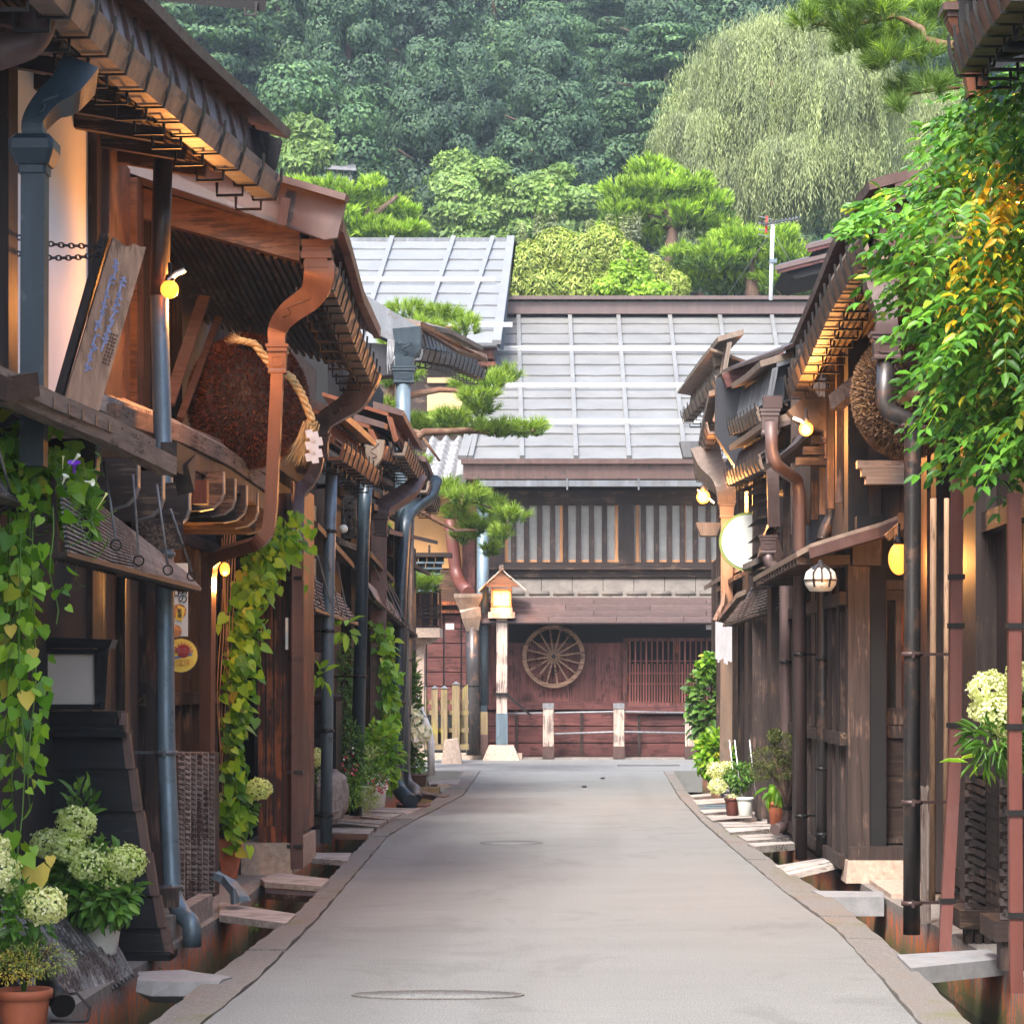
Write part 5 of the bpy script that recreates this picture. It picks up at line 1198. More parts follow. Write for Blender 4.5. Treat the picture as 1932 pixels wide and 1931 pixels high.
# street face lattice of R2
XF = 2.32
for i, (x0, x1) in enumerate(((1588, 1594), (1572, 1580), (1556, 1562), (1540, 1548))):
    Ya, Yb = XF * F / (x1 - VX), XF * F / (x0 - VX); mb = MB(); mb.box((XF - .05, Ya, .12), (XF + .12, Yb, 2.9)); mb.build('post', 'brown' if i % 2 else 'dark', R2)
mb = MB(); mb.box((XF + .05, YD - .2, 0), (XF + .3, 29.4, 3.1)); mb.build('street_wall', 'shadow', R2)
for z in (2.35, 1.15, .1): mb = MB(); mb.box((XF - .09, YD - .15, z), (XF + .1, 29.2, z + .11)); mb.build('rail', 'dark_y', R2)
lattice_front(R2, XF + .05, YD, 29.2, .15, 2.3, -1, 16, 'brown', .1, .05, rails=False)
lattice_front(R2, 2.31, YD, 29.2, 3.25, 5.1, -1, 8, 'brown', .06, .10, rails=False, name='upper_post')
mb = MB(); sr = [P(1458, 868, 25.2), P(1500, 838, 24.9), P(1530, 806, 24.6), P(1562, 786, 24.4)]
for a, b in zip(sr[:-1], sr[1:]): mb.hexa([a - UPV * .05, b - UPV * .05, b + Vector((.5, .1, .02)), a + Vector((.5, .1, .02))], [a, b, b + Vector((.5, .1, .08)), a + Vector((.5, .1, .08))]); mb.hexa([a - UPV * .05, b - UPV * .05, b + Vector((.0, 1.2, -.02)), a + Vector((.0, 1.2, -.02))], [a, b, b + Vector((0, 1.2, .05)), a + Vector((0, 1.2, .05))])
mb.build('small_roof', 'dark_y', R2)
for k, (x0, y0) in enumerate(((1502, 862), (1516, 842), (1532, 822))):
    mb = MB(); a = P(x0, y0 + 15, 24.55); b = P(1606, y0, 24.55); mb.box(a, b + Vector((0, .12, 0))); mb.build('stepped_beam', 'dark_x', R2)
# pent canopy over the door
mb = MB()
top = [P(1703, 969, 21.6), P(1662, 985, 21.8), P(1600, 1003, 22.0), P(1530, 1025, 22.2), P(1503, 1040, 22.3)]
for a, b in zip(top[:-1], top[1:]):
    mb.hexa([a + Vector((0, -.02, -.05)), b + Vector((0, -.02, -.05)), b + Vector((0, 5.5, -.05)), a + Vector((0, 5.5, -.05))], [a, b, b + Vector((0, 5.5, 0)), a + Vector((0, 5.5, 0))])
cn = mb.build('canopy_roof', 'tan', R2)
mb = MB(); mb.sweep([p + Vector((0, 0, -.085)) for p in top[:-1]], [(-.03, -.045), (.03, -.045), (.03, .045), (-.03, .045)]); mb.build('canopy_board', 'plum', cn)
for i in range(16): y = 22.3 + i * .33; mb = MB(); mb.box((top[-1].x + .0, y, top[-1].z - .11), (top[-1].x + .45, y + .05, top[-1].z - .03)); mb.build('canopy_rafter', 'dark_x', cn)
mb = MB(); mb.sweep([P(1702, 968, 21.55), P(1700, 990, 21.55), P(1672, 1015, 21.55)], [(-.03, -.05), (.03, -.05), (.03, .05), (-.03, .05)], up=(0, 1, 0)); mb.build('canopy_end', 'brown', cn)
bulb('globe_lamp', 'large glowing warm globe hanging beside the thick dark pipe over the panelled door', P(1696, 1054, 20.4), .082, 'bulb_soft', 17, squash=1.5, lc=(1, .42, .1), off=(.05, .35, 0), group=None)
cedar_ball('faded brown cedar ball hanging under the swept eave on the right', P(1712, 745, 19.6), .42, 'ball_lt', 1.16, 8)
# small upper roof piece with lit underside
mb = MB(); mb.prism([P(1663, 878 - 0, 19), P(1740, 820, 19), P(1762, 812, 19), P(1740, 850, 19), P(1680, 890, 19)], (0, .6, 0)); 
mb = MB(); mb.prism([P(1700, 746, 18.2), P(1722, 722, 18.2), P(1752, 705, 18.2), P(1760, 722, 18.2), P(1720, 752, 18.2)], (0, .35, 0)); tag(mb.build('hood_roof', 'orange_wood'), 'little curved wooden hood lit from below beside the right cedar ball', 'hood')
# main pipe
pR = pipe('downpipe', 'thick dark bronze downpipe with a double bend, the largest on the right', [P(1671, 680, 17.9), P(1668, 762, 17.9), P(1678, 778, 17.9), P(1712, 790, 17.9), P(1722, 818, 17.9), P(1721, 1100, 17.9), P(1720, 1762, 17.9)], .058, 'gunmetal', collars=(3.42, 1.88, .88, -.05 + .25), hopper=(P(1672, 628, 17.9), .23, .19, 'plum'), group=None, cmat='plum')
spout(pR, [P(1672, 632, 17.9), P(1672, 600, 17.9), P(1668, 570, 17.95), P(1662, 535, 18), P(1672, 490, 18), P(1676, 440, 18)], .16, .13, 'plum', [1.0, .85, 1.15, 1.4, 1.3, 1.2])
# second pipe of the big eave
pr2 = pipe('downpipe', 'dark bronze downpipe below the far end of the swept eave, bending behind the canopy', [P(1571, 868, 24.2), P(1570, 975, 24.2), P(1562, 990, 24.2), P(1553, 1012, 24.2), P(1552, 1300, 24.2), P(1552, 1612, 24.2)], .062, 'gunmetal', collars=(3.0, 1.9, .9, .3), hopper=(P(1573, 826, 24.2), .23, .2, 'plum'), group=None)
spout(pr2, [P(1572, 830, 24.2), P(1570, 805, 24.2), P(1550, 785, 24.2), P(1525, 775, 24.2), P(1508, 757, 24.2)], .17, .14, 'tan', [1, 1.15, 1.6, 1.7, 1.8])
bulb('bare_lamp', 'bare lamp under a slim tilted shade on the carved spout of the swept eave', P(1521, 809, 23.2), .062, 'bulb', 36, hood=(P(1524, 805, 23.2), P(1496, 789, 23.2), .03), off=(-.02, -.15, -.06), group=None)
# unlit glass globe on pole
gl = thing('globe_street_light', 'unlit milky glass globe light with bronze leaf cap on a slim post', 'lamp', P(1547, 1500, 22.1))
c = P(1548, 1092, 22.1); mb = MB(); mb.lathe(c, [(.015, -.105), (.09, -.10), (.128, -.05), (.138, 0), (.12, .06), (.07, .10), (.02, .115)], 24); mb.build('globe', 'signwhite', gl)
mb = MB(); mb.lathe(c, [(.125, .052), (.075, .105), (.03, .125), (.02, .16), (0, .165)], 8); mb.build('cap', 'gunmetal', gl)
for dx in (-.06, .0, .06): mb = MB(); mb.sweep([c + Vector((dx * .4, -.06, .12)), c + Vector((dx * 1.2, -.13, .05)), c + Vector((dx * 1.2, -.142, 0)), c + Vector((dx, -.11, -.07))], [(-.008, -.003), (.008, -.003), (.008, .003), (-.008, .003)]); mb.build('leaf_band', 'gunmetal', gl)
mb = MB(); mb.sweep([c + Vector((.138 * math.cos(u), .138 * math.sin(u), -.01)) for u in np.linspace(0, 2 * math.pi, 25)], [(-.006, -.006), (.006, -.006), (.006, .006), (-.006, .006)]); mb.build('ring', 'gunmetal', gl)
# pipes by the right walls
pipe('downpipe', 'brick red square downpipe leaning along the right wall, left of the woven fence', [P(1806, 900, 16.9), P(1801, 1440, 16.7), P(1781, 1800, 16.5)], .037, 'brick_pipe', square=.037, collars=(2.05, 2.36, .33, 1.42), group=None)
pipe('downpipe', 'brick red square downpipe at the right border of the view', [P(1913, 930, 14.5), P(1914, 1400, 14.5), P(1917, 1872, 14.5)], .035, 'brick_pipe', square=.035, collars=(1.45, .98, .42, 2.0), group=None)
pipe('downpipe', 'long mauve brown round downpipe before the lattice, ending in the right channel', [P(1455, 795, 24.4), P(1456, 850, 24.4), P(1463, 875, 24.4), P(1485, 892, 24.6), P(1504, 905, 24.8), P(1508, 935, 24.8), P(1512, 1620, 25.2)], .058, 'mauve', collars=(2.9, 1.95, .42), group=None)
pq = pipe('downpipe', 'slimmer mauve downpipe on the right with an elbow foot near the potted yew', [P(1449, 1045, 28.2), P(1452, 1065, 28.2), P(1474, 1075, 28.2), P(1481, 1100, 28.2), P(1484, 1400, 28.2), P(1487, 1540, 28.2), P(1480, 1558, 28.2), P(1462, 1564, 28.0)], .058, 'mauve', collars=(1.9, .35), hopper=(P(1449, 1010, 28.2), .2, .2, 'plum'), group=None)
pipe('downpipe', 'black thin downpipe between the mauve and bronze pipes on the right', [P(1533, 1115, 26.6), P(1533, 1570, 26.6)], .028, 'gunmetal', group=None)
mb = MB(); c = P(1457, 757, 28.2)
pk = pipe('downpipe', 'square mauve box pipe dropping from the pale gutter box on the right row', [P(1455, 850, 28.0), P(1458, 900, 28.0), P(1460, 990, 28.2)], .062, 'mauve', square=.06, hopper=(P(1452, 772, 28.0), .22, .28, 'mauve'), group=None)
mb = MB(); mb.box(c + Vector((-.1, -.1, -.08)), c + Vector((.1, .1, .05))); mb.build('gutter_box', 'plum', pk)
bx = MB(); bx.prism([P(1437, 1045, 28.6), P(1462, 990, 28.6), P(1478, 1045, 28.6), P(1474, 1068, 28.6), P(1445, 1062, 28.6)], (0, .25, 0)); bx.prism([P(1432, 1050, 28.5), P(1452, 985, 28.5), P(1470, 978, 28.5), P(1464, 996, 28.5), P(1446, 1000, 28.5)], (0, .4, 0)); tag(bx.build('hanging_sign_roof', 'copper'), 'small copper gabled hood with orange underside beside the mauve pipe', 'hood')

# ---- R3/R4/R5 receding houses on the right
R3 = thing('townhouse', 'middle house of the right row with two stacked copper eaves over a reed awning', 'house', (4, 33, 0))
mb = MB(); mb.box((2.42, 29.5, 0), (8, 38, 5.0)); mb.build('wall', 'shadow', R3)
eave(R3, [P(1444, 772, 28.4), P(1415, 790, 31), P(1388, 800, 34)], -1, .75, 15, ('greygutter', 'tan', 'tan'), hoop=.6, fh=.42)
eave(R3, [P(1448, 862, 28.1), P(1415, 880, 31), P(1384, 895, 34.5)], -1, .7, 15, ('mauve', 'tan', 'tan'), hoop=.6, fh=.28)
mb = MB(); mb.hexa([P(1362, 704, 36), P(1480, 662, 28), P(1530, 640, 28.4), P(1420, 690, 36)], [P(1362, 698, 36), P(1480, 655, 28), P(1530, 630, 28.4), P(1420, 684, 36)]); mb.build('upper_roof', 'copper', R3)
mb = MB(); mb.prism([P(1362, 706, 35), P(1478, 662, 35), P(1482, 700, 35), P(1420, 720, 35), P(1372, 730, 35)], (0, .3, 0)); mb.build('gable_board', 'maroon_x', R3)
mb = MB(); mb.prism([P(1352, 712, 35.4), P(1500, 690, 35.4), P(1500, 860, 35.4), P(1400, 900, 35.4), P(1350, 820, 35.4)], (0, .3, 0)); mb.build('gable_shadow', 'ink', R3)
mb = MB(); mb.box((2.36, 29.5, 2.6), (2.42, 38, 4.0)); mb.build('plaster_wall', 'white', R3)
for i, (x0, x1) in enumerate(((1520, 1526), (1494, 1502), (1470, 1478), (1445, 1452), (1425, 1432))):
    Ya, Yb = 2.36 * F / (x1 - VX), 2.36 * F / (x0 - VX); mb = MB(); mb.box((2.22, Ya, 0), (2.45, Yb, 4.2)); mb.build('post', 'brown' if i % 2 else 'dark', R3)
for i in range(7):       # saw-tooth boards over the plaster
    z = 2.75 + i * .19; mb = MB(); mb.prism([(2.0, 29.6, z + .0), (2.4, 29.6, z + .06), (2.4, 29.6, z + .11), (2.1, 29.6, z + .05)], (0, 1.7, 0)); mb.build('louvre', 'dark_y', R3)
lattice_front(R3, 2.42, 29.6, 38, .1, 2.4, -1, 18, 'dark', .1, .06, rails=False)
R4 = thing('townhouse', 'far house of the right row with tall fish-scale copper eave', 'house', (4, 42, 0))
mb = MB(); mb.box((2.5, 38, 0), (8, 47.5, 5.4)); mb.build('wall', 'shadow', R4)
eave(R4, [P(1362, 712, 36.5), P(1330, 745, 40), P(1298, 782, 44)], -1, .6, 15, ('tan', 'tan', 'tan'), hoop=.8, fh=.46, slab=False)
eave(R4, [P(1345, 800, 37), P(1332, 850, 40), P(1324, 892, 42)], -1, .5, 15, ('tan', 'tan', 'tan'), hoop=.6, fh=.36, slab=False)
mb = MB(); mb.hexa([P(1278, 742, 44.5), P(1340, 660, 37), P(1420, 690, 37), P(1390, 760, 44.5)], [P(1278, 738, 44.5), P(1340, 655, 37), P(1420, 684, 37), P(1390, 752, 44.5)]); mb.build('roof', 'tan', R4)
for (x0, y0, x1, y1, Y, m) in ((1345, 660, 1370, 690, 37.5, 'tan'), (1283, 832, 1318, 862, 42, 'greygutter'), (1313, 985, 1362, 1010, 40, 'tan')):
    mb = MB(); a = P(x0, y1, Y); b = P(x1, y0, Y); w = (b.x - a.x)
    mb.hexa([(a.x + w * .2, Y, a.z), (b.x - w * .2, Y, a.z), (b.x - w * .2, Y + .4, a.z), (a.x + w * .2, Y + .4, a.z)], [(a.x, Y, b.z), (b.x, Y, b.z), (b.x, Y + .4, b.z), (a.x, Y + .4, b.z)]); mb.build('gutter_end', m, R4)
lattice_front(R4, 2.5, 38, 47.4, .1, 3.8, -1, 20, 'dark', .12, .07, rails=False)
for x in (1352, 1374, 1392): one_post(R4, x, x + 7, 905, 1400, 38.2 + (1392 - x) * .1, .12, 'brown' if x != 1374 else 'dark')
mb = MB(); mb.prism([P(1352, 1150, 40.3), P(1362, 1010, 40.3), P(1385, 1020, 40.3), P(1385, 1150, 40.3)], (0, .2, 0)); mb.build('side_board', 'dark', R4)
# little roofs low in the row
for (x0, y0, Ya), (x1, y1, Yb), m in (((1328, 1105, 42), (1372, 1078, 38), 'grey_y'), ((1352, 1165, 38), (1390, 1118, 35), 'grey_y'), ((1400, 1065, 33), (1470, 1035, 29.5), 'grey_y'), ((1445, 1085, 31), (1500, 1050, 28), 'grey_y'), ((1350, 1110, 40), (1385, 1085, 37), 'dark_y')):
    mb = MB(); p, q = P(x0, y0, Ya), P(x1, y1, Yb); o = Vector((.35, 0, .16)); t = UPV * .07
    mb.hexa([p - t, q - t, q + o - t, p + o - t], [p, q, q + o, p + o]); mb.build('pent_roof', m, R3 if Yb < 37 else R4)
pf = pipe('downpipe', 'greenish old copper downpipe near the lit lamp at the far right', [P(1371, 968, 38), P(1371, 1170, 38), P(1369, 1440, 38)], .085, 'tan', square=.07, hopper=(P(1371, 946, 38), .26, .24, 'tan'), group=None)
spout(pf, [P(1371, 948, 38), P(1366, 915, 38), P(1345, 890, 38.5), P(1334, 860, 39)], .24, .2, 'tan', [1, 1.2, 1.5, 1.8])
bulb('bare_lamp', 'bare lamp under a slim tilted shade before the end house on the right', P(1327, 937, 37), .095, 'bulb', 100, hood=(P(1316, 925, 37), P(1347, 949, 37), .05), off=(-.05, -.25, -.05), group=None)
# round white sign with green rim
rs = thing('round_sign', 'big round white blank sign with an olive green rim', 'sign', P(1412, 1076, 33))
c = P(1412, 1022, 33); ra = 54 / F * 33; mb = MB(); mb.lathe(c, [(ra * .94, -.045), (ra * .94, .03)], 48, False, 'y'); mb.build('face', 'signwhite', rs)
mb = MB(); mb.lathe(c, [(ra * .92, -.035), (ra * 1.03, -.035), (ra * 1.03, .04), (ra * .92, .04)], 48, False, 'y'); mb.build('rim', 'greenframe', rs)
one_post(R3, 1420, 1436, 890, 1500, 32.6, .1, 'brown', 'sign_post')
awning('curved reed awning with many slim rods on the right row', [P(1480, 1085, 30), P(1398, 1135, 35), P(1367, 1180, 35.2), P(1478, 1145, 30)], 9,
       [(P(1478 - i * 8, 1082 + i * 3, 30.5 + i * .5), P(1448 - i * 8.5, 1148 + i * 2.5, 31 + i * .5)) for i in range(8)], 'grey_z')
mb = MB(); mb.sweep([P(1365, 1115, 38), P(1362, 1140, 38), P(1350, 1165, 38), P(1347, 1170, 38)], [(-.02, -.2), (.02, -.2), (.02, .2), (-.02, .2)], up=(0, 1, 0)); tag(mb.build('curled_reed_awning', 'grey_z'), 'small curled reed awning above the white shop curtain at the far right', 'awning')
mb = MB()
for i in range(8):
    x0 = 1350 + i * 3.9; p0, p1 = P(x0, 1172 + i, 36.5 - i * .1), P(x0 + 3.6, 1172 + i, 36.4 - i * .1); q = 72 + 5 * math.sin(i * 1.7)
    mb.hexa([p0 + Vector((0, 0, -q / F * 36)), p1 + Vector((0, 0, -q / F * 36)), p1 + Vector((0, .03, -q / F * 36)), p0 + Vector((0, .03, -q / F * 36))], [p0, p1, p1 + Vector((0, .03, 0)), p0 + Vector((0, .03, 0))])
tag(mb.build('shop_curtain', 'cloth'), 'white strip curtain hanging below the curled reed awning at the far right', 'curtain')
mb = MB(); a = P(1524, 1060, 27); mb.box(P(1523, 1055, 27), P(1531, 1003, 27) + Vector((0, .05, 0))); tag(mb.build('meter_box', 'paper'), 'narrow pale meter box on the right row wall above the glass globe', 'meter')

# rear roofs seen above right row and antenna
rb = thing('red_roof_house', 'small stacked red metal roofs behind the big eave on the right', 'house', P(1520, 540, 45))
for (x0, y0, x1, y1) in ((1462, 502, 1590, 470), (1520, 462, 1640, 432)):
    mb = MB(); t = 14; mb.hexa([P(x0, y0 + 8, 45), P(x1, y1 + 8, 45), P(x1, y1 + 4, 48), P(x0 + 8, y0 + 4, 48)], [P(x0, y0, 45), P(x1, y1, 45), P(x1, y1 - 4, 48), P(x0 + 8, y0 - 4, 48)]); mb.build('roof', 'mauve', rb)
    mb = MB(); mb.prism([P(x0 + 14, y0 + 9, 45.1), P(x1, y1 + 9, 45.1), P(x1, y1 + 34, 45.1), P(x0 + 40, y0 + 24, 45.1)], (0, 2, 0)); mb.build('wall', 'shadow', rb)
    mb = MB(); mb.beam(P(x0 + 4, y0 + 11, 45.05), P(x1, y1 + 11, 45.05), .06, .07); mb.build('roof_board', 'maroon_x', rb)
an = thing('tv_antenna', 'grey television antenna on a mast above the end house ridge', 'antenna', P(1455, 560, 60))
mb = MB(); mb.tube([P(1454, 566, 60), P(1458, 420, 60)], .045, 8); mb.build('mast', 'whitemetal', an)
mb = MB(); mb.tube([P(1443, 424, 60), P(1508, 411, 58)], .025, 6)
for i in range(11): c = P(1443, 424, 60).lerp(P(1508, 411, 58), i / 10); w = .35 - .018 * i; mb.beam(c + Vector((-w * .4, -w, 0)), c + Vector((w * .4, w, 0)), .018, .018)
mb.build('yagi', 'greygutter', an)
mb = MB()
for dy in (0, 12, 24, 34): mb.beam(P(1430, 408 + dy, 60), P(1458, 414 + dy, 60), .022, .022)
mb.build('element', 'greygutter', an)
mb = MB(); mb.beam(P(1447, 408, 60), P(1445, 440, 60), .05, .05, (0, 1, 0)); mb.build('clip', 'ink_red', an)
mb = MB(); a = P(1452, 495, 59.9); mb.box(a, P(1466, 488, 59.9) + Vector((0, .15, 0))); mb.build('amplifier', 'bluegrey', an)
for x in (1370, 1530): mb = MB(); mb.tube([P(1457, 435, 60), P(x, 560, 61 if x > 1400 else 62)], .008, 4); mb.build('guy_wire', 'tile', an)

# woven inuyarai fences
def weave_fence(label, x0, x1, y0, y1, Y, Xs, mat):
    t = thing('woven_fence', label, 'fence', P(x0, y1, Y), 'dark woven plank fences on the right'); mb = MB()
    a, b = P(x0, y1, Y), P(x1, y0, Y); d = .5
    n = 4
    for i in range(n):
        u0 = a.x + (b.x - a.x) * .55 * i / n; pts = []
        for k in range(20): z = a.z + (b.z - a.z) * k / 19; pts.append((u0 + .03, a.y + .012 * (1 if (k + i) % 2 else -1), z))
        mb.sweep(pts, [(-.05, -.008), (.05, -.008), (.05, .008), (-.05, .008)], up=(0, 1, 0))
    mb.build('slat', mat, t)
    mb = MB()
    for i in range(15): z = a.z + (b.z - a.z) * (i + .5) / 15; mb.beam((a.x, a.y, z + .02), (a.x + (b.x - a.x) * .58, a.y - .03, z - .03), .02, .035)
    mb.build('batten', mat, t)
    mb = MB(); mb.box((a.x + (b.x - a.x) * .58, a.y - .03, a.z), (b.x, a.y + d, b.z - .01))
    for i in range(11): z = a.z + (b.z - a.z) * (i + .5) / 11; mb.beam((a.x + (b.x - a.x) * .58, a.y - .035, z + .03), (b.x, a.y - .035, z - .01), .01, .02)
    mb.build('end_board', mat, t)
    mb = MB(); mb.box((a.x - .06, a.y - .08, a.z - .12), (b.x + .05, a.y + d, a.z)); mb.build('bottom_rail', 'dark_x', t)
    for k in range(4):
        mb = MB(); x = a.x - .02 + (b.x - a.x) * k / 3.2; mb.box((x, a.y - .05, 0), (x + .045, a.y + .1, a.z - .12)); mb.build('foot', 'dark', t)
weave_fence('dark woven plank fence between the two brick red pipes', 1826, 1882, 1462, 1715, 17.2, 0, 'plank' if 0 else 'dark')
weave_fence('dark woven plank fence cut by the right border behind the red pipe', 1892, 1950, 1470, 1735, 15.6, 0, 'dark')
mb = MB(); a, b = P(1738, 1725, 18.6), P(1757, 1482, 18.6)
for i in range(4): x = a.x + (b.x - a.x) * i / 4; mb.box((x, 18.6, 0), (x + .016, 18.63, b.z - .01 * (i % 2)))
tag(mb.build('worn_board', 'grey_z'), 'narrow ragged weathered boards beside the thick dark pipe on the right', 'board')
for x, w in ((1761, .022), (1786, .018)):
    mb = MB(); mb.tube([P(x, 940, 18.4), P(x - 2, 1700 if x < 1770 else 1600, 18.2)], w, 8); 
    tag(mb.build('bamboo_pole', 'bamboo'), ('thicker' if x < 1770 else 'thinner') + ' old bamboo pole on the wall right of the door', 'pole')
for (p, q) in ((P(1800, 1000, 16.6), P(1885, 972, 17)), (P(1760, 1330, 18), P(1800, 1330, 18))):
    pass
mb = MB(); mb.tube([P(1718, 1157 , 18), P(1748, 1150, 18.5)], .01, 5)
# ================================================================= PLANKS OVER THE CHANNELS
def plank(label, name, px, z, t, mat, group=None, zs=None, grooves=0, cat='plank', front=None, rough_=0.0):
    """px: picture corners of the top face (far left, far right, near right, near left ...) lying at height z"""
    pts = [G(x, y, zs[i] if zs else z) for i, (x, y) in enumerate(px)]
    mb = MB()
    if grooves:
        a, b, c, d = pts
        for i in range(grooves):
            s0, s1 = (i + .03) / grooves, (i + .97) / grooves; q = [a.lerp(d, s0), b.lerp(c, s0), b.lerp(c, s1), a.lerp(d, s1)]
            j = UPV * random.uniform(-.006, .006); mb.hexa([v - UPV * t + j for v in q], [v + j for v in q])
    elif rough_:
        rr = random.Random(2); q = []
        for i in range(len(pts)):
            a, b = pts[i], pts[(i + 1) % len(pts)]
            for s in (0, .25, .5, .75): q.append(a.lerp(b, s) + Vector((rr.uniform(-1, 1), rr.uniform(-1, 1), 0)) * rough_)
        n = len(q); cen = sum(q, Vector()) / n
        ring = [v + (cen - v) * .06 * rr.random() - UPV * t * (.4 + .3 * rr.random()) + Vector((rr.uniform(-.03, .03), -.02, 0)) for v in q]; bot = [v + (cen - v) * .3 - UPV * t for v in q]
        mb.add(q + ring + bot, [tuple(range(n))] + [(k * n + i, k * n + (i + 1) % n, (k + 1) * n + (i + 1) % n, (k + 1) * n + i) for k in (0, 1) for i in range(n)])
    else: mb.prism([p - UPV * t for p in pts], UPV * t)
    o = mb.build(name, mat); tag(o, label, cat, group)
    if front:
        p, q = pts[-1], pts[-2]; f = MB(); f.box((p.x, min(p.y, q.y) - .006, p.z - t), (q.x - .02, min(p.y, q.y) - .001, p.z - .004)); f.build('painted_edge', front, o)
    return o
GL, GR = 'planks across the left channel', 'planks across the right channel'
plank('rough split stone slab bridging the left channel nearest the viewer', 'stone_slab', [(255, 1832), (345, 1828), (432, 1842), (415, 1852), (258, 1849)], .02, .13, 'stone_grey', cat='slab', rough_=.02)
plank('thick grey plank with slanted end just beyond the stone slab, left channel', 'plank', [(414, 1701), (559, 1723), (540, 1741), (414, 1725)], .03, .05, 'grey_x', GL)
plank('curved grey plank doubled by a dark board, before the red pillar, left channel', 'plank', [(491, 1656), (525, 1645), (622, 1657), (607, 1671), (499, 1663)], .05, .045, 'grey_x', GL)
plank('dark board tucked under the curved grey plank', 'plank', [(500, 1675), (600, 1683), (590, 1690), (502, 1684)], .0, .05, 'dark_x', GL)
plank('wide pale plank between the brown pipe and the curb, left channel', 'plank', [(570, 1607), (664, 1607), (655, 1623), (570, 1617)], .03, .05, 'grey_x', GL, grooves=1)
plank('pale plank with a bright orange painted edge, left channel', 'plank', [(626, 1560), (706, 1561), (697, 1572), (626, 1569)], .05, .06, 'grey_x', GL, front='copper_or')
plank('broad ribbed grey plank just beyond the orange edged one', 'plank', [(626, 1542), (731, 1545), (711, 1559), (626, 1550)], .04, .05, 'grey_x', GL, grooves=3)
plank('ribbed grey plank at the foot of the navy pipe', 'plank', [(680, 1532), (759, 1534), (732, 1544), (680, 1539)], .04, .05, 'grey_x', GL, grooves=3)
plank('long ribbed plank below the white flower pots', 'plank', [(695, 1522), (795, 1524), (773, 1533), (695, 1530)], .04, .05, 'grey_x', GL, grooves=3)
plank('thin reddish plank by the curled pipe feet', 'plank', [(748, 1512), (813, 1516), (804, 1520), (748, 1518)], .03, .05, 'red', GL)
plank('bare narrow plank below the white handrail', 'plank', [(786, 1489), (848, 1499), (839, 1503), (786, 1495)], .03, .07, 'grey_y', GL)
plank('last plank over the far end of the left channel', 'plank', [(807, 1473), (870, 1470), (864, 1478), (810, 1479)], .03, .06, 'grey_x', GL)
r3 = lambda *c: [(1278 + a * .375, 1207.5 + b * .375) for a, b in c]
plank('last thin plank over the far end of the right channel', 'plank', r3((60, 778), (170, 768), (170, 782), (75, 788)), .03, .05, 'grey_x', GR)
plank('second to last plank of the right channel, beyond the metal grating', 'plank', r3((75, 800), (255, 790), (260, 812), (100, 825)), .03, .06, 'grey_x', GR, grooves=2)
gt = plank('grey metal grating laid among the planks of the right channel', 'channel_grating', r3((100, 826), (255, 824), (258, 846), (115, 850)), .02, .03, 'bluegrey', None, grooves=5, cat='grating')
plank('grey plank just before the metal grating, right channel', 'plank', r3((110, 853), (262, 848), (262, 862), (135, 872)), .04, .06, 'grey_x', GR, grooves=1)
plank('pale plank under the red and white flower pots, right channel', 'plank', r3((140, 880), (370, 876), (375, 890), (180, 906)), .04, .06, 'grey_x', GR, grooves=2)
plank('thin dark edged plank right before the flower pots', 'plank', r3((200, 914), (470, 908), (475, 917), (230, 923)), .04, .05, 'grey_x', GR)
plank('wide pale ribbed plank beside the elbow foot of the slim mauve pipe', 'plank', r3((220, 927), (480, 925), (490, 948), (265, 968)), .04, .06, 'grey_x', GR, grooves=3)
plank('pale plank pair before the elbow foot, right channel', 'plank', r3((300, 977), (600, 965), (600, 988), (350, 1006)), .04, .05, 'grey_x', GR, grooves=2)
plank('narrow brown edged plank beside the long mauve pipe', 'plank', r3((350, 1020), (600, 1008), (600, 1020), (390, 1036)), .04, .07, 'grey_x', GR)
plank('sloping slatted wooden ramp at the corner post of the right house', 'ramp', r3((490, 1130), (830, 1075), (860, 1105), (560, 1176)), .03, .05, 'grey_x', None, zs=(.02, .13, .13, .02), grooves=4, cat='ramp')
plank('concrete slab across the right channel before the flagstone', 'concrete_slab', r3((675, 1258), (1035, 1262), (1040, 1290), (745, 1290)), .02, .15, 'stone_grey', None, cat='slab')
plank('broad smooth grey board across the right channel nearest the viewer', 'board_bridge', r3((1105, 1580), (1560, 1552), (1640, 1600), (1175, 1648)), .03, .10, 'stone_grey', None, cat='slab')

# ================================================================= THINGS ON THE LEFT
# black flared board skirt with paper lantern box on top
sk = thing('boarded_stand', 'black board clad flared stand carrying a dark lantern box, lower left', 'stand', P(150, 1810, 16.0))
prof = [(318, 1800), (305, 1750), (290, 1690), (274, 1610), (258, 1530), (244, 1450), (232, 1385), (226, 1345)]
Ys_ = 16.15
mb = MB()
for (x0, y0), (x1, y1) in zip(prof[:-1], prof[1:]):
    a, b = P(x0, y0, Ys_), P(x1, y1, Ys_); L = -4.6
    mb.hexa([(L, a.y, a.z), a, a + Vector((-.0, .22, 0)), (L, a.y + .22, a.z)], [(L, b.y + .03, b.z), b + Vector((-.012, .03, 0)), b + Vector((-.012, .22, 0)), (L, b.y + .22, b.z)])
mb.build('cladding', 'black', sk)
mb = MB()
for (x0, y0), (x1, y1) in zip(prof[:-1], prof[1:]): mb.beam(P(x0 + 1, y0, Ys_) + Vector((0, .03, 0)), P(x1 + 4, y1, Ys_) + Vector((0, .05, 0)), .05, .06, (0, 1, 0))
mb.build('edge_strip', 'copper', sk)
mb = MB(); a = P(0, 1812, Ys_ - .05); b = P(321, 1796, Ys_ - .05); mb.box((-4.6, a.y, 0), (b.x, a.y + .3, b.z)); mb.build('plinth', 'black', sk)
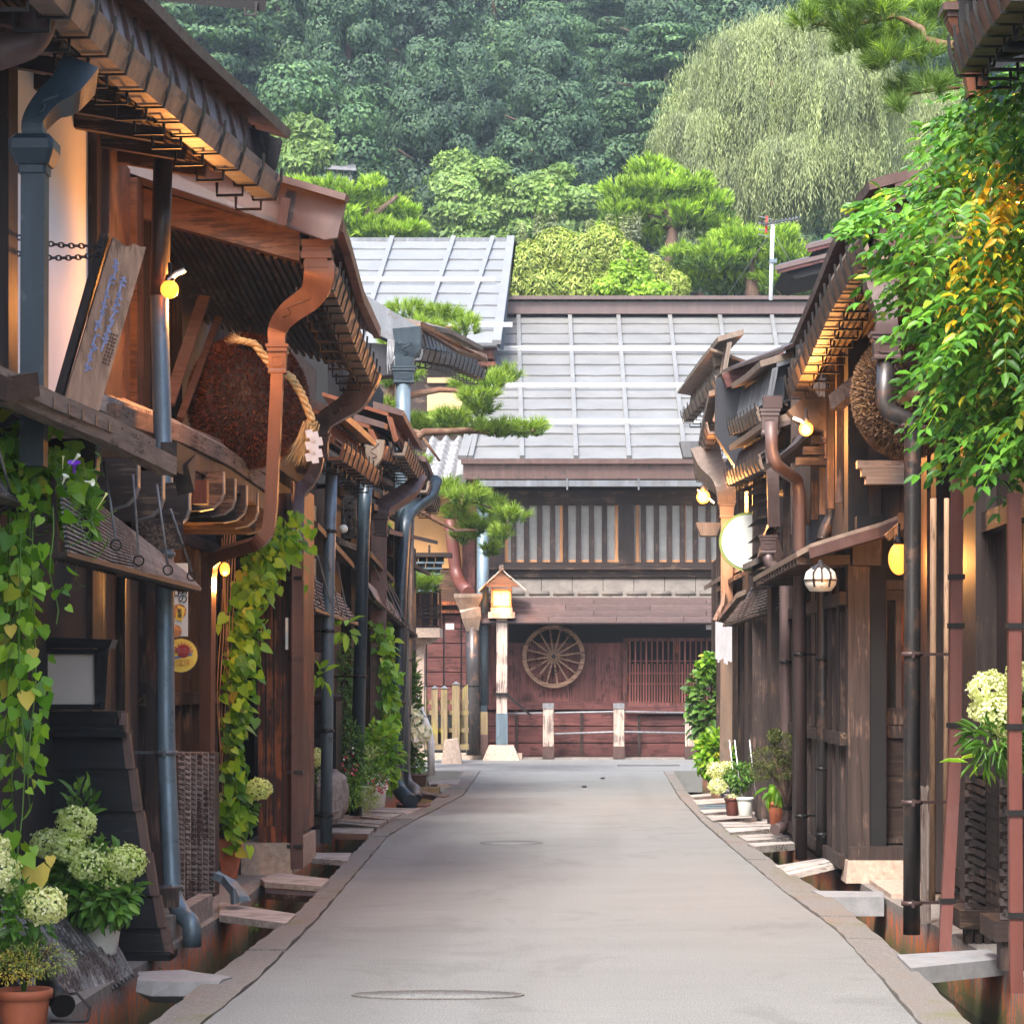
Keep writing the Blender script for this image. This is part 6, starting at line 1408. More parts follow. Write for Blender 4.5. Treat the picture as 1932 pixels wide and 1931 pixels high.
for k, (w, y0, y1) in enumerate(((222, 1340, 1354), (215, 1352, 1366), (232, 1366, 1378), (236, 1378, 1390))):
    mb = MB(); a = P(w, y1, Ys_ - .1 + k * .01); b = P(w, y0, Ys_ - .1); mb.box((-4.6, a.y, a.z), (a.x, a.y + .3, b.z - .004)); mb.build('shelf', 'black', sk)
lb = thing('lantern_box', 'unlit lantern box with cream paper panel and black frame on the flared stand', 'lantern', P(140, 1340, 16.1))
Yb = 16.0
mb = MB(); mb.hexa([P(93, 1328, Yb), P(182, 1328, Yb), P(182, 1328, Yb) + Vector((0, .15, 0)), P(93, 1328, Yb) + Vector((0, .15, 0))], [P(82, 1232, Yb), P(182, 1232, Yb), P(182, 1232, Yb) + Vector((0, .15, 0)), P(82, 1232, Yb) + Vector((0, .15, 0))]); mb.build('panel', 'paper', lb)
mb = MB(); F_ = Vector((0, -.02, 0))
for a, b in (((80, 1230), (92, 1332)), ((184, 1228), (186, 1332)), ((78, 1229), (202, 1229)), ((88, 1333), (200, 1333))): mb.beam(P(*a, Yb) + F_, P(*b, Yb) + F_, .03, .03, (0, 1, 0))
mb.hexa([P(184, 1338, Yb - .02), P(198, 1338, Yb - .02), P(198, 1338, Yb + .12), P(184, 1338, Yb + .12)], [P(184, 1222, Yb - .02), P(205, 1222, Yb - .02), P(205, 1222, Yb + .12), P(184, 1222, Yb + .12)]); mb.build('frame', 'black', lb)
mb = MB(); mb.prism([P(60, 1222, Yb - .05), P(206, 1222, Yb - .05), P(212, 1206, Yb - .05), P(50, 1200, Yb - .05)], (0, .2, 0)); mb.build('hood', 'black', lb)
# slatted quarter round guard
ig = thing('slatted_guard', 'silvery weathered slatted guard sloping to the channel, lower left corner', 'fence', P(140, 1880, 14.8))
T0, T1 = P(-60, 1660, 14.0), P(60, 1652, 16.0); B0, B1 = P(70, 1960, 13.75), P(252, 1838, 15.35)
T0 = P(-110, 1640, 14.0)
mb = MB(); n = 26
for i in range(n):
    s = (i + .5) / n; t_, b_ = T0.lerp(T1, s), B0.lerp(B1, s); m_ = t_.lerp(b_, .5) + Vector((.06, 0, .05)) + UPV * random.uniform(-.006, .006)
    w = (B1 - B0).length / n * random.uniform(.34, .44); mb.sweep([t_, t_.lerp(m_, .5) + Vector((.02, 0, .015)), m_, m_.lerp(b_, .5) + Vector((.02, 0, .015)), b_], [(-w, -.012), (w, -.012), (w, .012), (-w, .012)], up=(1, 0, .6))
mb.build('slat', 'slat', ig)
for v in (.06, .5, .93):
    mb = MB(); mb.beam(T0.lerp(B0, v) + Vector((-.02, 0, -.02)), T1.lerp(B1, v) + Vector((-.02, 0, -.02)), .03, .03); mb.build('rail', 'dark_y', ig)
mb = MB()
for v in (.22, .93):
    for i in range(n): s = (i + .5) / n; p = T0.lerp(T1, s).lerp(B0.lerp(B1, s), v) + Vector((.05, -.0, .05)) * (1 if v < .5 else .3); mb.lathe(p, [(.008, 0), (.006, .012), (0, .014)], 6)
mb.build('nail', 'iron', ig)
# woven grey guard by the tall pipe
wg = thing('woven_guard', 'grey brown woven board guard standing behind the tall blue grey pipe', 'fence', P(372, 1705, 20.2)); mb = MB()
for k in range(6):
    x0 = 337 + k * 11.3; pts = []
    for j in range(46):
        s = j / 45; y = 1418 + (290 - k * 5) * s; p = P(x0 + 6, y, 20.1 + k * .12); pts.append(p + Vector((0, -.02 * abs(math.sin(s * 46 * 1.57 + k)), 0)))
    mb.sweep(pts, [(-.024, -.006), (.024, -.006), (.026, .006), (-.026, .006)], up=(0, 1, 0))
mb.build('board', 'grey_z', wg)
for k in range(6):
    mb = MB()
    for j in range(30): p = P(337 + k * 11.3, 1422 + j * 9.4, 20.02 + k * .12); mb.beam(p + Vector((0, -.012, .005)), p + Vector((.042, -.016, -.008)), .006, .009)
    mb.build('weave', 'brown', wg)
mb = MB(); mb.box(P(336, 1706, 20.9), P(404, 1420, 20.9) + Vector((0, .3, 0))); mb.build('backing', 'dark', wg)
mb = MB(); mb.box(P(285, 1712, 17.0), P(333, 1675, 17.0) + Vector((0, .12, 0))); tag(mb.build('beam_end', 'brown'), 'short dark beam end sticking out beside the foot of the tall pipe', 'beam')
mb = MB(); mb.box((P(300, 0, 17.4).x, 17.3, 0), (P(330, 0, 17.4).x, 19.2, .16)); tag(mb.build('footing_stone', 'stone'), 'rough stone footing block behind the pipe elbow', 'stone')
mb = MB(); mb.sweep([P(404, 1652, 19.6), P(430, 1665, 19.6), P(450, 1690, 19.4), P(452, 1702, 19.4)], [(-.07, -.02), (.07, -.02), (.085, .035), (.07, .04), (0, -.0), (-.07, .04), (-.085, .035)], smooth=False); tag(mb.build('metal_chute', 'bluegrey'), 'short grey zinc chute spilling towards the left channel', 'chute')
# black spotlight in the corner
sp = thing('spotlight', 'black garden spotlight with a looped cable in the lower left corner', 'lamp', P(105, 1920, 13.3)); mb = MB()
p, q = P(86, 1850, 13.4), P(118, 1895, 13.15); mb.tube([p, q], .055, 18); mb.tube([q, q + (q - p).normalized() * .012], .062, 18, smooth=False); mb.build('housing', 'iron', sp)
mb = MB(); mb.tube([P(112, 1878, 13.2), P(145, 1872, 13.2), P(170, 1900, 13.2), P(165, 1925, 13.15), P(130, 1925, 13.1), P(95, 1925, 13.1)], .008, 8); mb.build('cable', 'iron', sp)

# ---------------------------------------------------------------- signs
def text_mesh(name, s, size, mat, parent, M4, extrude=.0015, align='CENTER', offset=0.0):
    cu = bpy.data.curves.new(name, 'FONT'); cu.body = s; cu.size = size; cu.extrude = extrude; cu.align_x = align; cu.align_y = 'CENTER'; cu.offset = offset
    ob = bpy.data.objects.new(name, cu); COL.objects.link(ob); bpy.context.view_layer.update()
    dg = bpy.context.evaluated_depsgraph_get(); me = bpy.data.meshes.new_from_object(ob.evaluated_get(dg)); bpy.data.objects.remove(ob)
    me.transform(M4); me.materials.clear(); return link(name, me, mat, parent)
def face_cam(p): return Matrix.Translation(p) @ Matrix.Rotation(R(90), 4, 'X')
Yg = 18.95
ps = thing('poster_sign', 'white hanging poster with vertical lettering and food pictures beside the tall pipe', 'sign', P(333, 1200, Yg))
mb = MB(); mb.box(P(300, 1200, Yg), P(354, 1062, Yg) + Vector((0, .02, 0))); mb.build('panel', 'signwhite', ps)
u1 = Yg / F
for i, ch in enumerate('高山の'): text_mesh('lettering', ch, 19 * u1, 'ink', ps, face_cam(P(345, 1098 + i * 16, Yg - .004)), offset=.0006)
for i, ch in enumerate('沢山！'): text_mesh('lettering', ch, 19 * u1, 'ink', ps, face_cam(P(329.5, 1104 + i * 14, Yg - .004)), offset=.0006)
mb = MB(); mb.lathe(P(338, 1153, Yg - .002), [(14 * u1, -.002), (14 * u1, .001)], 24, False, 'y'); mb.build('picture', 'food', ps)
mb = MB(); mb.prism([P(330, 1168, Yg - .006), P(344, 1172, Yg - .006), P(349, 1146, Yg - .006), P(336, 1141, Yg - .006)], (0, .002, 0)); mb.build('picture_packet', 'signyellow', ps)
mb = MB(); mb.lathe(P(331, 1190, Yg - .004), [(12 * u1, -.002), (12 * u1, .001)], 20, False, 'y'); mb.build('picture', 'food', ps)
text_mesh('lettering', '堅\n焼', 9 * u1, 'ink', ps, face_cam(P(339, 1157, Yg - .009)))
Yr = 18.6; u1 = Yr / F
ys = thing('fan_sign', 'round yellow sign with Japanese lettering and a red sunburst beside the tall pipe', 'sign', P(343, 1268, Yr))
c = P(341, 1236, Yr); mb = MB(); mb.lathe(c, [(31.5 * u1, -.004), (31.5 * u1, .006)], 40, False, 'y'); mb.build('face', 'signyellow', ys)
mb = MB(); mb.lathe(c + Vector((0, .008, 0)), [(33 * u1, -.004), (33 * u1, .004)], 40, False, 'y'); mb.build('rim', 'ink_brown', ys)
mb = MB()
for i in range(17):
    a = math.pi * (i / 16) ; d = Vector((math.cos(a), 0, math.sin(a))); e = Vector((-d.z, 0, d.x)); o = c + Vector((5 * u1, -.006, 6 * u1))
    mb.prism([o + d * 10 * u1 + e * 1.8 * u1, o + d * (23 if i % 2 else 20) * u1 * .95, o + d * 10 * u1 - e * 1.8 * u1], (0, .001, 0))
mb.lathe(o, [(11 * u1, 0), (11 * u1, .001)], 20, False, 'y'); mb.build('sunburst', 'ink_red', ys)
text_mesh('lettering', '学生さん', 11.5 * u1, 'signwhite', ys, face_cam(c + Vector((1 * u1, -.010, 9 * u1))), offset=.0008)
text_mesh('lettering', '学生さん', 11.5 * u1, 'ink_red', ys, face_cam(c + Vector((1 * u1, -.012, 9 * u1))))
mb = MB(); mb.prism([c + Vector((-18 * u1, -.005, -3 * u1)), c + Vector((20 * u1, -.005, 4 * u1)), c + Vector((22 * u1, -.005, 0)), c + Vector((-14 * u1, -.005, -8 * u1))], (0, .001, 0)); mb.build('ribbon', 'ink_blue', ys)
text_mesh('lettering', 'よっていきねぇよぉー', 4.4 * u1, 'ink', ys, face_cam(c + Vector((2 * u1, -.009, -2 * u1))) @ Matrix.Rotation(R(12), 4, 'Z'))
text_mesh('lettering', '大歓迎！', 12.5 * u1, 'ink_red', ys, face_cam(c + Vector((6 * u1, -.007, -14 * u1))), offset=.0012)
text_mesh('lettering', '大歓迎！', 12.5 * u1, 'signyellow', ys, face_cam(c + Vector((6 * u1, -.009, -14 * u1))))
mb = MB(); mb.box(P(1080 / 2 - 2, 1110 + 60, 23.3), P(1080 / 2 + 2, 1210, 23.3) + Vector((0, .01, 0)))
# lamp at the copper bend
bulb('wall_lamp', 'small square lit lamp under the bend of the orange copper pipe', P(424, 1073, 20.9), .04, 'bulb', 14, holder=False, squash=1.3, off=(.02, -.05, -.13), lc=(1, .42, .1), group=None)
bulb('small_globe', 'small unlit white globe lamp under the third left house eave', P(648, 997, 27.0), .045, 'signwhite', 0, group=None)
for (x, y0, y1, Y, lb_) in ((541, 1165, 1225, 23.25, 'narrow white upright name plate on the red pillar'),):
    mb = MB(); mb.box(P(x - 2.5, y1, Y), P(x + 2.5, y0, Y) + Vector((0, .02, 0))); tag(mb.build('name_plate', 'signwhite'), lb_, 'sign')

# ---------------------------------------------------------------- mid street, left
mb = MB(); rr = random.Random(6); c = P(618, 1505, 28.0); vs = []; fs = []
nu, nv = 16, 10
for j in range(nv + 1):
    for i in range(nu):
        th = 2 * math.pi * i / nu; ph = math.pi * j / nv - math.pi / 2; k = 1 + .12 * math.sin(3 * th + 2 * ph) + .08 * rr.random()
        s = abs(math.cos(ph)) ** .6; vs.append(c + Vector((.20 * s * math.cos(th) * k, .3 * s * math.sin(th) * k, .27 * math.copysign(abs(math.sin(ph)) ** .7, math.sin(ph)) * k)))
fs = [(j * nu + i, j * nu + (i + 1) % nu, (j + 1) * nu + (i + 1) % nu, (j + 1) * nu + i) for j in range(nv) for i in range(nu)]
mb.add(vs, fs); tag(mb.build('boulder', 'stone'), 'rough brown boulder behind the second blue grey pipe', 'rock')
cb = thing('wooden_cabinet', 'low dark panelled cabinet with a slanted lid behind the boulder', 'cabinet', P(612, 1500, 29.0))
mb = MB(); mb.box(P(560, 1500, 29.0), P(634, 1322, 29.0) + Vector((0, .8, 0))); mb.build('body', 'black', cb)
mb = MB()
for x in (586, 603, 620): rect(mb, x, 1326, x + 3, 1495, 28.97, .03)
for y in (1330, 1395, 1460): rect(mb, 575, y, 634, y + 3, 28.965, .03)
mb.build('panel_frame', 'dark', cb); mb = MB(); mb.hexa([P(555, 1322, 28.8), P(642, 1322, 28.8), P(642, 1316, 29.9), P(555, 1316, 29.9)], [P(555, 1314, 28.8), P(644, 1314, 28.8), P(644, 1308, 29.9), P(555, 1308, 29.9)]); mb.build('lid', 'dark_x', cb)
mb = MB(); mb.tube([P(768, 1285, 46), P(778, 1305, 46), P(795, 1345, 46), P(808, 1375, 46), P(813, 1400, 46), P(813.5, 1462, 46)], .065, 14); tag(mb.build('hand_rail', 'whitemetal'), 'white bent tubular handrail at the end of the left channel', 'handrail')
mb = MB(); mb.box(P(738, 1515, 36.6), P(786, 1484, 36.6) + Vector((0, .5, 0)));
for x0, x1, y0, y1, Y, m in ((790, 828, 1486, 1520, 41, 'fence'), (812, 822, 1480, 1520, 42, 'brown')):
    mb = MB(); mb.box(P(x0, y1, Y), P(x1, y0, Y) + Vector((0, .5, 0))); tag(mb.build('support_post', m), ('mossy block' if x0 == 790 else 'slim brown stake') + ' propping the planks at the far end of the left channel', 'post')

# timber and stone lantern tower
tw = thing('garden_lantern', 'tall timber lattice lantern with slate shingle roof on a pale stone column', 'lantern', P(800, 1290, 52)); Yt = 51.5
mb = MB()
for k in range(6):
    y0, y1 = 1050 + k * 10.5, 1050 + (k + 1) * 10.5 + 2; x0, x1 = 770 + 0, 838 - k * 3.5
    for j in range(6): a_, b_ = 740 + (x1 - 740) * j / 6 + .4, 740 + (x1 - 740) * (j + 1) / 6 - .4; mb.hexa([P(a_, y1 + 1, Yt - .5 + .1 - k * .1), P(b_, y1 + 1, Yt - .5 + .1 - k * .1), P(b_, y0 + 1, Yt + .3 - k * .1), P(a_, y0 + 1, Yt + .3 - k * .1)], [P(a_, y1, Yt - .5 - k * .1), P(b_, y1, Yt - .5 - k * .1), P(b_, y0, Yt + .2 - k * .1), P(a_, y0, Yt + .2 - k * .1)])
mb.build('shingle_roof', 'bluegrey', tw)
mb = MB(); rect(mb, 740, 1042, 851, 1050, Yt - .4, .6); rect(mb, 808, 1028, 812, 1050, Yt - .1, .05); mb.build('ridge_board', 'dark_x', tw)
for x in (768, 790, 810, 828): one_post(tw, x, x + 5, 1110, 1185, Yt - .2, .1, 'orange_wood')
mb = MB()
for y in (1113, 1140, 1147, 1154, 1162, 1180): rect(mb, 745, y, 830, y + 4, Yt - .25, .04)
mb.build('lattice', 'brown', tw)
mb = MB(); rect(mb, 745, 1118, 826, 1180, Yt + .3, .1); mb.build('inner_wall', 'dark', tw)
mb = MB(); rect(mb, 745, 1184, 830, 1202, Yt - .5, 1.0); mb.prism([P(758, 1202, Yt - .3), P(826, 1202, Yt - .3), P(808, 1214, Yt - .3), P(768, 1214, Yt - .3)], (0, .7, 0)); mb.build('stone_tray', 'stone_warm', tw)
mb = MB(); rect(mb, 768, 1214, 800, 1430, Yt - .2, .4); mb.build('stone_column', 'stone_warm', tw)
# picket fence
pf_ = thing('picket_fence', 'mossy weathered picket fence with capped posts before the dark panelled wall', 'fence', P(830, 1410, 55))
xs = [(784, 10), (799, 10), (820, 12), (838, 12), (860, 14)]
for x, w in xs:
    y0 = 1298 if x != 860 else 1290; o = one_post(pf_, x - w / 2, x + w / 2, y0, 1405, 55, .12, 'fence', 'picket')
    mb = MB(); a, b = P(x - w / 2 - 1, y0, 54.98), P(x + w / 2 + 1, y0 - 5, 54.98); cx = (a.x + b.x) / 2
    mb.hexa([a, (b.x, a.y, a.z), (b.x, a.y + .16, a.z), (a.x, a.y + .16, a.z)], [(cx - .01, a.y + .07, b.z), (cx + .01, a.y + .07, b.z), (cx + .01, a.y + .09, b.z), (cx - .01, a.y + .09, b.z)]); mb.build('cap', 'greygutter', o)
for k in range(4): one_post(pf_, 869 + k * 3.6, 872 + k * 3.6, 1300 - k * 3, 1405, 55.2 + k * .35, .12, 'fence', 'picket')
for y in (1320, 1340, 1373): mb = MB(); rect(mb, 778, y, 884, y + 8, 55.12, .06); mb.build('rail', 'fence', pf_)
mb = MB(); rect(mb, 778, 1404, 884, 1414, 55, .3); mb.build('base_rail', 'fence', pf_)
mb = MB(); rect(mb, 778, 1380, 872, 1404, 55.3, .1); mb.build('low_board', 'brown', pf_)
mb = MB(); a, b = P(833, 1426, 54.3), P(872, 1392, 54.3); mb.hexa([(a.x, 54.2, 0), (b.x, 54.2, 0), (b.x, 54.7, 0), (a.x, 54.7, 0)], [(a.x + .06, 54.25, b.z - .05), (b.x - .09, 54.25, b.z), (b.x - .1, 54.6, b.z), (a.x + .08, 54.6, b.z - .03)]); tag(mb.build('stone_marker', 'stone_warm'), 'squat pale stone block in front of the picket fence', 'stone')
# pipes of the ochre house
pn = pipe('downpipe', 'patinated copper downpipe with tall flared head left of the street lantern', [P(892, 1180, 57), P(893, 1300, 57), P(893, 1424, 57)], .155, 'gunmetal', hopper=None, collars=(3.2, 1.6), group=None)
mb = MB()
mb.sweep([P(884, 1120, 57), P(884, 1127, 57), P(885, 1148, 57), P(888, 1150, 57), P(890, 1165, 57), P(892, 1190, 57)], [(-1, -1), (1, -1), (1, 1), (-1, 1)], up=(0, 1, 0), scales=[.30, .30, .20, .22, .21, .13]); mb.build('head', 'tan', pn)
pipe('downpipe', 'tall steel blue downpipe on the end house corner, above a mossy wooden casing', [P(911, 930, 57.3), P(911, 1330, 57.3)], .13, 'bluegrey', collars=(5.0, 3.0), group=None)
cs = thing('pipe_casing', 'mossy wooden casing with copper foot around the steel blue pipe', 'casing', P(911, 1424, 57.2))
one_post(cs, 903, 919, 1330, 1342, 57.0, .3, 'slate', 'collar'); one_post(cs, 903, 920, 1342, 1385, 57.0, .3, 'fence', 'board'); one_post(cs, 904, 921, 1385, 1424, 57.0, .3, 'copper', 'shoe')
pipe('downpipe', 'brown downpipe with blue grey elbow on the ochre wall above the flared copper head', [P(848, 975, 58.6), P(856, 1040, 58.6), P(860, 1080, 58.6), P(868, 1100, 58.4), P(884, 1118, 57.4)], .14, 'brick_pipe', group=None)

# ---------------------------------------------------------------- pots
def pot(label, c, r, h, mat, taper=.72, square=False, group=None, name='flower_pot', rim=True):
    """c: centre of the foot"""
    t = thing(name, label, 'pot', c, group); c = Vector(c); mb = MB(); k = r * taper
    if square:
        vs = []
        for s, z in ((k, 0), (r * .96, h * .88), (r, h * .88), (r * 1.02, h)): vs += [c + Vector((-s, -s, z)), c + Vector((s, -s, z)), c + Vector((s, s, z)), c + Vector((-s, s, z))]
        mb.add(vs, [(i * 4 + j, i * 4 + (j + 1) % 4, i * 4 + 4 + (j + 1) % 4, i * 4 + 4 + j) for i in range(3) for j in range(4)] + [(0, 3, 2, 1)])
    else: mb.lathe(c, [(k * .9, 0), (k, .01), (r * .93, h * .84), (r * .93, h * .85), (r * 1.04, h * .86), (r * 1.06, h * .98), (r, h), (r * .92, h * .98), (r * .88, h * .9)], 32)
    mb.build('body', mat, t)
    mb = MB(); mb.lathe(c, [(r * .9, h * .88), (r * .9, h * .93)], 20, False); mb.build('soil', 'soil', t); return t
# ================================================================= PLANTS
def rg_(s): return np.random.default_rng(s)
def nrm_up(n, rg, k=.5): return np.stack([rg.normal(0, k, n), rg.normal(0, k, n) - .35, np.ones(n)], 1)
def flower_head(name, c, r, mat, parent, seed, n=None, petal=.02, squash=.85):
    rg = rg_(seed); n = n or int(900 * (r / .12) ** 2 / (petal / .02) ** 2); n = min(n, 2600)
    d = rdir(n, rg); k = rg.uniform(.82, 1.05, (n, 1)); lump = 1 + .10 * np.sin(d[:, :1] * 7 + seed) * np.cos(d[:, 2:3] * 6)
    pos = np.array(c) + d * np.array([r, r, r * squash]) * k * lump
    t = np.cross(d, rg.normal(size=(n, 3)))
    return leaves(name, pos, t + d * .5, d, petal * rg.uniform(.7, 1.2, n), petal * .85, 'oval' if petal > .012 else 'quad', mat, parent)
def foliage(name, c, r, n, L, mat, parent, seed, kind='oval', wr=.5, shell=.35, droop=.3):
    rg = rg_(seed); p, d = in_ellipsoid(c, r, n, shell, rg)
    dirs = d + rg.normal(size=d.shape) * .5 + np.array([0, -.1, -droop]); nn = d * .5 + nrm_up(n, rg)
    return leaves(name, p, dirs, nn, L * rg.uniform(.6, 1.25, n), L * wr * rg.uniform(.8, 1.1, n), kind, mat, parent)
def stems(name, base, tips, r, mat, parent, bend=.3):
    mb = MB(); b = Vector(base)
    for i, t in enumerate(tips):
        t = Vector(t); m = b.lerp(t, .5) + Vector((.03 * math.sin(i * 2), .03 * math.cos(i * 3), .04)); mb.tube([b, m, t], r, 5, rs=[1, .8, .5])
    return mb.build(name, mat, parent)
def hydrangea(label, base, heads, leafc, leafr, nleaf, L, seed, petal='petal', psize=.02, extra=None, cat='hydrangea', mat='lf_hydr', name='hydrangea_bush'):
    t = thing(name, label, cat, base)
    stems('stem', base, [h[0] for h in heads] + [Vector(leafc)], .008, 'lf_shrub', t)
    for i, (c, r) in enumerate(heads): flower_head('flower_head', c, r, petal, t, seed + i, petal=psize)
    foliage('leaves', leafc, leafr, nleaf, L, mat, t, seed + 50); return t
D1 = F / 15.2
# big hydrangea, lower left, in white pot
pot('white pot holding the big green hydrangea beside the black flared stand', P(190, 1800, 15.3), .13, .24, 'whitepot', square=False)
Y = 15.1
t = hydrangea('big hydrangea with pale green flower heads in the white pot at the black flared stand', P(180, 1740, 15.3),
          [(P(x, y, Y + dy), r / F * Y) for x, y, r, dy in ((145, 1552, 36, 0), (92, 1590, 32, 0), (130, 1600, 30, -.1), (165, 1632, 34, -.1), (240, 1625, 36, -.05), (215, 1660, 28, 0), (185, 1610, 24, .1))],
          P(170, 1665, Y + .12), (.27, .16, .24), 700, .085, 3)
foliage('leaves', P(195, 1700, Y - .02), (.2, .14, .12), 260, .09, 'lf_hydr', t, 91); foliage('leaves', P(155, 1515, Y + .2), (.07, .05, .10), 40, .10, 'lf_shrub', t, 92, wr=.3, droop=-.8)
# near left flowers
Y = 13.1
pot('terracotta pot at the lower left border', P(45, 1990, Y), .135, .33, 'terracotta', .7)
hydrangea('cream hydrangea heads rising at the lower left border from the terracotta pot', P(45, 1870, Y), [(P(85, 1708, Y), 40 / F * Y), (P(-8, 1650, Y + .1), 46 / F * Y), (P(-12, 1600, Y + .3), 30 / F * Y)],
          P(20, 1740, Y + .1), (.18, .12, .20), 260, .09, 23, 'petal_y')
fe = thing('fine_leaved_plant', 'fine leaved reddish yellow plant spilling over the terracotta pot at the lower left', 'plant', P(60, 1850, Y - .05))
stems('stem', P(50, 1850, Y), [P(50 + 95 * math.cos(a) * .9, 1835 - 60 * abs(math.sin(a * 1.3)) - 10, Y - .1) for a in np.linspace(0, 3.1, 14)], .003, 'brick_pipe', fe)
foliage('leaves', P(70, 1810, Y - .1), (.20, .15, .09), 900, .018, 'lf_bamboo', fe, 7, 'quad'); foliage('leaves', P(30, 1825, Y - .1), (.16, .12, .08), 400, .02, 'lf_yellow', fe, 8, 'quad')
# morning glory
mg = thing('morning_glory', 'morning glory vine tumbling over the left awning with long hanging strands and purple flowers', 'vine', P(60, 1000, 14.0))
rg = rg_(31); pos = []; dr = []; ln = []
strand = MB(); rr = random.Random(12)
for i in range(11):
    x = rr.uniform(-25, 104) if i < 8 else rr.uniform(10, 75); y = rr.uniform(930, 1010); Y = 13.9 + rr.uniform(-.3, .35); L = rr.uniform(420, 720) if i < 14 else rr.uniform(120, 420)
    pts = []; k = 9
    if x > 85: L *= .45
    for j in range(k + 1):
        pts.append(P(x + 12 * math.sin(j * .9 + i) * (j / k), y + L * j / k, Y + .05 * math.sin(j + i)))
    strand.tube(pts, .004, 5)
    for j in range(int(L / 17)):
        s = rr.random() * k; a = int(min(s, k - 1)); p = pts[a].lerp(pts[a + 1], s - a); sd_ = rr.choice((-1, 1)) * rr.uniform(.01, .09)
        pos.append(p + Vector((sd_, rr.uniform(-.08, .05), 0))); dr.append((sd_ * 6 + rr.gauss(0, .3), rr.gauss(-.4, .3), -rr.uniform(.3, 1.1))); ln.append(rr.uniform(.045, .11))
for i in range(430):      # mass on top of the awning
    u = rr.random(); x = -30 + 205 * u ** .8; y = 850 + 95 * u + rr.gauss(0, 42); Y = 13.9 + u * .9 + rr.gauss(0, .15)
    pos.append(P(x, y, Y)); dr.append((rr.gauss(.3, .6), rr.gauss(-.3, .4), rr.gauss(-.5, .5))); ln.append(rr.uniform(.05, .11))
n = len(pos); ln = np.array(ln)
leaves('leaves', np.array(pos), dr, np.stack([rg.normal(0, .9, n), rg.normal(-.8, .6, n), rg.normal(.5, .7, n)], 1), ln, ln * .85, 'heart', 'lf_vine', mg)
for i in range(70):       # curly tendrils
    x = rr.uniform(10, 175); y = 860 + (x / 175) * 90 + rr.uniform(-60, 110); c = P(x, y, 14.1 + rr.uniform(-.2, .5)); a0 = rr.uniform(0, 6)
    strand.tube([c + Vector((.002 + .16 * t_ * math.cos(a0 + t_ * 1.6), .05 * math.sin(t_ * 3), .14 * t_ * math.sin(a0 + t_ * 2.2) - .05 * t_)) for t_ in np.linspace(0, 1, 7)], .0028, 4)
strand.build('strand', 'lf_shrub', mg)
pos = [P(50, 1305, 13.7), P(68, 1635, 13.7), P(20, 1180, 13.7), P(95, 1615, 13.7), P(15, 1795, 13.5), P(62, 1225, 13.8)]
for p, l in zip(pos, [.10, .15, .07, .06, .09, .07]): leaves('yellow_leaf', [p], [(.1, -.3, -1)], [(.1, -1, .2)], np.array([l]), .09 * l / .1, 'heart', 'lf_yellow', mg)
def trumpet(c, d, r, L, mat, parent, name='flower'):
    mb = MB(); d = Vector(d).normalized(); c = Vector(c); mb.tube([c, c + d * L * .55, c + d * L * .85, c + d * L], r, 10, rs=[.18, .25, .6, 1.0], cap=False); return mb.build(name, mat, parent)
trumpet(P(140, 892, 13.8), (.05, -.3, .6), .035, .06, 'fl_purple', mg); trumpet(P(130, 880, 13.8), (.5, -.3, .5), .012, .09, 'fl_white', mg, 'bud'); trumpet(P(118, 912, 13.8), (.3, -.3, .6), .02, .05, 'fl_white', mg, 'bud'); trumpet(P(160, 908, 13.8), (.7, -.3, -.1), .02, .05, 'fl_white', mg, 'bud')
trumpet(P(183, 960, 13.9), (.4, -.1, .6), .008, .10, 'petal_y', mg, 'bud'); trumpet(P(118, 885, 13.8), (.05, -.1, .6), .008, .07, 'petal_y', mg, 'bud')
# tall climbing vine in terracotta pot
Y = 22.3
pot('tall terracotta pot at the foot of the climbing vine before the red pillar', P(434, 1656, Y), .105, .33, 'terracotta', .5, True)
cv = thing('climbing_vine', 'tall climbing vine with heart shaped leaves beside the red pillar, growing from the terracotta pot', 'vine', P(434, 1585, Y))
rr = random.Random(44); pos = []; dr = []; ln = []
spine = [(432, 1585), (430, 1400), (438, 1250), (450, 1120), (480, 1060), (525, 1000)]
def sp_at(s):
    s *= len(spine) - 1; k = min(int(s), len(spine) - 2); a, b = spine[k], spine[k + 1]; return a[0] + (b[0] - a[0]) * (s - k), a[1] + (b[1] - a[1]) * (s - k)
for i in range(760):
    s = rr.random(); x, y = sp_at(s); wd = 24 + 22 * s; Yv = Y - .1 + s * .3
    pos.append(P(x + 18 * s + rr.gauss(8, wd * .5) , y + rr.gauss(0, 22), Yv + rr.gauss(0, .12))); dr.append((rr.gauss(.5, .5), rr.gauss(-.4, .4), -rr.uniform(.3, 1.2))); ln.append(rr.uniform(.06, .125))
n = len(pos); ln = np.array(ln); rg = rg_(4)
leaves('leaves', np.array(pos), dr, np.stack([rg.normal(0, .9, n), rg.normal(-.8, .6, n), rg.normal(.6, .7, n)], 1), ln, ln * .8, 'heart', 'lf_vine', cv)
mb = MB()
for k in range(9):
    pts = [P(434 + (k - 4) * .8, 1590, Y)] + [P(424 + (k - 3) * 3 + 5 * math.sin(j + k), 1590 - j * (60 + k * 4), Y + .03 * math.sin(j * 2 + k)) for j in range(1, 9)]
    mb.tube(pts, .004, 5)
mb.build('stem', 'bamboo', cv)
hydrangea('pale green hydrangea heads at the foot of the climbing vine', P(440, 1590, Y), [(P(490, 1487, Y - .1), 23 / F * Y), (P(462, 1492, Y), 17 / F * Y), (P(428, 1512, Y), 20 / F * Y), (P(452, 1535, Y), 14 / F * Y)], P(448, 1535, Y), (.17, .14, .20), 260, .08, 41, 'petal', .02)
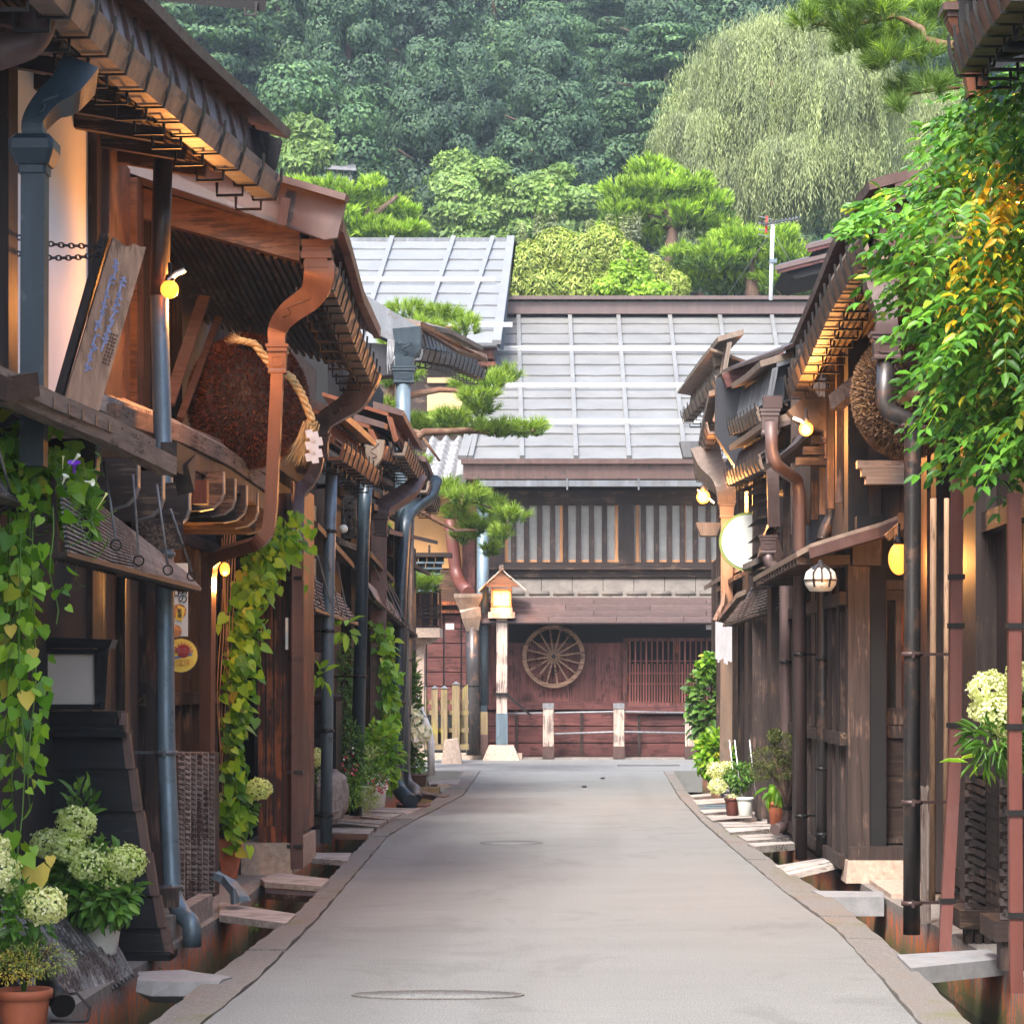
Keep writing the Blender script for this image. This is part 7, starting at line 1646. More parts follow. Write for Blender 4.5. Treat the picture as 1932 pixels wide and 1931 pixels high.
# mid left flowers
hydrangea('single pale hydrangea head on the boulder in the left row', P(597, 1470, 27.4), [(P(596, 1428, 27.4), 20 / F * 27)], P(590, 1465, 27.5), (.1, .1, .08), 30, .06, 51, 'petal_y', .022)
Y = 31.5
hydrangea('leafy hydrangea shrub between the navy pipe and the slate pipes', P(720, 1500, Y), [(P(700, 1420, Y), 19 / F * Y), (P(688, 1440, Y), 15 / F * Y), (P(697, 1462, Y - .1), 14 / F * Y), (P(733, 1375, 35), 9 / F * 35)], P(716, 1430, Y + .1), (.26, .22, .42), 650, .10, 55, 'petal', .025, mat='lf_vine')
Y = 30.2
for x, r_, h_, lab in ((710, .125, .30, 'pale glazed flower pot nearest the slate pipes'), (697, .12, .26, 'rounder white flower pot left of the pale glazed one')):
    pot(lab, P(x, 1500 + 22 if x == 710 else 1524, Y + (0 if x == 697 else .3)), r_, h_, 'whitepot', .8)
rf_ = thing('red_flowers', 'red and white flowers with yellow green leaves in the pots by the navy pipe', 'flowers', P(700, 1490, Y))
foliage('leaves', P(702, 1468, Y), (.20, .15, .16), 420, .055, 'lf_hydr', rf_, 61); foliage('flower', P(715, 1480, Y - .1), (.13, .1, .12), 150, .03, 'fl_red', rf_, 62, 'quad', 1.0)
ff = thing('fern', 'bright fern and red flowers squeezed between cabinet and navy pipe', 'plant', P(668, 1500, 29.8))
foliage('leaves', P(664, 1430, 29.8), (.12, .2, .42), 700, .07, 'lf_shrub', ff, 63, wr=.35); foliage('frond', P(666, 1490, 29.7), (.12, .2, .22), 500, .05, 'lf_vine', ff, 64, 'quad', .3); foliage('flower', P(662, 1440, 29.6), (.10, .1, .20), 45, .03, 'fl_red', ff, 65, 'quad', 1.0)
gt_ = thing('grass_tuft', 'narrow leaved grass in an orange pot before the white pots', 'plant', P(694, 1520, 29.6)); foliage('blade', P(696, 1505, 29.6), (.09, .1, .12), 260, .14, 'lf_bamboo', gt_, 66, 'blade', .06, .1, .0)
# climber on the awning by the pipes
Y = 33; vc = thing('climbing_vine', 'leafy climber on cords under the narrow awning, rising from the left row flower pots', 'vine', P(715, 1450, Y)); rr = random.Random(77); pos = []; dr = []; ln = []
for i in range(520):
    s = rr.random(); x = 700 + 26 * math.sin(s * 3) + rr.gauss(8, 9) ; y = 1440 - 270 * s + rr.gauss(0, 8); pos.append(P(x, y, Y + rr.gauss(0, .2))); dr.append((rr.gauss(.3, .5), rr.gauss(-.4, .4), -rr.uniform(.2, 1.0))); ln.append(rr.uniform(.08, .15))
n = len(pos); ln = np.array(ln); leaves('leaves', np.array(pos), dr, rg.normal(size=(n, 3)) + np.array([0, -1, .5]), ln, ln * .7, 'heart', 'lf_vine', vc)
mb = MB()
for k in range(5): mb.tube([P(698 + k * 3, 1440, Y), P(696 + k * 5, 1320, Y), P(704 + k * 6, 1180, Y)], .006, 4)
mb.build('cord', 'bamboo', vc)
bl_ = thing('bush', 'dark leafy bush with slender twigs behind the blue grey pipes of the left row', 'shrub', P(650, 1400, 31.8)); foliage('leaves', P(652, 1290, 31.8), (.17, .2, .5), 750, .06, 'lf_shrub', bl_, 71); stems('stem', P(650, 1440, 31.8), [P(640 + i * 6, 1240 + i * 20, 31.8) for i in range(6)], .01, 'bark', bl_)
for k, (x, y, Y_) in enumerate(((650, 1188, 27.5), (600, 1275, 26.0))):
    hl = thing('large_leaf_twig', ('upper' if k == 0 else 'lower') + ' twig of big bright leaves poking out beside the second left pipe', 'plant', P(x, y, Y_)); foliage('leaves', P(x, y, Y_), (.10, .1, .08), 12, .17, 'lf_maple', hl, 80 + k, 'oval', .45, .1)
# leafy shrub and lilies at the far end of the left row
ls_ = thing('lily_bush', 'dark leafy bush with white lilies by the white handrail', 'shrub', P(778, 1460, 42)); foliage('leaves', P(772, 1330, 42), (.16, .3, .9), 900, .13, 'lf_shrub', ls_, 84, wr=.22, droop=-.2); foliage('leaves', P(772, 1440, 42), (.24, .3, .4), 420, .1, 'lf_hydr', ls_, 85)
for x, y in ((783, 1376, ), (800, 1383), (774, 1342), (779, 1352), (791, 1392)): flower_head('lily_flower', P(x, y, 41.6), .085, 'fl_white', ls_, int(x), 26, .12, .8)
stems('stem', P(775, 1460, 42), [P(770, 1290, 42), P(783, 1300, 42), P(795, 1320, 42)], .012, 'lf_shrub', ls_)
pot('small brown pot at the foot of the lily bush', P(786, 1484, 41.5), .17, .2, 'copper', .8)
gv = thing('green_climber', 'bright green climber behind the slate pipes of the left row', 'vine', P(735, 1300, 39.5)); foliage('leaves', P(738, 1240, 39.5), (.16, .3, 1.1), 650, .14, 'lf_vine', gv, 88, 'heart', .8)
# ditch weeds
for k, (x, y, r_) in enumerate(((405, 1800, .12), (380, 1795, .10), (540, 1712, .13), (600, 1625, .08), (655, 1585, .1), (800, 1500, .2), (365, 1835, .1), (1490, 1600, .1))):
    p = G(x, y, -.12); o = foliage('ditch_weed', (p.x - (0.25 if x < 1000 else -.2), p.y, -.2), (.05, r_ * 2.4, .12), 240, .03, 'lf_moss', None, 95 + k, 'oval', .5); o['kind'] = 'stuff'; o['label'] = 'small weeds and moss on the channel wall'

# ---- right side plants
Y = 15.0
hy = hydrangea('cream hydrangea between the two brick red pipes at the right border', P(1900, 1460, Y), [(P(1868, 1300, Y), 40 / F * Y), (P(1885, 1345, Y - .05), 42 / F * Y), (P(1925, 1275, Y + .1), 30 / F * Y), (P(1850, 1340, Y + .1), 22 / F * Y), (P(1900, 1385, Y), 26 / F * Y)],
          P(1935, 1380, Y + .15), (.17, .15, .25), 220, .08, 101, 'petal_y', .02)
foliage('narrow_leaf', P(1880, 1395, Y - .1), (.17, .1, .10), 130, .13, 'lf_hydr', hy, 111, 'oval', .12)
bt_ = thing('bamboo_sprig', 'sprig of narrow drooping leaves below the cream hydrangea on the right', 'plant', P(1900, 1450, 15.2)); foliage('leaves', P(1868, 1430, 15.2), (.13, .08, .08), 26, .14, 'lf_vine', bt_, 112, 'oval', .13, .2, .5)
Y = 33.5
fg = thing('leafy_bush', 'tall leafy fig like bush at the far end of the right channel', 'shrub', P(1330, 1470, 46)); foliage('leaves', P(1345, 1330, 45), (.42, .5, .75), 620, .16, 'lf_shrub', fg, 120, wr=.85); foliage('leaves', P(1338, 1262, 45), (.2, .2, .25), 160, .13, 'lf_vine', fg, 121, wr=.8)
stems('stem', P(1345, 1480, 45), [P(1310, 1300, 45), P(1340, 1260, 45), P(1365, 1290, 45), P(1320, 1370, 45)], .03, 'bark', fg)
yg = thing('yellow_green_bush', 'yellow green low bush before the tall fig bush on the right', 'shrub', P(1350, 1490, 40)); foliage('leaves', P(1348, 1425, 40), (.28, .3, .35), 620, .12, 'lf_vine', yg, 123, wr=.7)
Y = 31.4
pot('red plastic pot among the far right planks', P(1382, 1538, Y), .095, .21, 'brick_pipe', .75); pot('white tall pot beside the red one on the right', P(1406, 1539, Y - .3), .10, .22, 'signwhite', .75)
hydrangea('pale yellow hydrangea in the red and white pots at the right channel', P(1395, 1500, Y), [(P(1352, 1452, Y), 18 / F * Y), (P(1372, 1448, Y + .1), 14 / F * Y), (P(1353, 1482, Y - .1), 17 / F * Y), (P(1385, 1505, Y), 12 / F * Y)], P(1395, 1465, Y), (.17, .16, .17), 520, .06, 130, 'petal_y', .028, mat='lf_shrub')
for k, x in enumerate((1376, 1386, 1414)): mb = MB(); mb.tube([P(x, 1395, Y), P(x + 12, 1500, Y)], .006, 6); tag(mb.build('plant_stake', 'whitemetal'), ('left', 'middle', 'right')[k] + ' white plant stake in the hydrangea pots on the right', 'stake', 'white plant stakes')
Y = 27.8
yb = thing('clipped_yew', 'rounded clipped conifer with spreading twigs hanging before the mauve pipe', 'shrub', P(1480, 1500, Y))
for k, (x, y, a, b) in enumerate(((1450, 1430, .2, .12), (1480, 1405, .14, .13), (1435, 1455, .12, .10), (1478, 1450, .15, .12), (1462, 1388, .07, .07))): foliage('foliage', P(x, y, Y), (a, .18, b), 950, .028, 'lf_yew', yb, 140 + k, 'quad', .4, .5, -.3)
stems('stem', P(1486, 1520, Y), [P(1440 + i * 7, 1430 + (i % 3) * 15, Y) for i in range(8)], .012, 'bark', yb)
pot('terracotta pot on the right behind the elbow pipe', P(1468, 1556, 28.6), .12, .25, 'terracotta', .7)
sl = thing('leafy_seedling', 'seedling with long pale leaves in the terracotta pot on the right', 'plant', P(1465, 1520, 28.4)); foliage('leaves', P(1462, 1492, 28.3), (.1, .1, .08), 22, .16, 'lf_vine', sl, 150, 'oval', .4, .2, .8)
for k, (x, y, Y_) in enumerate(((1475, 1300, 30.5), (1535, 1420, 27))):
    pv = thing('wall_creeper', ('thin creeper between the mauve pipes', 'slim creeper strip beside the black thin pipe')[k] + ' on the right row', 'vine', P(x, y, Y_)); foliage('leaves', P(x, y, Y_), (.03, .1, .5 if k else .25), 70 if k else 16, .09, 'lf_vine', pv, 155 + k)

# ---- wisteria, right edge: pinnate leaves on drooping shoots
ws = thing('wisteria', 'wisteria foliage with yellowing leaves cascading from the upper right over the pipes', 'tree', P(1850, 950, 15.0))
rr = random.Random(8); pos = []; dr = []; ln = []; nm = []; rach = MB()
def wleaf(p, d, L, n=6, sz=.098):
    d = Vector(d).normalized(); sdv = d.cross(UPV); sdv = (sdv if sdv.length > .1 else Vector((1, 0, 0))).normalized(); p = Vector(p); pts = []
    for j in range(n + 1):
        s = j / n; q = p + d * L * s - UPV * L * .35 * s * s; pts.append(q)
        if j == 0: continue
        for sg in (-1, 1):
            if j == n and sg == 1: v = d
            else: v = sdv * sg + d * .55 - UPV * .35
            pos.append(q); dr.append(v); ln.append(sz * (1 - .25 * abs(s - .5)) * rr.uniform(.6, 1.25)); nm.append((rr.gauss(0, .35), rr.gauss(-.5, .35), 1))
    rach.sweep(pts[::2], [(-.0016, -.0016), (.0016, -.0016), (0, .002)])
outl = [(130, 1870, 1932), (200, 1800, 1990), (260, 1765, 2000), (330, 1720, 2000), (380, 1640, 2000), (430, 1655, 2000), (500, 1690, 2000), (560, 1720, 2000), (620, 1740, 2000), (700, 1745, 2000), (780, 1760, 2000), (840, 1800, 1990), (900, 1850, 1980), (940, 1870, 1932)]
ya = [o[0] for o in outl]; xa = [o[1] for o in outl]; xb = [o[2] for o in outl]
for i in range(640):
    y = 130 + 715 * rr.random() ** .9; x0 = float(np.interp(y, ya, xa)) + (34 if y > 440 else 14); x1 = float(np.interp(y, ya, xb)); u = rr.random() ** .85
    x = x0 + (x1 - x0) * u + 6; Y = 14.3 + 2.0 * rr.random() - .3 * u; edge = 1 - u
    wleaf(P(x + 20 * edge, y - 12, Y), (-.9 * edge - .15 + rr.gauss(0, .45), rr.gauss(-.25, .5), rr.gauss(-.45 , .35)), rr.uniform(.24, .4))
for i in range(60):       # outer tips
    y = rr.choice((385, 395, 410, 470, 520, 560, 640, 700, 215, 235)) + rr.gauss(0, 9); x0 = float(np.interp(y, ya, xa)); wleaf(P(x0 + 35, y - 5, 15 + rr.random()), (-1, rr.gauss(0, .2), rr.gauss(-.1, .25)), rr.uniform(.2, .28))
leaves('leaves', np.array([tuple(p) for p in pos]), np.array([tuple(d) for d in dr]), np.array(nm), np.array(ln), np.array(ln) * .42, 'oval', 'lf_wist', ws)
rach.build('leaf_stalk', 'lf_vine', ws)
pos, dr, ln, nm = [], [], [], []; rach = MB()
for cx, cy, w_, h_, m_ in ((1912, 330, 20, 45, 16), (1885, 395, 30, 30, 7), (1830, 475, 30, 20, 4), (1908, 520, 22, 30, 5)):  # yellow leaves massed around the lamp, its orange glow put into their colour
    for i in range(m_): wleaf(P(cx + rr.gauss(0, w_ * .6), cy + rr.gauss(0, h_ * .6), 14.2 + rr.random() * .4), (rr.gauss(-.3, .6), rr.gauss(-.3, .4), rr.gauss(-.7, .3)), rr.uniform(.2, .34), 5, .085)
leaves('yellow_leaves', np.array([tuple(p) for p in pos]), np.array([tuple(d) for d in dr]), np.array(nm), np.array(ln), np.array(ln) * .42, 'oval', 'lf_wist_y', ws)
bulb('hidden_lamp', 'warm lamp glowing inside the wisteria at the right border', P(1945, 365, 14.9), .06, 'bulb', 16, group=None)
mb = MB()
for pts in (((1990, 470), (1900, 372), (1860, 358), (1800, 360), (1740, 380)), ((1900, 372), (1850, 300), (1820, 250), (1840, 140)), ((1990, 600), (1915, 640), (1860, 700), (1830, 820)), ((1930, 380), (1870, 480), (1790, 540)), ((1985, 760), (1900, 780), (1800, 800))):
    mb.tube([P(x, y, 15.3) for x, y in pts], .02, 8, rs=np.linspace(1, .25, len(pts)).tolist())
mb.build('branch', 'brick_pipe', ws)

# ---- pines: tufts of needles
def tufts(name, cs, ds, L, w, n, mat, parent, seed, spread=.9):
    rg = rg_(seed); cs = np.repeat(np.asarray(cs, float), n, 0); ds = np.repeat(np.asarray(ds, float), n, 0); m = len(cs)
    d = ds + rg.normal(size=(m, 3)) * spread * .5; d /= np.linalg.norm(d, axis=1, keepdims=True)
    back = rg.uniform(0, .5, (m, 1)) * L; pos = cs - ds * back
    return leaves(name, pos, d, rg.normal(size=(m, 3)), L * rg.uniform(.7, 1.15, m), w, 'blade', mat, parent)
def pine_pads(name, pads, parent, L, w, n, mat, seed, dens=1.0, spread=.9):
    """pads: (centre, (rx,ry,rz))"""
    rg = rg_(seed); C, D = [], []
    for c, r in pads:
        k = int(dens * (r[0] * r[1]) ** .5 * max(r[0], r[1]) * 60) + 6
        a = rg.uniform(0, 2 * math.pi, k); q = rg.uniform(0, 1, k) ** .55; x = np.cos(a) * q; y = np.sin(a) * q; z = np.sqrt(np.clip(1 - q * q, 0, 1)) * rg.uniform(-.35, 1.0, k)
        C.append(np.array(c) + np.stack([x * r[0], y * r[1], z * r[2]], 1)); D.append(np.stack([x * .9, y * .9, np.full(k, .75)], 1))
    C = np.concatenate(C); D = np.concatenate(D); D /= np.linalg.norm(D, axis=1, keepdims=True)
    return tufts(name, C, D, L, w, n, mat, parent, seed, spread)
def limb(mb, pts, r0, r1): mb.tube(pts, r0, 9, rs=np.linspace(1, r1 / r0, len(pts)).tolist())
Y = 47.5
gp = thing('garden_pine', 'cloud pruned pine reaching across the street end with layered bright needle pads', 'tree', P(690, 1430, 49)); k = Y / F
pads = [(x, y, a, b) for x, y, a, b in ((770, 582, 46, 18), (835, 592, 50, 22), (880, 612, 30, 22), (800, 610, 40, 14), (740, 640, 26, 16),
        (730, 712, 22, 28), (775, 700, 30, 16), (900, 742, 42, 16), (930, 715, 32, 20), (965, 700, 24, 18), (880, 720, 30, 14), (905, 762, 36, 12),
        (740, 765, 30, 22), (775, 790, 40, 14), (820, 800, 55, 18), (880, 798, 55, 16), (940, 802, 46, 15), (990, 804, 40, 15), (1015, 800, 20, 12), (845, 780, 40, 12),
        (840, 915, 34, 18), (880, 930, 44, 20), (925, 950, 40, 20), (965, 965, 34, 16), (860, 960, 30, 18), (905, 985, 44, 16), (945, 1000, 26, 12), (875, 1005, 30, 12), (925, 1028, 20, 10),
        (800, 1095, 34, 12), (775, 1090, 20, 12), (745, 890, 25, 18), (790, 865, 24, 8), (700, 960, 20, 25), (730, 1000, 20, 18))]
rg = rg_(5); PP = []
for x, y, a, b in pads: PP.append((P(x, y + 4, Y + rg.uniform(-.8, .8)), (a * k, a * k * .9, b * k)))
pine_pads('needles', PP, gp, .20, .014, 36, 'lf_pine', 6, 3.2)
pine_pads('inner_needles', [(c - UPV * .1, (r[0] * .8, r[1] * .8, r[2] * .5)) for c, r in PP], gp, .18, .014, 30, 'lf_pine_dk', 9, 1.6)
mb = MB()
for pts, r0, r1 in (([(690, 1430), (695, 1100), (715, 950), (720, 850), (735, 750), (745, 640), (790, 600)], .16, .05), ([(715, 870), (760, 850), (800, 815), (880, 812), (960, 815), (1010, 812)], .10, .03), ([(730, 760), (775, 745), (830, 735), (860, 737), (910, 750), (950, 725)], .075, .02),
                    ([(715, 960), (770, 950), (830, 985), (860, 1000), (900, 1000)], .06, .02), ([(830, 960), (870, 935), (930, 960)], .04, .015), ([(745, 640), (830, 615), (880, 622)], .05, .02), ([(700, 1090), (760, 1105), (800, 1108)], .04, .02), ([(735, 800), (790, 815), (830, 870)], .06, .02)):
    limb(mb, [P(x, y, 48.2 if i == 0 else Y) for i, (x, y) in enumerate(pts)], r0, r1)
mb.build('trunk', 'pinebark', gp)
# pine top right, nearer and darker
Y = 21.5; k = Y / F
tp = thing('pine_branch_tree', 'dark long needled pine reaching in at the top right corner', 'tree', P(1900, 300, Y))
PP = [(P(x, y, Y + rg.uniform(-.5, .6)), (a * k, a * k, b * k)) for x, y, a, b in ((1520, 42, 32, 26), (1560, 20, 44, 30), (1610, 50, 50, 34), (1660, 20, 60, 36), (1700, 70, 60, 30), (1620, 90, 46, 26), (1760, 30, 60, 40), (1680, 110, 40, 20), (1740, 100, 50, 30), (1790, 90, 40, 40),
     (1720, 160, 40, 26), (1690, 178, 26, 20), (1760, 160, 40, 26), (1700, 195, 20, 12), (1800, 150, 30, 30), (1590, -10, 60, 30), (1700, -20, 80, 30), (1650, 120, 24, 14))]
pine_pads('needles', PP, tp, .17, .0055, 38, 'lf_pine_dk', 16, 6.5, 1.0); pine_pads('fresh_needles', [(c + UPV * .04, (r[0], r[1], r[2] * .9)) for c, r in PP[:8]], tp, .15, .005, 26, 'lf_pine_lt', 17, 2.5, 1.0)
mb = MB()
for pts, r0, r1 in (([(1960, 90), (1830, 88), (1780, 85), (1745, 75), (1740, 55), (1690, 30), (1600, 50), (1530, 45)], .05, .012), ([(1960, 150), (1840, 160), (1760, 170), (1700, 180)], .03, .01), ([(1780, 85), (1700, 110), (1640, 105)], .025, .01)): limb(mb, [P(x, y, Y) for x, y in pts], r0, r1)
mb.build('trunk', 'pinebark', tp)
# background pines
def mound_pine(label, pads, Y, L, w, n, dens, mat, trunk, seed):
    k = Y / F; rgx = rg_(seed); t = thing('pine_tree', label, 'tree', P(trunk[0][0], trunk[0][1], Y)); PP = [(P(x, y, Y + rgx.uniform(-1, 1) * a * k * .8), (a * k, a * k * .8, b * k)) for x, y, a, b in pads]
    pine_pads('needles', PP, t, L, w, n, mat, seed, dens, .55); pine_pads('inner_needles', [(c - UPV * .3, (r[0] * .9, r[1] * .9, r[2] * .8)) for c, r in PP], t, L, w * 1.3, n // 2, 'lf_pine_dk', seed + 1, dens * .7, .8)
    mb = MB(); limb(mb, [P(x, y, Y) for x, y in trunk], .28, .08); limb(mb, [P(trunk[-2][0], trunk[-2][1], Y), P(trunk[-2][0] + 60, trunk[-2][1] - 50, Y)], .14, .05); limb(mb, [P(trunk[-2][0], trunk[-2][1], Y), P(trunk[-2][0] - 60, trunk[-2][1] - 30, Y)], .14, .05); mb.build('trunk', 'bark', t); return t
mound_pine('bright pine crown right of centre above the end house roof', [(1230, 320, 50, 26), (1180, 360, 50, 26), (1250, 355, 60, 30), (1300, 350, 50, 30), (1340, 385, 50, 26), (1200, 400, 50, 24), (1160, 395, 30, 20), (1290, 405, 60, 24), (1350, 425, 44, 20), (1240, 440, 40, 18), (1160, 430, 40, 14)], 78, .26, .05, 16, 2.6, 'lf_pine_lt', [(1275, 560), (1265, 470), (1270, 430), (1250, 390)], 201)
mound_pine('low bright pine mass behind the antenna', [(1400, 450, 60, 26), (1460, 450, 50, 28), (1350, 480, 60, 24), (1420, 490, 70, 26), (1490, 480, 50, 26), (1330, 520, 60, 24), (1400, 530, 70, 24), (1480, 530, 70, 24), (1540, 500, 40, 30), (1550, 540, 40, 24), (1290, 480, 40, 20)], 74, .25, .05, 16, 2.6, 'lf_pine_lt', [(1420, 600), (1420, 540), (1415, 500), (1420, 470)], 211)
mound_pine('bright pine behind the gable edge on the left', [(700, 350, 28, 16), (660, 365, 34, 18), (730, 385, 36, 14), (680, 400, 40, 16), (620, 350, 40, 16), (765, 400, 34, 14), (700, 425, 50, 16), (770, 432, 40, 12), (640, 400, 40, 20), (560, 360, 50, 24), (730, 440, 60, 12)], 76, .26, .05, 16, 2.6, 'lf_pine_lt', [(700, 560), (700, 460), (690, 420), (690, 380)], 221)
# feathery yellow green shrubs above the ridge
def leaf_tree(label, blobs, Y, n, L, wr, mat, trunk, seed, name='tree', cat='tree', kind='quad', shell=.45, droop=.3, tr=.2, dy=1.0):
    k = Y / F; rgx = rg_(seed); t = thing(name, label, cat, P(trunk[0][0], trunk[0][1], Y)); tot = sum(a * b for _, _, a, b in blobs); P_, D_, N_ = [], [], []
    for x, y, a, b in blobs:
        m = int(n * a * b / tot); c = P(x, y, Y + rgx.uniform(-.6, .6) * a * k * dy); p, d = in_ellipsoid(c, (a * k, a * k * .8, b * k), m, shell, rgx); P_.append(p); D_.append(np.cross(d, rgx.normal(size=d.shape)) + d * .3 + np.array([0, 0, -droop])); N_.append(d * .8 + nrm_up(m, rgx, .3) * .5)
    p, d, nn = map(np.concatenate, (P_, D_, N_)); m = len(p); l = L * rgx.uniform(.6, 1.25, m)
    leaves('crown', p, d, nn, l, l * wr, kind, mat, t)
    mb = MB(); q = [P(x, y, Y) for x, y in trunk]; limb(mb, q, tr, tr * .4)
    for x, y, a, b in blobs[:5]: limb(mb, [q[len(q) // 2], P(x, y + b * .3, Y)], tr * .4, tr * .12)
    mb.build('trunk', 'bark', t); return t
leaf_tree('feathery yellow green bush just above the end house ridge', [(1000, 500, 42, 50), (1050, 480, 50, 55), (1100, 490, 50, 55), (1140, 470, 45, 50), (1180, 500, 45, 50), (1030, 540, 50, 40), (1090, 545, 60, 40), (1220, 520, 50, 45), (1260, 540, 45, 35), (1150, 540, 50, 30), (975, 540, 25, 40)], 72, 26000, .17, .27, 'lf_bamboo', [(1100, 620), (1100, 560), (1095, 520)], 231, 'feathery_bush', droop=.7)
fs_ = [(985, 440, 6, 22), (1016, 425, 8, 25), (1043, 425, 8, 26), (1115, 430, 8, 20), (1150, 425, 8, 22), (1180, 425, 9, 22), (1200, 420, 8, 20), (1130, 440, 18, 14), (1190, 440, 18, 16)]
leaf_tree('pale plume like shoots rising from the feathery bush', fs_, 72.5, 1900, .16, .28, 'lf_willow', [(1100, 540), (1100, 500), (1100, 470)], 235, 'plume_shoots', 'plant', tr=.08)
leaf_tree('small lime green maple with a red tinge above the ridge', [(1170, 510, 20, 22), (1200, 525, 34, 24), (1150, 540, 30, 18), (1210, 490, 14, 20), (1185, 470, 8, 16), (1230, 545, 34, 16), (1180, 550, 40, 14)], 70.5, 4200, .13, .8, 'lf_maple', [(1190, 620), (1190, 560), (1190, 530)], 241, 'maple', tr=.07)
# mid green trees
mids = [(880, 340, 90, 60, 251, 'rounded mid green tree left of centre below the dark forest'), (985, 345, 80, 58, 252, 'rounded mid green tree at centre below the dark forest'), (1080, 360, 70, 50, 253, 'mid green tree right of centre beside the bright pine'), (800, 400, 80, 55, 254, 'mid green tree above the pale blue roof'), (920, 420, 110, 50, 255, 'lower mid green tree directly above the ridge corner'), (1050, 420, 90, 45, 256, 'low pale green tree behind the feathery bush')]
for x, y, a, b, sd_, lab in mids:
    rgx = rg_(sd_); bl_ = [(x + rgx.uniform(-.75, .75) * a, y + rgx.uniform(-.7, .9) * b, a * rgx.uniform(.25, .42), b * rgx.uniform(.25, .42)) for _ in range(15)] + [(x, y + b * .5, a * .8, b * .6)]
    leaf_tree(lab, bl_, 96 + (sd_ % 3) * 5, 15000, .27, .55, 'lf_mid', [(x, 640), (x, y + b * 1.4), (x, y)], sd_, 'broadleaf_tree', shell=.6, tr=.3)
leaf_tree('pale yellow green tree rising just right of the left house eave', [(568, 235, 26, 20), (595, 250, 26, 24), (560, 270, 30, 24), (600, 285, 28, 22), (565, 300, 34, 20), (545, 250, 24, 24)], 100, 5200, .4, .4, 'lf_mid', [(570, 640), (572, 400), (575, 280)], 261, 'broadleaf_tree', droop=.8, tr=.3)
# willow
def willow(label, tops, Y, seed):
    x0 = sum(q[0] for q in tops) / len(tops); top = (x0, tops[0][1] + 60); rx = 2.6
    t = thing('weeping_willow', label, 'tree', P(x0, 700, Y)); rgx = rg_(seed); c = P(x0, top[1], Y); P_, D_, N_ = [], [], []
    mb = MB(); limb(mb, [P(top[0], 800, Y), P(top[0] - 10, top[1] + 250, Y), c - UPV * rx * .25], .5, .2)
    for i in range(9): a = rgx.uniform(0, 6.28); limb(mb, [c - UPV * rx * .3, c + Vector((math.cos(a) * rx * .35, math.sin(a) * rx * .35, -rx * .02)), c + Vector((math.cos(a) * rx * .7, math.sin(a) * rx * .7, -rx * .2))], .16, .05)
    mb.build('trunk', 'bark', t)
    for tx, ty, rx, h in tops:
      c = P(tx, ty, Y + rgx.uniform(-1.6, 1.0))
      for i in range(int(58 * rx)):            # bundles of drooping twigs
        a = rgx.uniform(0, 2 * math.pi); q = rgx.uniform(.1, 1) ** .5; b0 = np.array(c) + np.array([math.cos(a) * rx * q, math.sin(a) * rx * q * .8, rx * .45 * math.sqrt(max(0, 1 - q * q)) + rgx.normal() * rx * .08])
        out = np.array([math.cos(a), math.sin(a), 0]); bl = h * rgx.uniform(.15, .55) * (1 if rgx.random() < .8 else .3)
        for s in range(12):
            L = bl * rgx.uniform(.6, 1.1); o = rgx.normal(size=3) * np.array([.2, .2, .12]); m = max(5, int(L / .07)); tt = np.linspace(0, 1, m)
            pts = b0 + o + out * (tt[:, None] ** .6) * rgx.uniform(.2, 1.1) + np.stack([rgx.normal(0, .06, m), rgx.normal(0, .06, m), -tt ** 1.25 * L + .1 * np.sin(tt * 3)], 1)
            P_.append(pts); d = np.stack([rgx.normal(0, .32, m), rgx.normal(0, .32, m), np.full(m, -1.0)], 1); D_.append(d); N_.append(np.stack([rgx.normal(0, .5, m), rgx.normal(0, .5, m), rgx.normal(.2, .4, m)], 1) + out * 1.0)
    p, d, nn = map(np.concatenate, (P_, D_, N_)); m = len(p); leaves('crown', p, d, nn, .19 * rgx.uniform(.6, 1.3, m), .027, 'quad', 'lf_willow', t); return t
willow('great pale weeping willow filling the upper right behind the roofs', [(1420, 95, 1.3, 8), (1485, 62, 1.2, 8), (1368, 150, 1.2, 8.5), (1322, 240, .9, 7.5), (1345, 200, 1.0, 10), (1400, 330, 1.2, 6), (1450, 170, 1.8, 8), (1540, 110, 1.8, 9), (1530, 210, 1.6, 7.5), (1440, 270, 1.3, 5), (1590, 160, 1.5, 8), (1500, 300, 1.3, 4.5), (1580, 290, 1.5, 5)], 84, 301)
willow('second weeping willow crown right of the great one, behind the top right pine', [(1640, 200, 1.6, 8), (1700, 240, 1.6, 7), (1660, 300, 1.5, 5), (1760, 200, 1.7, 8), (1740, 320, 1.5, 4), (1820, 260, 1.5, 6)], 88, 302)

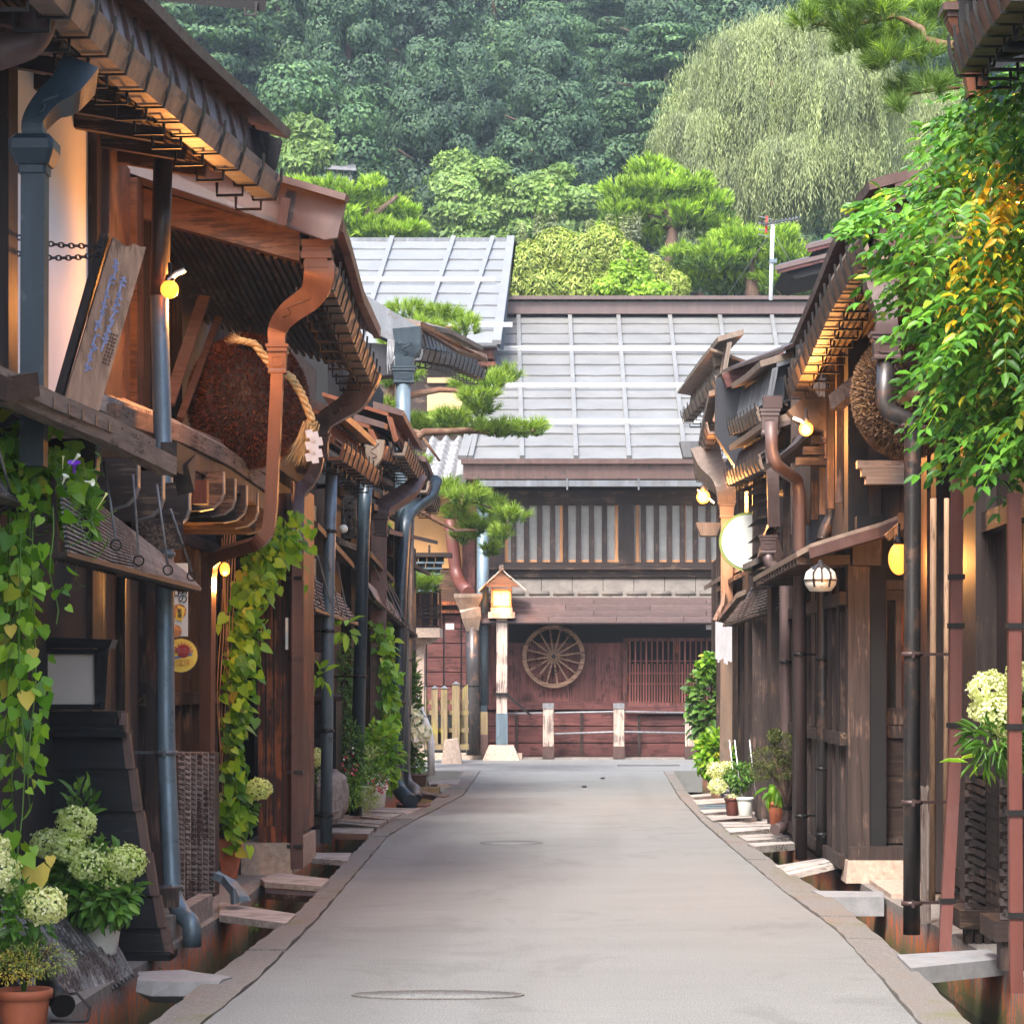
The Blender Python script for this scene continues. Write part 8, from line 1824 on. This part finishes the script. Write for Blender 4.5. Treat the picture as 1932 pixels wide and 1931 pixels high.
# ---- forest on the hillside: four kinds of tree, copied
def forest_proto(label, kind, seed):
    rgx = rg_(seed); t = thing('forest_tree', label, 'tree', (0, 0, 0), 'trees on the hillside'); P_, D_, N_ = [], [], []; H_ = 14.0
    def add_clump(p, d, j):
        m = len(p); tt = np.cross(d, rgx.normal(size=(m, 3))); P_.append(p); D_.append(tt + np.array([0, 0, -.35]) * (.6 + rgx.random((m, 1)))); N_.append(d + rgx.normal(size=(m, 3)) * j)
    if kind == 'cedar':
        for i in range(150):
            z = rgx.uniform(.22, 1) ** .9 * H_; rr_ = 2.7 * (1 - (z / H_) ** 2.2) + .45; a = rgx.uniform(0, 6.28); q = rgx.uniform(.55, 1); c = np.array([math.cos(a) * rr_ * q, math.sin(a) * rr_ * q, z]); s = rgx.uniform(.5, .95)
            p, d = in_ellipsoid(c, (s, s, s * .8), 340, .85, rgx); add_clump(p, d, .25)
        L, w, mat = .20, .11, 'lf_forest'
    elif kind == 'layered':
        for i in range(120):
            z = rgx.uniform(.25, 1) * H_; rr_ = 3.9 * math.sin(min(1, (1.08 - z / H_) * 1.5) * 1.5) + .3; a = rgx.uniform(0, 6.28); q = rgx.uniform(.35, 1); c = np.array([math.cos(a) * rr_ * q, math.sin(a) * rr_ * q, z - q * .8]); s = rgx.uniform(.8, 1.5)
            p, d = in_ellipsoid(c, (s, s, s * .28), 460, .7, rgx); add_clump(p, d * np.array([1, 1, 2.2]), .25)
        L, w, mat = .23, .12, 'lf_forest2'
    else:
        for i in range(110):
            d0 = rdir(1, rgx)[0]; c = np.array([0, 0, H_ * .62]) + d0 * np.array([3.3, 3.3, 4.6]) * rgx.uniform(.6, 1); s = rgx.uniform(.7, 1.3)
            p, d = in_ellipsoid(c, (s, s, s * .7), 440, .8, rgx); add_clump(p, d, .3)
        L, w, mat = .22, .12, 'lf_forest2' if kind == 'round' else 'lf_forest'
    p, d, nn = map(np.concatenate, (P_, D_, N_)); m = len(p); leaves('crown', p, d, nn, L * rgx.uniform(.6, 1.3, m), w, 'quad', mat, t)
    mb = MB(); limb(mb, [(0, 0, -2), (.1, 0, 4), (0, .1, 9), (0, 0, 13)], .34, .08)
    for i in range(10): a = rgx.uniform(0, 6.28); z = rgx.uniform(3, 11); limb(mb, [(0, 0, z), (math.cos(a) * 2.2, math.sin(a) * 2.2, z + .5)], .10, .03)
    mb.build('trunk', 'bark', t); return t
protos = [forest_proto('x', k, 400 + i) for i, k in enumerate(('cedar', 'layered', 'round', 'cedar'))]
words = (('dark bumpy cedar', 'layered tree', 'round crowned tree', 'slim dark cedar'))
rr = random.Random(99); used = set(); cnt = 0
def place_name(x, y):
    v = 'along the top edge' if y < 60 else 'high on the slope' if y < 180 else 'at the foot of the slope'
    h = 'far left' if x < 560 else 'left' if x < 800 else 'centre left' if x < 950 else 'centre' if x < 1120 else 'centre right' if x < 1300 else 'right' if x < 1550 else 'far right'
    return v + ', ' + h
cnts = {}; ordw = ['first', 'second', 'third', 'fourth', 'fifth', 'sixth', 'seventh', 'eighth', 'ninth', 'tenth', 'eleventh', 'twelfth']
seen = []
for row, Yr_ in enumerate((108, 118, 129, 141, 154, 168, 184)):
    step = (5.2, 5.4, 5.6, 6.0, 6.4, 6.8, 7.4)[row]; half = Yr_ * .19 + 6; x = -half - (step / 2 if row % 2 else 0) - 6
    while x < half * .95:
        xx = x + rr.uniform(-1.2, 1.2); yy = Yr_ + rr.uniform(-3, 3); k = rr.choice((0, 0, 3, 1, 1, 2)) if xx > -14 else rr.choice((1, 1, 2, 0)); sc = rr.uniform(.82, 1.2) * (1 + .0015 * (Yr_ - 100))
        px = VX + xx / yy * F; py = VY - (hz(xx, yy) + 9 * sc - EYE) / yy * F; x += step * rr.uniform(.85, 1.15)
        if px > 2000 or px < 60: continue
        seen.append((xx, yy, k, sc, px, py))
first = [True] * 4
seen.sort(key=lambda s: (place_name(s[4], s[5]), s[2], s[4]))
for xx, yy, k, sc, px, py in seen:
    pn_ = place_name(px, py); key = (pn_, k); i = cnts.get(key, 0); cnts[key] = i + 1
    tot = sum(1 for s in seen if place_name(s[4], s[5]) == pn_ and s[2] == k)
    lab = words[k] + ' ' + pn_ + ((', ' + ordw[min(i, 11)] + ' from left') if tot > 1 else '')
    loc = (xx, yy, hz(xx, yy) - .5)
    if first[k]:
        o = protos[k]; first[k] = False; o.location = loc; o.rotation_euler = (0, 0, rr.uniform(0, 6.3)); o.scale = (sc * (1 if k != 3 else .85),) * 2 + (sc,); o['label'] = lab
    else: copy_tree(protos[k], loc, rr.uniform(0, 6.3), (sc * (1 if k != 3 else .85), sc * (1 if k != 3 else .85), sc), lab)
# far small roof in the trees on the left
fr = MB(); fr.hexa([P(600, 318, 104), P(672, 322, 104), P(668, 306, 107), P(610, 300, 107)], [P(600, 312, 104), P(672, 317, 104), P(668, 300, 107), P(610, 294, 107)])
fh_ = thing('far_house', 'dark tiled roof peeping out of the trees behind the left houses', 'house', P(640, 400, 105)); fr.build('roof', 'tile', fh_); mb = MB(); a = P(608, 400, 104.5); b = P(664, 316, 104.5); mb.box(a, b + Vector((0, 3, 0))); mb.build('wall', 'white', fh_)
# ---- air
hm, nt, b = new_mat('pale haze'); nt.nodes.remove(b); pv = nt.nodes.new('ShaderNodeVolumePrincipled'); pv.inputs['Density'].default_value = HAZE; pv.inputs['Color'].default_value = (.72, .86, 1.0, 1); pv.inputs['Anisotropy'].default_value = .2
nt.links.new(pv.outputs[0], nt.nodes['Material Output'].inputs['Volume'])
mb = MB(); mb.box((-195, -20, -1.9), (195, 390, 118)); hz_ = mb.build('haze', hm); hz_['kind'] = 'stuff'; hz_['label'] = 'thin pale blue haze over street and hillside'
